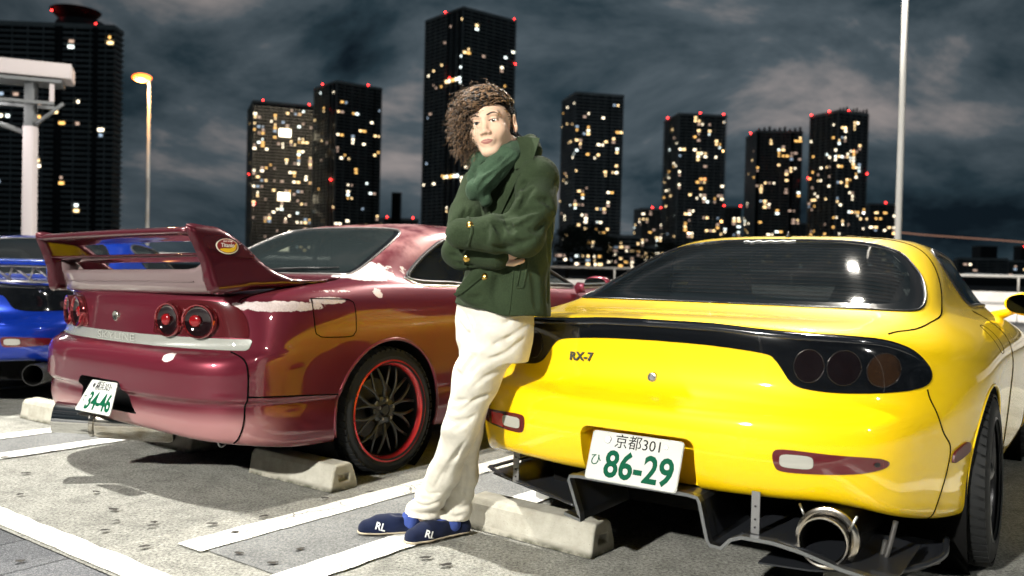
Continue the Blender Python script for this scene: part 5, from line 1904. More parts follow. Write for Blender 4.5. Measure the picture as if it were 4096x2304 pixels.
# broad garnish that joins the plates above the tail
V, F = [], []
prof = [(.135, .885), (.060, .886), (.036, .900), (.026, .935), (.014, .972), (.010, .985), (.018, .994), (.06, .985), (.14, .955), (.22, .930)]
nx = 30
for i in range(nx + 1):
    f = i / nx * 2 - 1
    x = f * .665
    e = max(0, abs(f) - .82) / .18
    for y, z in prof:
        V.append((x, y + .09 * abs(f) ** 4, z + .10 * e ** 2 * max(0, (z - .93) / .06)))
n = len(prof)
for i in range(nx):
    for k in range(n - 1):
        a = i * n + k
        F.append((a, a + 1, a + 1 + n, a + n))
mk('garnish', V, F, M_pinkp, wing)
for z_, y_ in ((.940, .022),):
    tube('garnish_crease', [(f * .56, y_ + .09 * abs(f * .56 / .665) ** 4, z_) for f in np.linspace(-1, 1, 24)], 0.003, M_pinkp, wing, n=6)
# plate hanging bent in its recess
cTL, cTR, cBR, cBL = (Vector(p) for p in ((-.070, -.040, .474), (.155, -.042, .478), (.205, -.105, .340), (-.105, -.105, .336)))


def warpR(co):
    out = np.empty_like(co)
    for i, (x, y, z) in enumerate(co):
        u, v = (x + .165) / .33, (y + .0825) / .165
        p = (cBL * (1 - u) + cBR * u) * (1 - v) + (cTL * (1 - u) + cTR * u) * v
        p += Vector((.15, -.75, .55)).normalized() * z
        out[i] = p
    return out


number_plate(red, None, '横浜303', '34-46', 'て', warp=warpR)
# exhaust: tip to the left, silencer across
exr = bpy.data.objects.new('exhaust', None)
link(exr, red)
axis = (Vector((.10, .26, .238)) - Vector((-.235, -.13, .290)))
for nm, prof, m in (
        ('exhaust_tip', [(.070, .16), (.072, .02), (.074, 0.0), (.070, -.002), (.0665, .01), (.0665, .16)], M_chrome),
        ('tip_bore', [(.066, .02), (.066, .15), (0, .15)], M_void),
        ('muffler', [(.071, .16), (.080, .165), (.080, .18), (.074, .185), (.082, .20), (.082, .52), (.07, .54), (0, .54)], M_exh)):
    o = lathe(nm, prof, m, exr, 40, 2)
    o.data.transform(Matrix.Translation((-.235, -.13, .290)) @ axis.normalized().to_track_quat('Z', 'Y').to_matrix().to_4x4())
V, F = lathe_geo([(.022, -.006), (.028, 0), (.022, .006), (.016, 0)], 20, 0, (.40, .34, .19), True)
mk('tow_eye', V, F, M_steel, red)
# ================================================================ blue coupe at the left edge
blue = empty('blue_sports_car', (-3.80, 5.72, 0), R(3.0))
tag(blue, 'glossy blue sports coupe with a truss-braced wing, cut by the left edge', 'car')
M_blue = paint('blue_paint', (0.003, 0.026, 0.28), 0.35, 0.3, dust=0.05)
BB = round_coupe(blue, M_blue, detail=False)
bw = bpy.data.objects.new('rear_wing', None)
link(bw, blue)
airfoil('wing_blade', -.74, .74, .10, 1.005, .24, .03, R(-8), mat('blue_wing', (0.02, 0.05, 0.22), 0.2, 0.2, 1.0), bw, camber=.014)
for s in (1, -1):
    bm = bmesh.new()
    prism_bm(bm, [(-.05, .93), (.24, .93), (.26, 1.05), (-.06, 1.06)], 0, s * .74, s * .755)
    bmobj('end_plate', bm, mat('blue_wing'), bw, True, .004)
# truss uprights running across between deck and blade
M_tr = mat('bare_aluminium', (0.42, 0.40, 0.40), 0.35, 0.9)
for s in (1, -1):
    z0, z1 = .880, .985
    xs = [.70, .56, .42, .28, .14]
    tube('upright_rail', [(s * .74, .16, z0), (s * .10, .16, z0)], .012, M_tr, bw, n=6)
    tube('upright_rail', [(s * .74, .12, z1), (s * .10, .12, z1)], .010, M_tr, bw, n=6)
    for i, x in enumerate(xs):
        tube('brace', [(s * x, .16, z0), (s * (x - .12), .12, z1)], .010, M_tr, bw, n=6)
        tube('brace', [(s * (x + .02), .12, z1), (s * (x - .03), .16, z0)], .008, M_tr, bw, n=6)
o = lathe('exhaust_tip', [(.07, .4), (.07, .0), (.072, -.02), (.066, -.02), (.062, .0), (.062, .3), (0, .3)], mat('sooty_steel', (0.03, 0.03, 0.03), 0.4, 0.8), blue, 40, 1, (.66, -.02, .27))
# ================================================================ skyline of apartment towers across the water
def px_dir(px, py):
    x, y = (px - 2048) / 3480, (py - 1152) / 3480
    cr, sr = math.cos(R(1.4)), math.sin(R(1.4))
    x, y = x * cr + y * sr, -x * sr + y * cr
    cp, sp = math.cos(R(1.1)), math.sin(R(1.1))
    return Vector((x, cp - y * sp, -sp - y * cp))


def at(px, py, dist):
    """point on the ray through a photo pixel at that distance along the view axis."""
    d = px_dir(px, py)
    return Vector((0, 0, 1.03)) + d * (dist / d.y)


def tower_mat(name, col):
    m = mat(name, col, 0.7)
    t, b = nodes(m)
    n = noise(t, 0.05, 4, 0.6)
    r = ramp(t, n.outputs['Fac'], [(0.3, tuple(c * 0.7 for c in col)), (0.7, tuple(c * 1.25 for c in col))])
    t.links.new(r.outputs['Color'], b.inputs['Base Color'])
    return m


M_core = mat('tower_dark_glazing', (0.030, 0.034, 0.036), 0.35)
M_pane = mat('dark_window_pane', (0.006, 0.008, 0.010), 0.12)
LITS = [mat('lit_warm', (0.9, 0.7, 0.4), 0.5, emit=(1.0, 0.70, 0.34), estr=3.4),
        mat('lit_cream', (0.9, 0.8, 0.6), 0.5, emit=(1.0, 0.86, 0.62), estr=4.4),
        mat('lit_amber', (0.9, 0.6, 0.2), 0.5, emit=(1.0, 0.56, 0.16), estr=2.4),
        mat('lit_white', (0.9, 0.95, 1), 0.5, emit=(0.88, 1.0, 0.96), estr=3.6),
        mat('lit_dim', (0.8, 0.6, 0.5), 0.5, emit=(0.95, 0.66, 0.5), estr=0.9),
        mat('lit_cool_dim', (0.6, 0.7, 0.9), 0.5, emit=(0.62, 0.80, 1.0), estr=0.9)]
LIT_W = [26, 24, 13, 9, 22, 6]
LIT_BIG = mat('lit_lobby', (1, 0.9, 0.7), 0.5, emit=(1.0, 0.86, 0.60), estr=5.0)
M_beacon = mat('red_beacon', (1, 0.1, 0.08), 0.4, emit=(1.0, 0.035, 0.03), estr=16.0)
bm = bmesh.new()
bmesh.ops.create_icosphere(bm, subdivisions=2, radius=1.0)
BEACON_ME = bpy.data.meshes.new('beacon')
bm.to_mesh(BEACON_ME)
bm.free()
BEACON_ME.materials.append(M_beacon)
WIN_ME = {}


def win_mesh(k):
    if k not in WIN_ME:
        bm = bmesh.new()
        box_bm(bm, (-.5, -.5, -.5), (.5, .5, .5))
        me = bpy.data.meshes.new('window')
        bm.to_mesh(me)
        bm.free()
        me.materials.append((LITS + [LIT_BIG])[k])
        WIN_ME[k] = me
    return WIN_ME[k]


def tower(xl, xc, xr, ytop, dist, label, seed, slab, floor=2.95, bayw=3.6, lit=60, slab_d=0.9, slab_h=1.05, recess=None, crown=None, beacons=(), bias=1.0, big=(), chamfer=0.0, name='apartment_tower', group='apartment towers on the skyline', lowlit=0.0, glow=False, turn=True):
    """xl..xc..xr: left edge, near corner and right edge as seen; faces left and right of the corner."""
    rnd = random.Random(seed)
    wl, wr = (xc - xl) / 3480 * dist, (xr - xc) / 3480 * dist
    if wl < 0.12 * wr:
        th = math.atan2(max(wl, .5), wr)
    else:
        th = math.atan2(wl, wr)
    th = max(0.06, min(1.45, th))
    W, D = wr / math.cos(th), wl / math.sin(th)
    D = max(D, 12.0)
    P = at(xc, 1085, dist)
    root = empty(name, (P.x, P.y, 0))
    # face right runs along +x local (rotated so that it recedes), face left along +y local mirrored
    root.rotation_euler = (0, 0, th + (math.atan2(-P.x, P.y) if turn else 0.0))
    tag(root, label, 'tower' if name == 'apartment_tower' else 'building', group)
    H = at(xc, ytop, dist).z
    nf = max(2, int(H / floor))
    # core: x 0..W, y 0..D
    bm = bmesh.new()
    box_bm(bm, (0, 0, 0), (W, D, H))
    bmobj('wall', bm, M_core, root)
    # balcony slabs, floor by floor
    geos = []
    def boxg(lo, hi):
        x0, y0, z0 = lo
        x1, y1, z1 = hi
        V = [(x0, y0, z0), (x1, y0, z0), (x1, y1, z0), (x0, y1, z0), (x0, y0, z1), (x1, y0, z1), (x1, y1, z1), (x0, y1, z1)]
        return V, [(0, 3, 2, 1), (4, 5, 6, 7), (0, 1, 5, 4), (1, 2, 6, 5), (2, 3, 7, 6), (3, 0, 4, 7)]
    rec = recess or []
    def spans(L, holes):
        out, a = [], 0.0
        for h0, h1 in sorted(holes):
            if h0 * L - a > 0.5:
                out.append((a, h0 * L))
            a = h1 * L
        if L - a > .5:
            out.append((a, L))
        return out
    hr = [(a, b) for f, a, b in rec if f == 'r']
    hl = [(a, b) for f, a, b in rec if f == 'l']
    for k in range(1, nf + 1):
        z = k * floor
        for a, b in spans(W, hr):
            geos.append(boxg((a - (slab_d if a == 0 else 0), -slab_d, z - .25), (b + (slab_d if b == W else 0), 0, z - .25 + slab_h)))
        for a, b in spans(D, hl):
            geos.append(boxg((-slab_d, a, z - .25), (0, b + (slab_d if b == D else 0), z - .25 + slab_h)))
        geos.append(boxg((W, 0, z - .25), (W + slab_d, D, z - .25 + slab_h)))
    V, F = merge(geos)
    o = mk('balcony_slabs', V, F, slab, root, smooth=False)
    o['kind'] = 'stuff'
    if glow:
        # glowing strips added under every slab to brighten the pale facade
        V, F = [], []
        for k in range(1, nf):
            z = k * floor - .30
            n_ = max(2, int(W / bayw))
            for i in range(n_):
                x0, x1 = W * (i + .12) / n_, W * (i + .88) / n_
                j = len(V)
                V += [(x0, -slab_d * .9, z), (x1, -slab_d * .9, z), (x1, -slab_d * .2, z), (x0, -slab_d * .2, z)]
                F.append((j, j + 3, j + 2, j + 1))
        o = mk('slab_glow_strips', V, F, mat('slab_glow', (0.8, 0.75, 0.6), 0.5, emit=(1.0, 0.86, 0.66), estr=1.1), root, smooth=False)
        o['kind'] = 'stuff'
    # party walls between the flats
    geos = []
    nr, nl = max(2, int(W / bayw)), max(1, int(D / bayw))
    for i in range(0, nr + 1, 2):
        x = W * i / nr
        if not any(a * W < x < b * W for a, b in hr):
            geos.append(boxg((x - .14, -slab_d * .8, 0), (x + .14, 0, nf * floor)))
    for i in range(0, nl + 1, 2):
        y = D * i / nl
        geos.append(boxg((-slab_d * .8, y - .14, 0), (0, y + .14, nf * floor)))
    V, F = merge(geos)
    o = mk('party_walls', V, F, slab, root, smooth=False)
    o['kind'] = 'stuff'
    # unlit panes
    V, F = [], []
    for k in range(nf):
        z0, z1 = k * floor + .9, k * floor + 2.5
        for i in range(nr):
            x0, x1 = W * i / nr + .35, W * (i + 1) / nr - .35
            j = len(V)
            V += [(x0, -.04, z0), (x1, -.04, z0), (x1, -.04, z1), (x0, -.04, z1)]
            F.append((j, j + 1, j + 2, j + 3))
        for i in range(nl):
            y0, y1 = D * i / nl + .35, D * (i + 1) / nl - .35
            j = len(V)
            V += [(-.04, y1, z0), (-.04, y0, z0), (-.04, y0, z1), (-.04, y1, z1)]
            F.append((j, j + 1, j + 2, j + 3))
    o = mk('dark_windows', V, F, M_pane, root, smooth=False)
    o['kind'] = 'stuff'
    # lit windows, one object each
    done = set()
    tries = 0
    vis0 = int(nf * 0.10)
    while len(done) < lit and tries < lit * 30:
        tries += 1
        fr = rnd.random() < (wr / (wl + wr)) * 0.92 + 0.03
        f = int(vis0 + (nf - 1 - vis0) * (rnd.random() ** bias))
        i = rnd.randrange(nr if fr else nl)
        if (fr, f, i) in done:
            continue
        done.add((fr, f, i))
        if rnd.random() < .45 and fr:
            # neighbours on the same stair tend to be lit too
            f2_, i2_ = (f, min(i + 1, nr - 1)) if rnd.random() < .5 else (min(f + 1, nf - 1), i)
            queue = [(f, i), (f2_, i2_)]
        else:
            queue = [(f, i)]
        for f, i in queue:
            done.add((fr, f, i))
            k = rnd.choices(range(6), LIT_W)[0]
            hw = rnd.choice((.35, .55, .8, .95)) * (W / nr if fr else D / nl) * .8
            ww = bpy.data.objects.new('window', win_mesh(k))
            link(ww, root)
            zc = f * floor + 1.62
            if fr:
                ww.location = (W * (i + .5) / nr + rnd.uniform(-.2, .2), -.10, zc)
                ww.scale = (hw, .10, 1.45)
            else:
                ww.location = (-.10, D * (i + .5) / nl, zc)
                ww.scale = (.10, hw, 1.45)
        if rnd.random() < lowlit:
            done.add((fr, f, min(i + 1, nr - 1)))
    for (fx, fz, sw, sh) in big:
        ww = bpy.data.objects.new('window', win_mesh(6))
        link(ww, root)
        ww.location = (W * fx, -slab_d - .08, H * fz)
        ww.scale = (sw, .15, sh)
    # top
    cr = crown or 'flat'
    bm = bmesh.new()
    box_bm(bm, (-slab_d * .6, -slab_d * .6, nf * floor + .8), (W + slab_d * .6, D + slab_d * .6, nf * floor + 2.4))
    bmobj('parapet', bm, slab, root)
    zt = nf * floor + 2.4
    if cr == 'plant':
        bm = bmesh.new()
        box_bm(bm, (W * .35, D * .25, zt), (W * .8, D * .75, zt + 4.0))
        bmobj('plant_room', bm, M_core, root)
    if cr == 'posts':
        for i in range(9):
            bm = bmesh.new()
            x = W * (i + .3) / 9
            box_bm(bm, (x, -.4, zt), (x + W * .05, .4, zt + 2.0 + (i % 3)))
            bmobj('roof_post', bm, M_core, root)
    for (f, a, zz) in beacons:
        b_ = bpy.data.objects.new('beacon', BEACON_ME)
        link(b_, root)
        s_ = .00085 * dist
        b_.scale = (s_, s_, s_)
        loc = (W * a, -slab_d, H * zz) if f == 'r' else (-slab_d, D * a, H * zz)
        if zz >= .995:
            loc = (loc[0], max(loc[1], 0.5) if f == 'r' else loc[1], zt + s_)
        b_.location = loc
    return root, W, D, H


S_lite = tower_mat('pale_slab', (0.80, 0.77, 0.70))
S_grey = tower_mat('grey_slab', (0.80, 0.82, 0.80))
S_dark = tower_mat('dark_slab', (0.55, 0.59, 0.58))
S_mid = tower_mat('mid_slab', (0.76, 0.77, 0.74))

# far left, with a drum and a saucer-shaped landing pad on top
rt, W, D, H = tower(-153, -150, 425, 92, 470, 'dark tower at the far left with a red saucer-shaped landing pad on its roof', 11, S_dark, 2.95, 3.9, 48, 1.0, .9, [('r', .60, .66), ('r', .86, .90)], None, (), .95, turn=False)
cx = W * .70
lathe('roof_drum', [(13, H - 1), (13, H + 5), (12, H + 6.5), (0, H + 6.5)], M_core, rt, 40, 2, (cx, 14, 0))
lathe('landing_pad', [(8, H + 6.5), (9, H + 8), (12.5, H + 11.5), (13.2, H + 12.6), (12.6, H + 13.0), (0, H + 13)], mat('pad_red', (0.10, 0.025, 0.022), 0.7), rt, 40, 2, (cx - 3, 14, 0))
for x, y, z in ((cx - 11, 3, H + 9.6), (cx + 12, 4, H + 3.5)):
    b_ = bpy.data.objects.new('beacon', BEACON_ME)
    link(b_, rt)
    b_.location, b_.scale = (x, y, z), (.42, .42, .42)

tower(980, 1000, 1236, 402, 820, 'pale gridded tower with three big bright square windows, left of the taller black one', 23, S_lite, 2.95, 3.5, 150, .8, 1.0, None, 'flat', (('r', .16, 1.0), ('r', .93, 1.0), ('l', .4, .57), ('r', .05, .38)), .8,
      [(.53, .82, 11, 7.5), (.53, .43, 11, 7.5), (.53, .12, 11, 7.5)], glow=True)
tower(1242, 1332, 1513, 330, 780, 'dark tower standing directly right of the pale gridded one', 37, S_dark, 2.95, 3.7, 62, .9, .9, [('l', .0, .30), ('r', .82, .86)], 'flat', (('l', .6, 1.0), ('r', .7, 1.0), ('l', .15, .48)), .9)
rt, W, D, H = tower(1674, 1830, 2047, 30, 700, 'tallest black tower, rising directly behind the man\'s head', 41, S_dark, 2.95, 3.8, 70, 1.0, .9, [('l', .0, .40), ('r', .0, .03)], None, (('l', .45, 1.0), ('r', .98, 1.0), ('l', .30, .745), ('r', 1.0, .83)), 1.0)
for fz in (.365, .735):
    for i in range(5):
        ww = bpy.data.objects.new('window', win_mesh((0, 1, 2, 1, 3)[i]))
        link(ww, rt)
        ww.location = (-.3, D * (.40 - i * .085), H * fz)
        ww.scale = (.12, D * .062, 2.2)
tower(2228, 2286, 2478, 372, 760, 'broad grey tower with a lit office sign band, right of the man\'s shoulder', 53, S_grey, 2.95, 3.3, 100, .6, 1.1, [('r', .70, .72)], 'flat', (), 1.1)
tower(2640, 2700, 2884, 460, 800, 'balconied tower with three red beacons beyond the yellow car\'s left pillar', 67, S_mid, 2.95, 3.2, 110, 1.3, .95, [('l', .4, .6)], 'flat', (('l', .7, 1.0), ('r', .45, 1.0), ('r', .95, 1.0)), 1.1)
tower(2968, 3010, 3186, 520, 850, 'black slab tower with stacked amber windows beyond the yellow roof\'s aerial', 71, S_dark, 2.95, 4.0, 84, .7, .9, [('r', .0, .08), ('r', .75, .82)], 'posts', (('l', .5, 1.0), ('r', .05, 1.0)), 1.05)
tower(3226, 3334, 3447, 438, 800, 'last tall tower on the right, red lit along its stepped roof', 83, S_mid, 2.95, 3.4, 120, .9, .8, None, 'posts', (('l', .95, 1.0), ('l', .3, 1.0), ('r', .35, 1.0), ('l', 1.0, .62), ('r', 1.0, .64)), 1.05)
G2 = 'low buildings along the far shore'
low = [
 (2530, 2560, 2645, 838, 1000, 'small pale block with red roof lights left of the balconied tower', 91, S_mid, 46, (('r', .5, 1.0), ('r', .9, 1.0))),
 (2868, 2885, 2956, 826, 950, 'small block with two red beacons, right of the balconied tower', 92, S_lite, 26, (('r', .05, 1.0), ('r', .95, 1.0))),
 (3436, 3470, 3570, 812, 900, 'small dark block crowded with lit windows left of the white light mast', 93, S_dark, 40, (('r', .6, 1.0), ('r', .7, .5))),
 (3150, 3165, 3232, 890, 1200, 'narrow dim block between the two right-hand towers', 94, S_dark, 6, ()),
 (2405, 2425, 2560, 950, 700, 'low lit office block behind the red car\'s door mirror', 95, S_grey, 26, ()),
 (2555, 2570, 2660, 985, 760, 'low block of tall bright windows left of the yellow rear screen', 96, S_grey, 24, ()),
 (2660, 2680, 2800, 1010, 760, 'low dim block hidden partly by the yellow rear pillar', 97, S_dark, 16, ()),
 (1508, 1530, 1668, 872, 900, 'low long building between the dark tower and the tallest one', 98, S_grey, 14, (('r', .1, 1.0), ('r', .85, 1.0))),
 (3815, 3830, 4005, 1030, 900, 'dark low warehouse at the far right below the bridge cable', 99, S_dark, 7, ()),
 (4005, 4015, 4110, 1045, 950, 'faint low shed at the right edge of the shore', 100, S_dark, 6, ()),
 (2210, 2225, 2410, 985, 640, 'low lit block showing between the man\'s back and the tower foot', 101, S_grey, 30, ()),
]
for xl, xc, xr, yt, ds, lb, sd, sl_, nl_, be_ in low:
    tower(xl, xc, xr, yt, ds, lb, sd, sl_, 3.0, 4.2, nl_, .5, 1.0, None, 'flat', be_, .9, name='city_block', group=G2)
# plain chimney-like stacks
for x0, x1, yt, ds, lb in ((1560, 1596, 772, 900, 'plain black stack rising between two towers left of the man'), (3920, 3987, 985, 900, 'square black tower on the low warehouse at the far right'), (4080, 4130, 985, 950, 'dark block with red lamps cut by the right edge')):
    a, b_ = at(x0, 1080, ds), at(x1, 1080, ds)
    root = empty('stack', ((a.x + b_.x) / 2, a.y, 0))
    tag(root, lb, 'building', 'plain dark stacks on the skyline')
    H = at(x0, yt, ds).z
    w = (b_ - a).length / 2
    box('shaft', (-w, 0, 0), (w, 2 * w, H), M_core, root)
    box('cap', (-w - .3, -.3, H), (w + .3, 2 * w + .3, H + .8), S_dark, root)
    for k in range(2):
        q = bpy.data.objects.new('beacon', BEACON_ME)
        link(q, root)
        q.scale = (.5, .5, .5)
        q.location = (-w * .5 + k * w * .8, -.6, H * (1.0 if x0 > 4000 else .2) + k)
# bridge cable with its lights
cb = empty('bridge_cable', (0, 0, 0))
tag(cb, 'sagging lit suspension cable of a far bridge at the right edge', 'bridge cable')
P = [at(px, py, 1500) for px, py in ((3560, 925), (3680, 938), (3800, 947), (3900, 954), (4000, 961), (4100, 969), (4300, 985))]
tube('cable', crv([tuple(p) for p in P], 6).tolist(), .9, mat('cable_glow', (0.5, 0.3, 0.2), 0.6, emit=(1.0, 0.50, 0.32), estr=.38), cb, n=6)
V, F = [], []
# far roadway with its row of small lamps
rd = empty('far_roadway', (0, 0, 0))
tag(rd, 'long low roadway with a pale line of lamps on the far right shore', 'bridge')
a, b_ = at(3860, 1098, 300), at(4300, 1110, 300)
tube('parapet_light', [tuple(a), tuple(b_)], .38, mat('lamp_strip', (0.7, 0.75, 0.75), 0.5, emit=(0.85, 0.95, 1.0), estr=.55), rd, n=6)
bm = bmesh.new()
box_bm(bm, (a.x - 160, a.y, 0), (b_.x + 60, a.y + 12, a.z - .6))
bmobj('deck', bm, M_core, rd)
# ================================================================ dark trees along the shore behind the red car
M_bark = mat('bark', (0.05, 0.04, 0.03), 0.9)
M_leafg = mat('dark_foliage', (0.030, 0.045, 0.028), 0.8)


def tree(px, dist, h, spread, seed, label):
    rnd = random.Random(seed)
    p = at(px, 1085, dist)
    root = empty('tree', (p.x, p.y, 0))
    tag(root, label, 'tree', 'dark trees along the shore')
    geos = [tube_geo([(0, 0, 0), (.05 * h, 0, h * .3), (0, .02 * h, h * .62)], [.035 * h, .026 * h, .012 * h], 8)]
    tips = []
    for k in range(9):
        a = rnd.uniform(0, 6.28)
        z0 = h * rnd.uniform(.28, .6)
        r = spread * rnd.uniform(.45, .9)
        e = (math.cos(a) * r, math.sin(a) * r, z0 + h * rnd.uniform(.15, .38))
        geos.append(tube_geo([(0, 0, z0), (e[0] * .5, e[1] * .5, z0 + (e[2] - z0) * .6), e], [.012 * h, .008 * h, .003 * h], 6))
        tips.append(e)
    V, F = merge(geos)
    mk('trunk', V, F, M_bark, root)
    tips += [(0, 0, h * .8), (spread * .2, 0, h * .92), (-spread * .25, 0, h * .86)]
    V, F = [], []
    for t in tips:
        R0 = spread * rnd.uniform(.26, .46)
        for _ in range(300):
            d = Vector((rnd.gauss(0, 1), rnd.gauss(0, 1), rnd.gauss(0, .8))).normalized() * R0 * rnd.random() ** .45
            c = Vector(t) + d
            s = h * rnd.uniform(.010, .022)
            n1 = Vector((rnd.gauss(0, 1), rnd.gauss(0, 1), rnd.gauss(0, 1))).normalized()
            n2 = n1.orthogonal().normalized()
            n3 = n1.cross(n2)
            i = len(V)
            V += [tuple(c + n2 * s), tuple(c + n3 * s * .55), tuple(c - n2 * s), tuple(c - n3 * s * .55)]
            F.append((i, i + 1, i + 2, i + 3))
    o = mk('crown', V, F, M_leafg, root, smooth=False)
    return root


tree(2265, 130, 8.0, 3.2, 1, 'dark tree nearest the man\'s back, in front of the tower foot')
tree(2360, 138, 9.0, 3.6, 2, 'tallest dark tree, behind the windscreen pillar of the red car')
tree(2450, 132, 6.5, 3.0, 3, 'dark tree directly above the red car\'s door mirror')
tree(2560, 150, 6.0, 3.0, 4, 'small dark tree between the door mirror and the yellow rear screen')
tree(2680, 140, 6.5, 3.2, 5, 'dark tree at the left end of the yellow rear screen')
# ================================================================ the man: bodies and clothes grown from distance fields
import openvdb


def Dp(x, y, depth):
    return np.array(at(x * 1.59006, y * 1.59006, depth))


class Field:
    def __init__(s, lo, hi, vox):
        s.lo, s.vox = np.array(lo, np.float32), vox
        n = np.ceil((np.array(hi) - np.array(lo)) / vox).astype(int) + 1
        ax = [s.lo[i] + np.arange(n[i], dtype=np.float32) * vox for i in range(3)]
        s.X, s.Y, s.Z = np.meshgrid(*ax, indexing='ij', sparse=True)
        s.d = np.full(n, 1.0, np.float32)
        s.n = n

    def cap(s, a, b, ra, rb=None, sq=None):
        """tapered capsule."""
        rb = ra if rb is None else rb
        a, b = np.asarray(a, np.float32), np.asarray(b, np.float32)
        ab = b - a
        L2 = max(1e-9, float(ab @ ab))
        t = ((s.X - a[0]) * ab[0] + (s.Y - a[1]) * ab[1] + (s.Z - a[2]) * ab[2]) / L2
        t = np.clip(t, 0, 1)
        dx, dy, dz = s.X - a[0] - t * ab[0], s.Y - a[1] - t * ab[1], s.Z - a[2] - t * ab[2]
        return np.sqrt(dx * dx + dy * dy + dz * dz) - (ra + (rb - ra) * t)

    def ell(s, c, r, M=None):
        dx, dy, dz = s.X - c[0], s.Y - c[1], s.Z - c[2]
        if M is not None:
            M = np.asarray(M, np.float32)
            dx, dy, dz = (M[0][0] * dx + M[0][1] * dy + M[0][2] * dz, M[1][0] * dx + M[1][1] * dy + M[1][2] * dz, M[2][0] * dx + M[2][1] * dy + M[2][2] * dz)
        k0 = np.sqrt((dx / r[0]) ** 2 + (dy / r[1]) ** 2 + (dz / r[2]) ** 2)
        k1 = np.sqrt((dx / r[0] ** 2) ** 2 + (dy / r[1] ** 2) ** 2 + (dz / r[2] ** 2) ** 2)
        return k0 * (k0 - 1.0) / np.maximum(k1, 1e-6)

    def stack(s, rows, F, S):
        """loft of ellipses along z. rows: (z, cx, cy, a along F, b along S)."""
        rows = sorted(rows)
        zs = [r[0] for r in rows]
        g = [np.interp(s.Z, zs, [r[i] for r in rows]).astype(np.float32) for i in (1, 2, 3, 4)]
        dx, dy = s.X - g[0], s.Y - g[1]
        f, w = dx * F[0] + dy * F[1], dx * S[0] + dy * S[1]
        q = np.sqrt((f / g[2]) ** 2 + (w / g[3]) ** 2)
        d = (q - 1) * np.minimum(g[2], g[3])
        return np.maximum(d, np.maximum(zs[0] - s.Z, s.Z - zs[-1]))

    def add(s, e, k=0.0):
        s.d = smin(s.d, e, k)

    def sub(s, e, k=0.0):
        s.d = -smin(-s.d, e, k)

    def waves(s, c, r, dirv, freq, amp, ph=0.0, warp=(0, 0, 0), wf=9.0):
        dx, dy, dz = s.X - c[0], s.Y - c[1], s.Z - c[2]
        m = np.exp(-(dx * dx + dy * dy + dz * dz) / (r * r))
        u = dx * dirv[0] + dy * dirv[1] + dz * dirv[2]
        w = dx * warp[0] + dy * warp[1] + dz * warp[2]
        sn = np.sin(freq * u + ph + 1.1 * np.sin(wf * w + ph))
        s.d = s.d - amp * m * (np.abs(sn) * 2 - 1.0 if amp < 0 else sn)

    def hit(s, Dx, Dy, default=3.1):
        """where the view ray through that photo point first enters the field."""
        o = np.array([0, 0, 1.03])
        d = Dp(Dx, Dy, 3.2) - o
        t = np.linspace(.80, 1.12, 500)
        P = o + d * t[:, None]
        I = np.round((P - s.lo) / s.vox).astype(int)
        ok = ((I >= 0) & (I < s.n)).all(1)
        val = np.full(len(t), 1.0)
        J = I[ok]
        val[ok] = s.d[J[:, 0], J[:, 1], J[:, 2]]
        k = np.argmax(val < 0)
        if val[k] >= 0:
            return None
        return P[k] - d / np.linalg.norm(d) * 0.0, d / np.linalg.norm(d)

    def crease(s, pts, r=.010, depth=.006, k=.010, ridge=False):
        """a groove (or raised fold) along a line drawn on the visible side."""
        pts = crv(pts, 4) if len(pts) > 2 else np.array(pts, float)
        Q = []
        for x, y in pts:
            h = s.hit(x, y)
            if h is not None:
                Q.append(h[0] - h[1] * ((r - depth) if not ridge else -(r - depth)))
        n = len(Q)
        if n < 2:
            return
        e = None
        for i in range(n - 1):
            ra = r * math.sin(math.pi * (i + .35) / (n + .2)) ** .6
            rb = r * math.sin(math.pi * (i + 1.35) / (n + .2)) ** .6
            c = s.cap(Q[i], Q[i + 1], max(ra, .002), max(rb, .002))
            e = c if e is None else np.minimum(e, c)
        if ridge:
            s.add(e, k)
        else:
            s.sub(e, k)

    def mesh(s, smooth=2):
        g = openvdb.FloatGrid(1.0)
        g.copyFromArray(np.ascontiguousarray(s.d.astype(np.float32)))
        g.transform = openvdb.createLinearTransform(voxelSize=s.vox)
        P, Q = g.convertToQuads(0.0)
        P = np.asarray(P, float) + s.lo
        Q = np.asarray(Q)
        if smooth and len(Q):
            E = np.concatenate([Q[:, [0, 1]], Q[:, [1, 2]], Q[:, [2, 3]], Q[:, [3, 0]]])
            for it in range(smooth):
                for lam in (0.5, -0.52):
                    acc = np.zeros_like(P)
                    cnt = np.zeros(len(P))
                    for i, j in ((0, 1), (1, 0)):
                        np.add.at(acc, E[:, i], P[E[:, j]])
                        np.add.at(cnt, E[:, i], 1)
                    P = P + lam * (acc / np.maximum(cnt, 1)[:, None] - P)
        # outward winding
        a, b, c = P[Q[:, 0]], P[Q[:, 1]], P[Q[:, 2]]
        vol = np.einsum('ij,ij->i', a, np.cross(b, c)).sum()
        return P, (Q if vol > 0 else Q[:, ::-1])

    def obj(s, name, m, parent, smooth=2):
        P, Q = s.mesh(smooth)
        return mk(name, P, Q, m, parent)


def smin(a, b, k):
    if k <= 0:
        return np.minimum(a, b)
    h = np.clip(0.5 + 0.5 * (b - a) / k, 0, 1)
    return b + (a - b) * h - k * h * (1 - h)


man = empty('person', (-.22, 3.33, 0))
tag(man, 'man in a green wool coat and cream trousers leaning on the yellow car, arms crossed', 'person')
MI = Matrix.Translation((.22, -3.33, 0))


def mine(o):
    """clothes are computed in world space; bring them into the man's frame."""
    o.data.transform(MI)
    return o


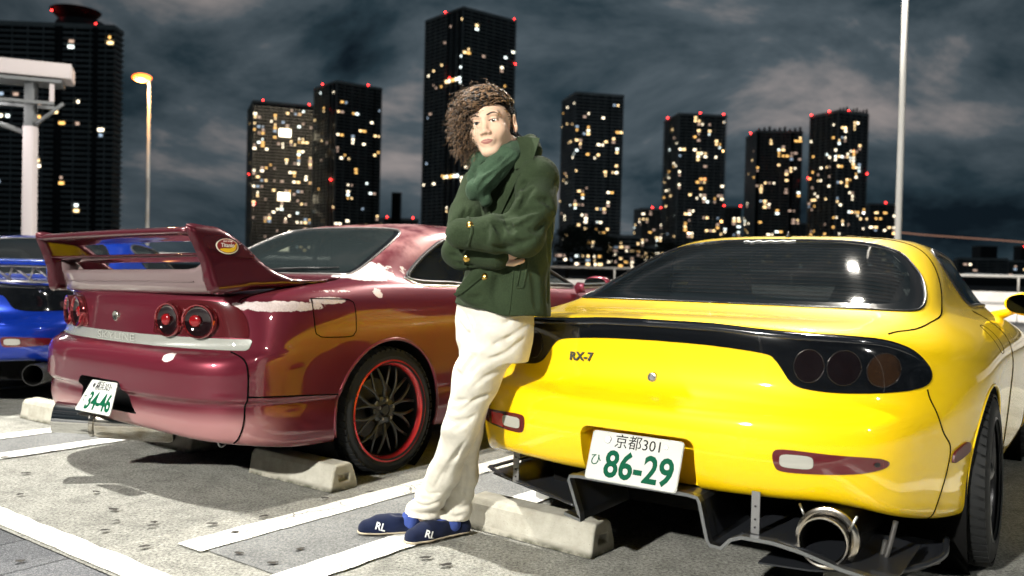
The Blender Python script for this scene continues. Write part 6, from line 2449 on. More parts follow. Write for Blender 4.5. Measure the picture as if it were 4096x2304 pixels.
# ---------------------------------------------------------------- materials
def cloth(name, c0, c1, scale=190, b_str=0.8, rough=0.95, sheen=0.04, weave=0.0):
    m = mat(name, c0, rough, sheen=sheen)
    t, b = nodes(m)
    b.inputs['Specular IOR Level'].default_value = 0.15
    n = noise(t, scale, 4, 0.7)
    n2 = noise(t, 12, 4, 0.6)
    col = mixc(t, n.outputs['Fac'], c0, c1)
    r = ramp(t, n2.outputs['Fac'], [(0.3, (0.82,) * 3), (0.7, (1.12,) * 3)])
    mm = t.nodes.new('ShaderNodeMix'); mm.data_type = 'RGBA'; mm.blend_type = 'MULTIPLY'; mm.inputs['Factor'].default_value = 1
    t.links.new(col, mm.inputs[6]); t.links.new(r.outputs['Color'], mm.inputs[7])
    t.links.new(mm.outputs[2], b.inputs['Base Color'])
    bump(t, b, n.outputs['Fac'], b_str, 0.004)
    return m


M_coat = cloth('green_wool', (0.010, 0.019, 0.009), (0.044, 0.064, 0.031))
M_scarf = cloth('scarf_knit', (0.020, 0.046, 0.026), (0.070, 0.115, 0.070), 170)
M_trous = cloth('cream_cotton', (0.56, 0.535, 0.46), (0.68, 0.65, 0.57), 420, 0.15, 0.85, 0.05)
M_velvet = cloth('navy_velvet', (0.002, 0.004, 0.016), (0.007, 0.014, 0.048), 320, 0.2, 0.8, 0.1)
M_sock = cloth('blue_sock', (0.035, 0.060, 0.24), (0.06, 0.10, 0.34), 300, 0.2)
M_sole = mat('pale_sole', (0.45, 0.38, 0.28), 0.7)
M_gold = mat('brass_button', (0.80, 0.50, 0.12), 0.22, 1.0)
M_shirt = mat('white_cuff', (0.75, 0.77, 0.78), 0.8)
M_skin = mat('skin', (0.62, 0.39, 0.26), 0.5, spec=0.22)
t_, b_ = nodes(M_skin)
b_.inputs['Subsurface Weight'].default_value = 0.12
b_.inputs['Subsurface Radius'].default_value = (0.012, 0.005, 0.003)
b_.inputs['Subsurface Scale'].default_value = 0.5
_n = noise(t_, 60, 5, 0.6)
_n2 = noise(t_, 9, 3, 0.5)
_r = ramp(t_, _n2.outputs['Fac'], [(0.3, (0.66, 0.43, 0.30)), (0.7, (0.75, 0.53, 0.39))])
t_.links.new(_r.outputs['Color'], b_.inputs['Base Color'])
bump(t_, b_, _n.outputs['Fac'], 0.06, 0.002)
M_lip = mat('lips', (0.36, 0.155, 0.125), 0.45)
M_eye = mat('eye_white', (0.72, 0.70, 0.66), 0.15, coat=1.0)
M_iris = mat('dark_iris', (0.012, 0.008, 0.006), 0.1, coat=1.0)
M_brow = mat('eyebrow_hair', (0.018, 0.012, 0.010), 0.7)
M_hair = mat('dark_curly_hair', (0.030, 0.019, 0.012), 0.34, spec=0.6)
t_, b_ = nodes(M_hair)
_n = noise(t_, 75, 4, 0.65)
bump(t_, b_, _n.outputs['Fac'], 0.9, 0.01)
_r = ramp(t_, _n.outputs['Fac'], [(0.44, (0.006, 0.0045, 0.004)), (0.60, (0.27, 0.16, 0.085))])  # golden highlights and dark gaps between curls painted into the hair colour
t_.links.new(_r.outputs['Color'], b_.inputs['Base Color'])

# ---------------------------------------------------------------- skeleton (from the photograph, metres)
Fd = np.array([-.76, -.65])          # the way the chest faces
Fd /= np.linalg.norm(Fd)
Sd_ = np.array([-Fd[1], Fd[0]])      # towards his left hand (near the camera)
pel = Dp(1238, 800, 3.20)
che = Dp(1288, 520, 3.20)
nek = Dp(1272, 405, 3.20)
shL, elL, wrL = Dp(1352, 448, 3.06), Dp(1318, 596, 2.955), Dp(1160, 588, 2.985)
shR, elR, wrR = Dp(1205, 470, 3.25), Dp(1160, 632, 3.10), Dp(1250, 642, 3.035)
hip1, kn1, an1 = Dp(1248, 830, 3.13), Dp(1160, 1075, 3.14), Dp(1064, 1300, 3.35)
hip2, kn2, an2 = Dp(1232, 830, 3.24), Dp(1172, 1090, 3.29), Dp(1147, 1298, 3.38)

# ---------------------------------------------------------------- coat body
f = Field((-.36, 2.84, .74), (.32, 3.52, 1.56), .006)


def row(Dx, Dy, depth, a, b):
    p = Dp(Dx, Dy, depth)
    return (p[2], p[0], p[1], a, b)


rows = [row(1262, 800, 3.20, .160, .205), row(1264, 760, 3.20, .156, .200), row(1274, 700, 3.20, .138, .184), row(1284, 620, 3.20, .126, .176),
        row(1290, 540, 3.205, .128, .186), row(1292, 480, 3.21, .122, .182), row(1290, 440, 3.215, .104, .152), row(1285, 415, 3.215, .085, .115), row(1282, 395, 3.215, .065, .08), row(1282, 375, 3.215, .05, .06)]
f.add(f.stack(rows, Fd, Sd_))
f.add(f.cap(shL + [-.03, .06, 0], shL, .075, .078), .05)
f.add(f.cap(shR + [.05, -.02, 0], shR, .07, .07), .05)
# skirt of the coat flares towards the front edge
tip = Dp(1140, 733, 3.06)
f.add(f.cap(Dp(1215, 690, 3.09), tip + [.03, .01, 0], .045, .022), .06)
f.add(f.cap(Dp(1240, 760, 3.07), Dp(1180, 738, 3.05), .03, .02), .05)
# folds
f.waves(Dp(1300, 600, 3.0), .16, (.45, .0, .9), 62, .004, .3, (.8, .3, -.5), 11)
f.waves(Dp(1350, 680, 3.02), .14, (.9, .2, .25), 48, .0035, 1.2, (.1, .3, .9), 9)
f.waves(Dp(1200, 720, 3.04), .11, (.75, .2, -.6), 55, .004, .5, (.5, .2, .8), 12)
# hem: slanting cut; hollow inside
for ln in ([(1300, 470), (1290, 520), (1284, 560)], [(1330, 640), (1345, 700), (1350, 770)], [(1230, 660), (1215, 690), (1185, 712)], [(1252, 700), (1246, 735), (1250, 775)], [(1375, 560), (1385, 640), (1380, 760)],
           [(1310, 500), (1296, 540), (1290, 580)], [(1210, 745), (1190, 752), (1165, 745)]):
    f.crease(ln, .012, .007, .014)
hz = lambda x, y: (.880 + (.03 - x) * .10 - .012 * np.exp(-((x + .02) / .05) ** 2))
f.d = np.maximum(f.d, hz(f.X, f.Y) - f.Z)
inner = f.d + .012
f.d = np.maximum(f.d, -np.maximum(inner, f.Z - 1.0))
coat = mine(f.obj('coat', M_coat, man, 1))

# ---------------------------------------------------------------- sleeves
f = Field((-.34, 2.80, .98), (.22, 3.40, 1.52), .0055)
f.add(f.cap(shL + [0, .01, .005], (shL + elL) / 2 + [.014, -.006, 0], .074, .070))
f.add(f.cap((shL + elL) / 2 + [.014, -.006, 0], elL, .070, .064), .03)
f.add(f.cap(elL, (elL + wrL) / 2 + [0, -.008, .004], .064, .060), .035)
f.add(f.cap((elL + wrL) / 2 + [0, -.008, .004], wrL, .060, .054), .03)
d_ = (elL - shL); d_ /= np.linalg.norm(d_)
e_ = (wrL - elL); e_ /= np.linalg.norm(e_)
f.waves(elL + [-.03, -.04, .05], .085, d_ * .75 - e_ * .5, 95, .0068, .2, (.3, .8, .5), 21)
f.waves((shL + elL) / 2 + [-.05, -.04, -.01], .08, d_ * .7 - e_ * .6, 80, .0058, 1.0, (.6, .6, .1), 17)
f.waves((elL + wrL) / 2 + [.01, -.05, .0], .075, e_ * .9 + d_ * .35, 88, .0055, .6, (.1, .5, .9), 18)
f.waves(shL + [-.05, -.05, -.02], .06, d_ * .6 - e_ * .8, 75, .005, 2.0, (.2, .4, .4), 20)
for ln in ([(1330, 452), (1312, 470), (1302, 500)], [(1345, 470), (1325, 490), (1310, 525)], [(1300, 545), (1330, 530), (1362, 525)], [(1262, 572), (1290, 575), (1318, 565), (1345, 545)], [(1240, 560), (1258, 580), (1262, 602)],
           [(1268, 552), (1282, 568), (1290, 592)], [(1215, 556), (1224, 580), (1222, 610)], [(1290, 600), (1312, 612), (1340, 600)], [(1232, 618), (1262, 626), (1296, 622)], [(1350, 500), (1375, 505), (1392, 520)], [(1330, 575), (1352, 580), (1372, 560)]):
    f.crease(ln, .013, .0105, .008)
for ln in ([(1252, 556), (1272, 562), (1300, 552)], [(1246, 590), (1272, 600), (1300, 600)], [(1318, 470), (1308, 492), (1302, 520)]):
    f.crease(ln, .010, .0065, .010, True)
slL = mine(f.obj('sleeve', M_coat, man, 1))
f = Field((-.40, 2.84, .93), (.10, 3.40, 1.46), .0055)
f.add(f.cap(shR, (shR + elR) / 2 + [-.012, 0, 0], .070, .064))
f.add(f.cap((shR + elR) / 2 + [-.012, 0, 0], elR, .064, .060), .03)
f.add(f.cap(elR, wrR, .060, .052), .035)
d2 = (elR - shR); d2 /= np.linalg.norm(d2)
f.waves(elR + [-.02, -.03, .04], .09, d2 * .8 + np.array([.5, 0, .1]), 92, .0065, .7, (.4, .7, .4), 19)
f.waves((shR + elR) / 2, .08, d2 * .9 + np.array([.4, 0, .1]), 78, .005, .1, (.4, .7, .4), 17)
for ln in ([(1140, 590), (1158, 602), (1180, 606)], [(1132, 610), (1150, 622), (1172, 628)], [(1130, 640), (1148, 645), (1160, 655)], [(1172, 520), (1165, 550), (1150, 575)], [(1190, 520), (1180, 550), (1175, 575)], [(1140, 660), (1165, 668), (1190, 668)]):
    f.crease(ln, .011, .0085, .007)
slR = mine(f.obj('sleeve', M_coat, man, 1))
# cuff straps with buttons
for a, b, c, w in ((Dp(1178, 548, 2.91), Dp(1186, 590, 2.905), Dp(1182, 562, 2.885), .016), (Dp(1176, 620, 3.03), Dp(1170, 672, 3.03), Dp(1173, 652, 2.995), .018)):
    pass

# ---------------------------------------------------------------- collar and lapel
f = Field((-.20, 2.95, 1.30), (.28, 3.42, 1.60), .004)
ctr = Dp(1292, 395, 3.215)
for k, (Dx, Dy, dep, r) in enumerate(((1338, 362, 3.14, .020), (1346, 380, 3.12, .024), (1342, 402, 3.11, .022), (1330, 424, 3.09, .018), (1312, 440, 3.075, .013))):
    q = Dp(Dx, Dy, dep)
    if k:
        f.add(f.cap(prev_, q, pr_, r), .012)
    prev_, pr_ = q, r
back = [Dp(1340, 366, 3.15), Dp(1335, 358, 3.24), Dp(1300, 362, 3.30), Dp(1262, 375, 3.29)]
for a, b in zip(back[:-1], back[1:]):
    f.add(f.cap(a, b, .026, .026), .02)
col_flap = [Dp(1348, 352, 3.14), Dp(1330, 430, 3.085), Dp(1303, 445, 3.06)]
mine(f.obj('collar', M_coat, man, 1))
# ---------------------------------------------------------------- scarf
f = Field((-.24, 2.92, 1.16), (.16, 3.40, 1.58), .0045)
ring = []
for k in range(13):
    a = 2 * math.pi * k / 12
    c = Dp(1258, 398, 3.185)
    ring.append(c + np.array([math.cos(a) * .086, math.sin(a) * .082, .018 * math.cos(a) + .006]))
for a, b in zip(ring[:-1], ring[1:]):
    f.add(f.cap(a, b, .033, .033), .015)
band = [Dp(1308, 372, 3.12), Dp(1282, 395, 3.075), Dp(1250, 425, 3.05), Dp(1222, 452, 3.045), Dp(1200, 474, 3.05), Dp(1190, 488, 3.06)]
for a, b, ra, rb in zip(band[:-1], band[1:], (.026, .034, .042, .043, .036), (.034, .042, .043, .036, .024)):
    f.add(f.cap(a, b, ra, rb), .02)
f.add(f.cap(Dp(1212, 470, 3.05), Dp(1222, 505, 3.06), .034, .02), .02)
f.add(f.cap(Dp(1204, 400, 3.12), Dp(1192, 455, 3.09), .022, .026), .02)
bd = band[3] - band[0]
bd /= np.linalg.norm(bd)
perp = np.cross(bd, [0, 1, 0])
f.waves(band[2], .13, perp, 105, .0062, .4, bd, 10)
f.waves(band[4], .07, perp * .7 + bd * .5, 120, .005, 1.4, bd, 14)
for ln in ([(1300, 385), (1262, 420), (1222, 452), (1205, 475)], [(1290, 410), (1262, 438), (1235, 470), (1222, 495)], [(1285, 378), (1250, 408), (1212, 436)], [(1198, 405), (1194, 430), (1190, 455)]):
    f.crease(ln, .011, .0085, .007)
mine(f.obj('scarf', M_scarf, man, 1))

# ---------------------------------------------------------------- trousers
f = Field((-.50, 2.95, .04), (.20, 3.55, .95), .006)
rows = [row(1245, 905, 3.18, .108, .135), row(1243, 860, 3.19, .122, .160), row(1243, 810, 3.20, .126, .168), row(1245, 760, 3.20, .120, .162), row(1247, 735, 3.20, .118, .160)]
f.add(f.stack(rows, Fd, Sd_))
hipf = f.d
legs = []
for hip, kn, an, rr in ((hip1, kn1, an1, (.100, .082, .062, .056, .060)), (hip2, kn2, an2, (.090, .074, .058, .052, .058))):
    th = (hip + kn) / 2 + np.array([-.008, -.012, 0])
    ca = (kn + an) / 2 + np.array([.010, .010, 0])
    e = f.cap(hip, th, rr[0], rr[1])
    e = smin(e, f.cap(th, kn, rr[1], rr[2]), .03)
    e = smin(e, f.cap(kn, ca, rr[2], rr[3]), .03)
    e = smin(e, f.cap(ca, an + [0, 0, .02], rr[3], rr[4]), .03)
    e = smin(e, f.ell(an + [-.012, -.012, .005], (.066, .066, .042)), .025)
    legs.append(e)
f.d = smin(smin(hipf, legs[0], .035), smin(hipf, legs[1], .035), .006)
# creases: radiating from the crotch, behind the knee, stacked on the shoe
cro = Dp(1165, 850, 3.07)
f.waves(Dp(1165, 860, 3.06), .13, (-.35, .0, .95), 72, .0035, .4, (.8, .2, .3), 12)
f.waves(Dp(1250, 830, 3.06), .12, (.15, .0, 1.0), 85, .0032, 1.3, (.9, .1, -.2), 10)
f.waves(Dp(1190, 950, 3.05), .11, (-.55, .1, .85), 66, .0035, 2.2, (.7, .2, .5), 13)
f.waves(Dp(1155, 1075, 3.06), .11, (-.3, .1, .95), 74, .0035, .9, (.9, .2, .2), 11)
f.waves(Dp(1125, 1180, 3.18), .13, (-.65, .1, .75), 52, .0025, .2, (.6, .2, .6), 10)
f.waves(an1 + [0, -.02, .05], .085, (-.25, .0, .97), 115, .0075, .6, (.9, .3, .2), 20)
f.waves(an2 + [0, -.02, .05], .085, (.25, .0, .97), 112, .007, 1.6, (.9, .3, .2), 20)
for ln in ([(1150, 800), (1165, 830), (1185, 850)], [(1190, 790), (1180, 830), (1178, 870)], [(1330, 815), (1280, 850), (1235, 870)], [(1320, 850), (1270, 890), (1225, 905)], [(1300, 800), (1260, 815), (1215, 812)], [(1210, 880), (1185, 905), (1165, 935)],
           [(1265, 930), (1220, 950), (1180, 985)], [(1240, 990), (1200, 1005), (1160, 1035)], [(1130, 900), (1145, 930), (1165, 950)], [(1120, 1000), (1145, 1010), (1175, 1005)], [(1105, 1050), (1140, 1062), (1180, 1052)], [(1200, 1040), (1175, 1060), (1140, 1085)],
           [(1180, 1100), (1150, 1140), (1120, 1180), (1090, 1230)], [(1160, 1120), (1135, 1170), (1112, 1215)], [(1040, 1262), (1070, 1272), (1100, 1262)], [(1030, 1285), (1060, 1296), (1098, 1288)], [(1120, 1270), (1145, 1280), (1175, 1272)], [(1115, 1295), (1145, 1302), (1178, 1292)], [(1170, 1150), (1172, 1200), (1165, 1250)], [(1060, 1230), (1080, 1245), (1105, 1240)]):
    f.crease(ln, .009, .0058, .006)
for ln in ([(1240, 865), (1210, 885), (1185, 880)], [(1250, 910), (1215, 925), (1190, 950)], [(1170, 1040), (1150, 1045), (1128, 1040)], [(1100, 1256), (1070, 1262), (1045, 1255)]):
    f.crease(ln, .010, .006, .010, True)
f.d = np.maximum(f.d, .085 - f.Z - (f.X + .35) * .12)
f.d = np.maximum(f.d, f.Z - .925)
trs = mine(f.obj('trousers', M_trous, man, 1))

# ---------------------------------------------------------------- slippers and socks
def slipper(heel, toe, an, k):
    heel, toe = np.array(heel), np.array(toe)
    u = toe - heel
    L = np.linalg.norm(u)
    u /= L
    v = np.array([-u[1], u[0], 0])
    f = Field(np.minimum(heel, toe) - [.09, .09, 0.0], np.maximum(heel, toe) + [.09, .09, .16], .0035)
    pts = [(0.02, .030, .030), (.25, .031, .030), (.50, .036, .032), (.72, .042, .030), (.90, .036, .024)]
    for (a, r, z), (b, r2, z2) in zip(pts[:-1], pts[1:]):
        f.add(f.cap(heel + u * L * a + [0, 0, z], heel + u * L * b + [0, 0, z2], r, r2), .01)
    # instep
    f.add(f.cap(heel + u * L * .42 + [0, 0, .058], heel + u * L * .70 + [0, 0, .040], .030, .026), .03)
    f.add(f.cap(heel + u * L * .03 + [0, 0, .035], heel + u * L * .05 + [0, 0, .062], .030, .028), .015)
    # opening
    f.sub(f.cap(heel + u * L * .12 + [0, 0, .098], heel + u * L * .44 + [0, 0, .104], .030, .034), .012)
    f.d = np.maximum(f.d, .014 - f.Z)
    o = mine(f.obj('slipper', M_velvet, man, 2))
    # sole
    g = Field(np.minimum(heel, toe) - [.09, .09, 0.0], np.maximum(heel, toe) + [.09, .09, .06], .004)
    for (a, r, z), (b, r2, z2) in zip(pts[:-1], pts[1:]):
        g.add(g.cap(heel + u * L * a + [0, 0, z], heel + u * L * b + [0, 0, z2], r + .004, r2 + .004), .01)
    g.d = np.maximum(g.d, np.maximum(.009 - g.Z, g.Z - .018))
    so = g.obj('sole', M_sole, o, 0)
    so.data.transform(MI)
    # monogram on the vamp
    bv = BVHTree.FromPolygons([v_.co[:] for v_ in o.data.vertices], [p.vertices[:] for p in o.data.polygons])
    tx = text_mesh('monogram', 'RL', .040, M_shirt, o, None, 0.0, 0.001, .9)
    bmx = bmesh.new()
    bmx.from_mesh(tx.data)
    bmesh.ops.triangulate(bmx, faces=bmx.faces)
    bmesh.ops.subdivide_edges(bmx, edges=bmx.edges, cuts=2)
    # stitched on the sloping vamp
    eye = Vector((0, 0, 1.03)) + MI.translation
    c = Vector(Dp(*((957, 1326), (1082, 1346))[k], 3.28)) + MI.translation
    ca, sa = math.cos(R(-14)), math.sin(R(-14))
    for vv in bmx.verts:
        x, y = vv.co.x * ca - vv.co.y * sa, vv.co.x * sa + vv.co.y * ca
        p = c + Vector((x, 0, y))
        d = (p - eye).normalized()
        h = bv.ray_cast(eye, d)
        vv.co = h[0] - d * .0025 if h[0] else p + Vector((0, .2, -.2))
    dead = [vv for vv in bmx.verts if vv.co.z < -.02]
    bmesh.ops.delete(bmx, geom=dead, context='VERTS')
    bmx.to_mesh(tx.data)
    bmx.free()
    # sock
    f = Field(np.minimum(heel, an) - [.08, .08, 0.0], np.maximum(heel, an) + [.08, .08, .10], .004)
    base = heel + u * L * .24
    f.add(f.cap(base + [0, 0, .05], np.array([an[0] * .6 + base[0] * .4, an[1] * .6 + base[1] * .4, .115]), .032, .031))
    f.add(f.cap(base + [0, 0, .045], heel + u * L * .60 + [0, 0, .046], .034, .026), .02)
    dirv = np.array([an[0] - base[0], an[1] - base[1], .12])
    f.waves(base + [0, 0, .09], .12, v, 900, .0012, 0)
    f.d = np.maximum(f.d, .02 - f.Z)
    mine(f.obj('sock', M_sock, man, 0))
    return o


slipper((-.315, 3.375, .0), (-.560, 3.335, .0), an1, 0)
slipper((-.165, 3.375, .0), (-.365, 3.225, .0), an2, 1)

# ---------------------------------------------------------------- head
hc = Dp(1237, 318, 3.135)
HR = Matrix.Rotation(R(-16), 4, 'Z') @ Matrix.Rotation(R(-10), 4, 'Y') @ Matrix.Rotation(R(3), 4, 'X')
HM = Matrix.Translation(Vector(hc)) @ HR @ Matrix.Scale(1.0, 4)
f = Field((-.105, -.135, -.27), (.105, .13, .14), .0021)
f.add(f.ell((0, .012, .034), (.0735, .094, .086)))
f.add(f.ell((0, -.026, -.030), (.0635, .066, .087)), .02)
f.add(f.ell((0, -.064, -.096), (.030, .023, .021)), .026)
for s in (-1, 1):
    f.add(f.ell((s * .046, -.008, -.060), (.020, .030, .030)), .02)
    f.add(f.ell((s * .040, -.060, -.028), (.027, .024, .027)), .022)
    f.add(f.cap((s * .012, -.081, .028), (s * .044, -.072, .030), .010, .009), .016)
    f.sub(f.ell((s * .0315, -.100, .008), (.0165, .013, .0105)), .012)
f.add(f.cap((0, -.081, .014), (0, -.099, -.026), .0085, .0110), .014)
f.add(f.ell((0, -.1015, -.030), (.0120, .0095, .0085)), .007)
for s in (-1, 1):
    f.add(f.ell((s * .0125, -.095, -.034), (.0085, .010, .0075)), .006)
    f.sub(f.ell((s * .0065, -.104, -.0405), (.0038, .0055, .0030)), .002)
f.add(f.ell((0, -.084, -.058), (.026, .012, .022)), .012)
# lids over the eyes, with a narrow almond opening
for s in (-1, 1):
    f.add(f.ell((s * .0310, -.0725, .0075), (.0160, .0150, .0128)), .004)
    Mx = [[.985, 0, s * -.05], [0, 1, 0], [s * .05, 0, .985]]
    f.sub(f.ell((s * .0310, -.0870, .0062), (.0138, .012, .0047), Mx), .0012)
# ears
for s in (-1, 1):
    a = R(36) * s
    Mx = [[math.cos(a), math.sin(a), 0], [-math.sin(a), math.cos(a), 0], [0, 0, 1]]
    f.add(f.ell((s * .0815, .018, -.002), (.0075, .021, .034), Mx), .004)
    f.sub(f.ell((s * .0890, .010, .002), (.0065, .011, .019), Mx), .004)
f.add(f.cap((0, .020, -.075), (0, .040, -.26), .056, .060), .025)
# philtrum and mouth line
f.sub(f.cap((0, -.1005, -.047), (0, -.0985, -.054), .0022), .003)
hP, hQ = f.mesh(2)
# inner body: neck to hands, carried inside the clothes so that the figure is one piece
g = Field((-.50, 2.9, .02), (.25, 3.55, 1.52), .014)
g.add(g.cap(nek + [0, 0, .05], che, .055, .11))
g.add(g.cap(che, pel, .105, .11), .05)
for a, b, ra, rb in ((shL, elL, .05, .042), (elL, wrL, .042, .03), (shR, elR, .05, .042), (elR, wrR, .042, .03), (che, shL, .06, .05), (che, shR, .06, .05),
                     (pel, hip1, .075, .065), (hip1, kn1, .065, .036), (kn1, an1, .034, .024), (pel, hip2, .075, .065), (hip2, kn2, .060, .032), (kn2, an2, .030, .024)):
    g.add(g.cap(a, b, ra, rb), .02)
gP, gQ = g.mesh(1)
# right hand, tucked under the left upper arm: palm, four fingers, thumb
hw = wrR
kx = Dp(1308, 616, 3.02) - hw
kx /= np.linalg.norm(kx)
kn_ = np.array([.1, -.85, .25]); kn_ -= kx * (kn_ @ kx); kn_ /= np.linalg.norm(kn_)
ky = np.cross(kn_, kx)
g2 = Field(hw - [.10, .12, .10], hw + [.24, .14, .14], .0028)
L3 = lambda a, b, c: hw + kx * a + ky * b + kn_ * c
g2.add(g2.cap(L3(-.02, 0, 0), L3(.05, 0, 0), .026, .028))
for j, (b0, b1, ln) in enumerate(((-.030, -.034, .072), (-.010, -.011, .082), (.010, .012, .077), (.029, .034, .062))):
    g2.add(g2.cap(L3(.03, b0 * .8, .004), L3(.080, b0, .010), .0135, .0115), .010)
    g2.add(g2.cap(L3(.080, b0, .010), L3(.080 + ln * .48, (b0 + b1) / 2, .004), .0105, .0095), .003)
    g2.add(g2.cap(L3(.080 + ln * .48, (b0 + b1) / 2, .004), L3(.080 + ln * .9, b1, -.014), .0093, .0078), .002)
g2.add(g2.cap(L3(.005, -.028, .0), L3(.045, -.052, .006), .013, .011), .008)
g2.add(g2.cap(L3(.045, -.052, .006), L3(.078, -.056, .004), .0105, .0085), .003)
xP, xQ = g2.mesh(1)
Hn = np.array(HM)
hW = hP @ Hn[:3, :3].T + Hn[:3, 3]
Vb = np.concatenate([hW, gP, xP])
Fb = [tuple(q) for q in hQ] + [tuple(q + len(hP)) for q in gQ] + [tuple(q + len(hP) + len(gP)) for q in xQ]
body = mine(mk('body', Vb, Fb, M_skin, man))
# shirt cuff
V, F = tube_geo([tuple(wrR + (wrR - elR) / np.linalg.norm(wrR - elR) * a) for a in (-.02, .022, .03)], [.045, .042, .036], 24)
mine(mk('shirt_cuff', [tuple(v) for v in V], F, M_shirt, man))


def head_part(o):
    o.data.transform(MI @ HM)
    return o


hb = BVHTree.FromPolygons(hP.tolist(), [list(map(int, q)) for q in hQ])
frh = lambda u, v: (u, -.3, v)
for s in (-1, 1):
    bm = bmesh.new()
    bmesh.ops.create_uvsphere(bm, u_segments=20, v_segments=14, radius=.0125)
    for v in bm.verts:
        v.co += Vector((s * .0310, -.0735, .0066))
    ey = bmobj('eye', bm, M_eye, man, True)
    head_part(ey)
    V, F = lathe_geo([(0, -.0002), (.003, 0), (.0058, .0009), (.0062, .0016)], 20, 1)
    io = mk('iris', [(x + s * .0310 + .0012, y - .0866, z + .0066) for x, y, z in V], F, M_iris, ey)
    head_part(io)
    # brows
    if s < 0:
        br = crv([(-.050, .0285), (-.042, .0345), (-.030, .0350), (-.017, .0300), (-.014, .0275), (-.020, .0270), (-.031, .0305), (-.041, .0305)], 4, True)
    else:
        br = crv([(.050, .0275), (.041, .0345), (.029, .0350), (.015, .0290), (.013, .0262), (.020, .0265), (.030, .0305), (.041, .0305)], 4, True)
    head_part(drape('eyebrow', hb, br.tolist(), frh, M_brow, man, .0012, .004, .002))
    # lash line
    ll = [(s * (.0310 + a * .0145), .0075 + .0042 * (1 - a * a)) for a in np.linspace(-1, 1, 13)]
    P = on_surf(hb, [(x, -.3, z) for x, z in ll], (0, 1, 0), .0006)
    head_part(tube('lashes', P, .0011, M_brow, man, n=5))
lipu = crv([(-.0225, -.0612), (-.013, -.0572), (-.005, -.0550), (0, -.0558), (.005, -.0550), (.013, -.0572), (.0225, -.0612), (.012, -.0612), (0, -.0622), (-.012, -.0612)], 4, True)
lipl = crv([(-.0215, -.0618), (-.012, -.0625), (0, -.0635), (.012, -.0625), (.0215, -.0618), (.012, -.0695), (0, -.0718), (-.012, -.0695)], 4, True)
head_part(drape('upper_lip', hb, lipu.tolist(), frh, M_lip, man, .0010, .004, .003))
head_part(drape('lower_lip', hb, lipl.tolist(), frh, M_lip, man, .0014, .004, .003))

# ---------------------------------------------------------------- hair: cap, short side, big curls on his right
f = Field((-.16, -.13, -.14), (.13, .15, .17), .004)
f.add(f.ell((-.004, .022, .046), (.080, .098, .090)))
f.add(f.ell((-.030, -.010, .075), (.070, .080, .058)), .03)
f.add(f.ell((-.078, -.005, .010), (.045, .065, .075)), .03)
f.add(f.ell((-.066, .030, -.040), (.044, .058, .046)), .03)
f.add(f.ell((.035, .085, -.060), (.040, .040, .045)), .03)
# keep the face, ear and right temple clear
f.sub(f.ell((.010, -.117, -.022), (.092, .098, .104)), .010)
f.sub(f.ell((.004, -.075, -.065), (.060, .075, .075)), .012)
f.sub(f.ell((.098, .022, -.012), (.032, .028, .042)), .005)
hcap_P, hcap_Q = f.mesh(2)
hairv, hairf = [hcap_P.tolist()], None
geos = []
short = [([tuple(p) for p in hcap_P], [tuple(q) for q in hcap_Q])]
cb_ = BVHTree.FromPolygons(hcap_P.tolist(), [list(map(int, q)) for q in hcap_Q])
rnd = random.Random(3)


def curl(c, d, L, rad, turns, th, rnd):
    """a corkscrew lock from c along d."""
    d = d.normalized()
    a = d.orthogonal().normalized()
    b = d.cross(a)
    n = 15
    ph = rnd.uniform(0, 6.28)
    P, rr = [], []
    for i in range(n):
        f_ = i / (n - 1)
        an = ph + f_ * turns * 6.283
        w = rad * (.35 + .65 * f_)
        p = c + d * (L * f_) + a * (math.cos(an) * w) + b * (math.sin(an) * w) + Vector((0, 0, -.35 * L * f_ * f_))
        P.append(p)
        rr.append(th * (1 - .6 * f_))
    return tube_geo(P, rr, 4)


cnt = 0
while cnt < 2300:
    i = rnd.randrange(len(hcap_P))
    p = Vector(hcap_P[i])
    h = cb_.find_nearest(p)
    nrm = h[1] if h[1] is not None else Vector((0, 0, 1))
    curly = 1.0 if p.x < .028 or p.z < -.045 else 0.0
    if p.x >= -.01 and p.z > .062 and p.y < .06:
        P_, q_ = [], p.copy()
        for k_ in range(9):
            h_ = cb_.find_nearest(q_)
            P_.append(h_[0] + h_[1] * (.0015 + .010 * math.sin(math.pi * k_ / 9) + .003 * math.sin(k_ * 1.7 + cnt)))
            q_ = h_[0] + Vector((-.011, -.004 + .003 * math.sin(k_ + cnt), .001 * math.cos(k_ * 2 + cnt)))
        geos.append(tube_geo(P_, [.0022, .0024, .0024, .0023, .0022, .002, .0018, .0014, .0008], 4))
        cnt += 1
        continue
    if curly == 0.0:
        if True:
            d = Vector((.4, .9, .15)) + nrm * .25
            short.append(curl(p - nrm * .001, d, .020, .001, .2, .0012, rnd))
            cnt += 1
        continue
    if p.y < -.085 and p.x > -.03 and p.z < .05:
        continue
    out = nrm * .8 + Vector((-.55 if p.x < .03 else .15, -.12, -.25))
    L = rnd.uniform(.020, .052) * (1.15 if p.x < -.04 else .8)
    geos.append(curl(p - nrm * .004, out, L, rnd.uniform(.004, .0085), rnd.uniform(1.2, 2.4), rnd.uniform(.0011, .0022), rnd))
    cnt += 1
for k_ in range(260):
    p = Vector(hcap_P[rnd.randrange(len(hcap_P))])
    if p.x > .02 or p.y < -.08:
        continue
    nrm = cb_.find_nearest(p)[1]
    geos.append(curl(p, nrm + Vector((-.4, rnd.uniform(-.4, .4), rnd.uniform(-.2, .5))), rnd.uniform(.04, .07), rnd.uniform(.005, .010), rnd.uniform(1.0, 2.2), .0009, rnd))
V, F = merge(geos)
hair = head_part(mk('hair', V, F, M_hair, man))
V, F = merge(short)
head_part(mk('short_hair', V, F, mat('short_dark_hair', (0.010, 0.008, 0.007), 0.75, spec=0.15), man))

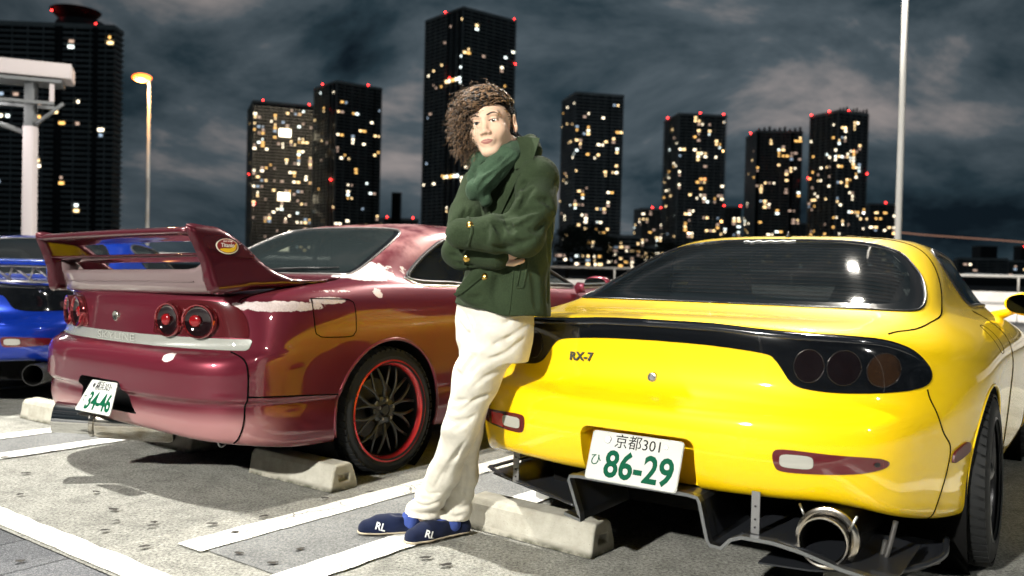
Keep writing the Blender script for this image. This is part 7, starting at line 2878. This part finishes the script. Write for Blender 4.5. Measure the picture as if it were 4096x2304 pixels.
# ---------------------------------------------------------------- buttons, straps, seams on the coat
cb2 = [BVHTree.FromPolygons([v.co[:] for v in o.data.vertices], [p.vertices[:] for p in o.data.polygons]) for o in (slL, slR, coat)]
camv = Vector((0, 0, 1.03)) + MI.translation


def first_hit(Dx, Dy, which=None):
    tgt = Vector(Dp(Dx, Dy, 3.2)) + MI.translation
    d = (tgt - camv).normalized()
    best = None
    for k, b in enumerate(cb2):
        if which is not None and k not in which:
            continue
        h = b.ray_cast(camv, d)
        if h[0] is not None and (best is None or h[3] < best[3]):
            best = h
    return best


def button(Dx, Dy, r=.0125, which=None):
    h = first_hit(Dx, Dy, which)
    if h is None:
        return
    n = h[1] if h[1].dot(h[0] - camv) < 0 else -h[1]
    o = lathe('button', [(0, .0075), (r * .5, .0070), (r * .8, .0050), (r * .98, .0030), (r, .001), (r * .9, -.002)], M_gold, man, 20, 2)
    o.data.transform(Matrix.Translation(h[0]) @ n.to_track_quat('Z', 'Y').to_matrix().to_4x4())


def stitch(pts, name, rad=.0028, which=None):
    P = []
    for x, y in crv(pts, 6):
        h = first_hit(x, y, which)
        if h is not None:
            P.append(h[0])
    if len(P) > 2:
        tube(name, P, rad, M_coat, man, n=6)


stitch([(1176, 545), (1184, 562), (1188, 580), (1183, 600), (1178, 618)], 'cuff_strap', .006, (0,))
stitch([(1180, 622), (1172, 640), (1168, 660), (1176, 672)], 'cuff_strap', .006, (1,))
button(1182, 566, .0125, (0,))
button(1173, 651, .0125, (1,))
button(1219, 696, .013, (2,))
button(1255, 526, .0125, (2,))
stitch([(1318, 610), (1312, 650), (1306, 690), (1300, 720)], 'pocket_welt', .0045, (2,))
stitch([(1334, 615), (1328, 655), (1322, 695), (1317, 722)], 'pocket_welt', .0045, (2,))
stitch([(1300, 722), (1317, 724)], 'pocket_welt', .0045, (2,))
stitch([(1296, 640), (1290, 700), (1284, 760), (1280, 790)], 'seam', .003, (2,))
stitch([(1205, 700), (1165, 725), (1142, 738)], 'front_edge', .004, (2,))
stitch([(1388, 520), (1390, 600), (1388, 700), (1386, 770)], 'seam', .003, (2,))


def patch_on(name, quad, lift, edge, which=(2,), n=10, th=.005, depth=None):
    """a turned flap of cloth laid over the coat, lifted along its free edge."""
    q = [np.array(p, float) for p in quad]
    top, bot = [], []
    for i in range(n + 1):
        for j in range(n + 1):
            u, v = i / n, j / n
            p = q[0] * (1 - u) * (1 - v) + q[1] * u * (1 - v) + q[2] * u * v + q[3] * (1 - u) * v
            h = first_hit(p[0], p[1], which)
            if depth is not None:
                b = depth[0] * (1 - u) * (1 - v) + depth[1] * u * (1 - v) + depth[2] * u * v + depth[3] * (1 - u) * v
                c = Vector(Dp(p[0], p[1], b)) + MI.translation
            elif h is None:
                c = Vector(Dp(p[0], p[1], 3.06)) + MI.translation
            else:
                c = h[0]
            d = (c - camv).normalized()
            l = lift + edge * u + .004 * math.sin(math.pi * v)
            top.append(tuple(c - d * l))
            bot.append(tuple(c - d * (l - th)))
    m = n + 1
    V = top + bot
    F = []
    for i in range(n):
        for j in range(n):
            a = i * m + j
            F.append((a, a + 1, a + m + 1, a + m))
            b = a + m * m
            F.append((b, b + m, b + m + 1, b + 1))
    ring = [j for j in range(m)] + [i * m + n for i in range(1, m)] + [n * m + j for j in range(n - 1, -1, -1)] + [i * m for i in range(n - 1, 0, -1)]
    for a, b in zip(ring, ring[1:] + ring[:1]):
        F.append((a, a + m * m, b + m * m, b))
    o = mk(name, V, F, M_coat, man)
    o.data.set_sharp_from_angle(angle=R(40))
    return o


patch_on('collar_flap', [(1302, 344), (1358, 347), (1336, 418), (1294, 426)], .006, .010, depth=(3.12, 3.06, 3.02, 3.04))
patch_on('lapel', [(1306, 440), (1284, 434), (1232, 548), (1252, 556)], .006, .008)
patch_on('lapel', [(1180, 500), (1200, 486), (1226, 554), (1206, 560)], .006, .006)
patch_on('front_flap', [(1222, 690), (1206, 694), (1140, 740), (1150, 748)], .004, .004)
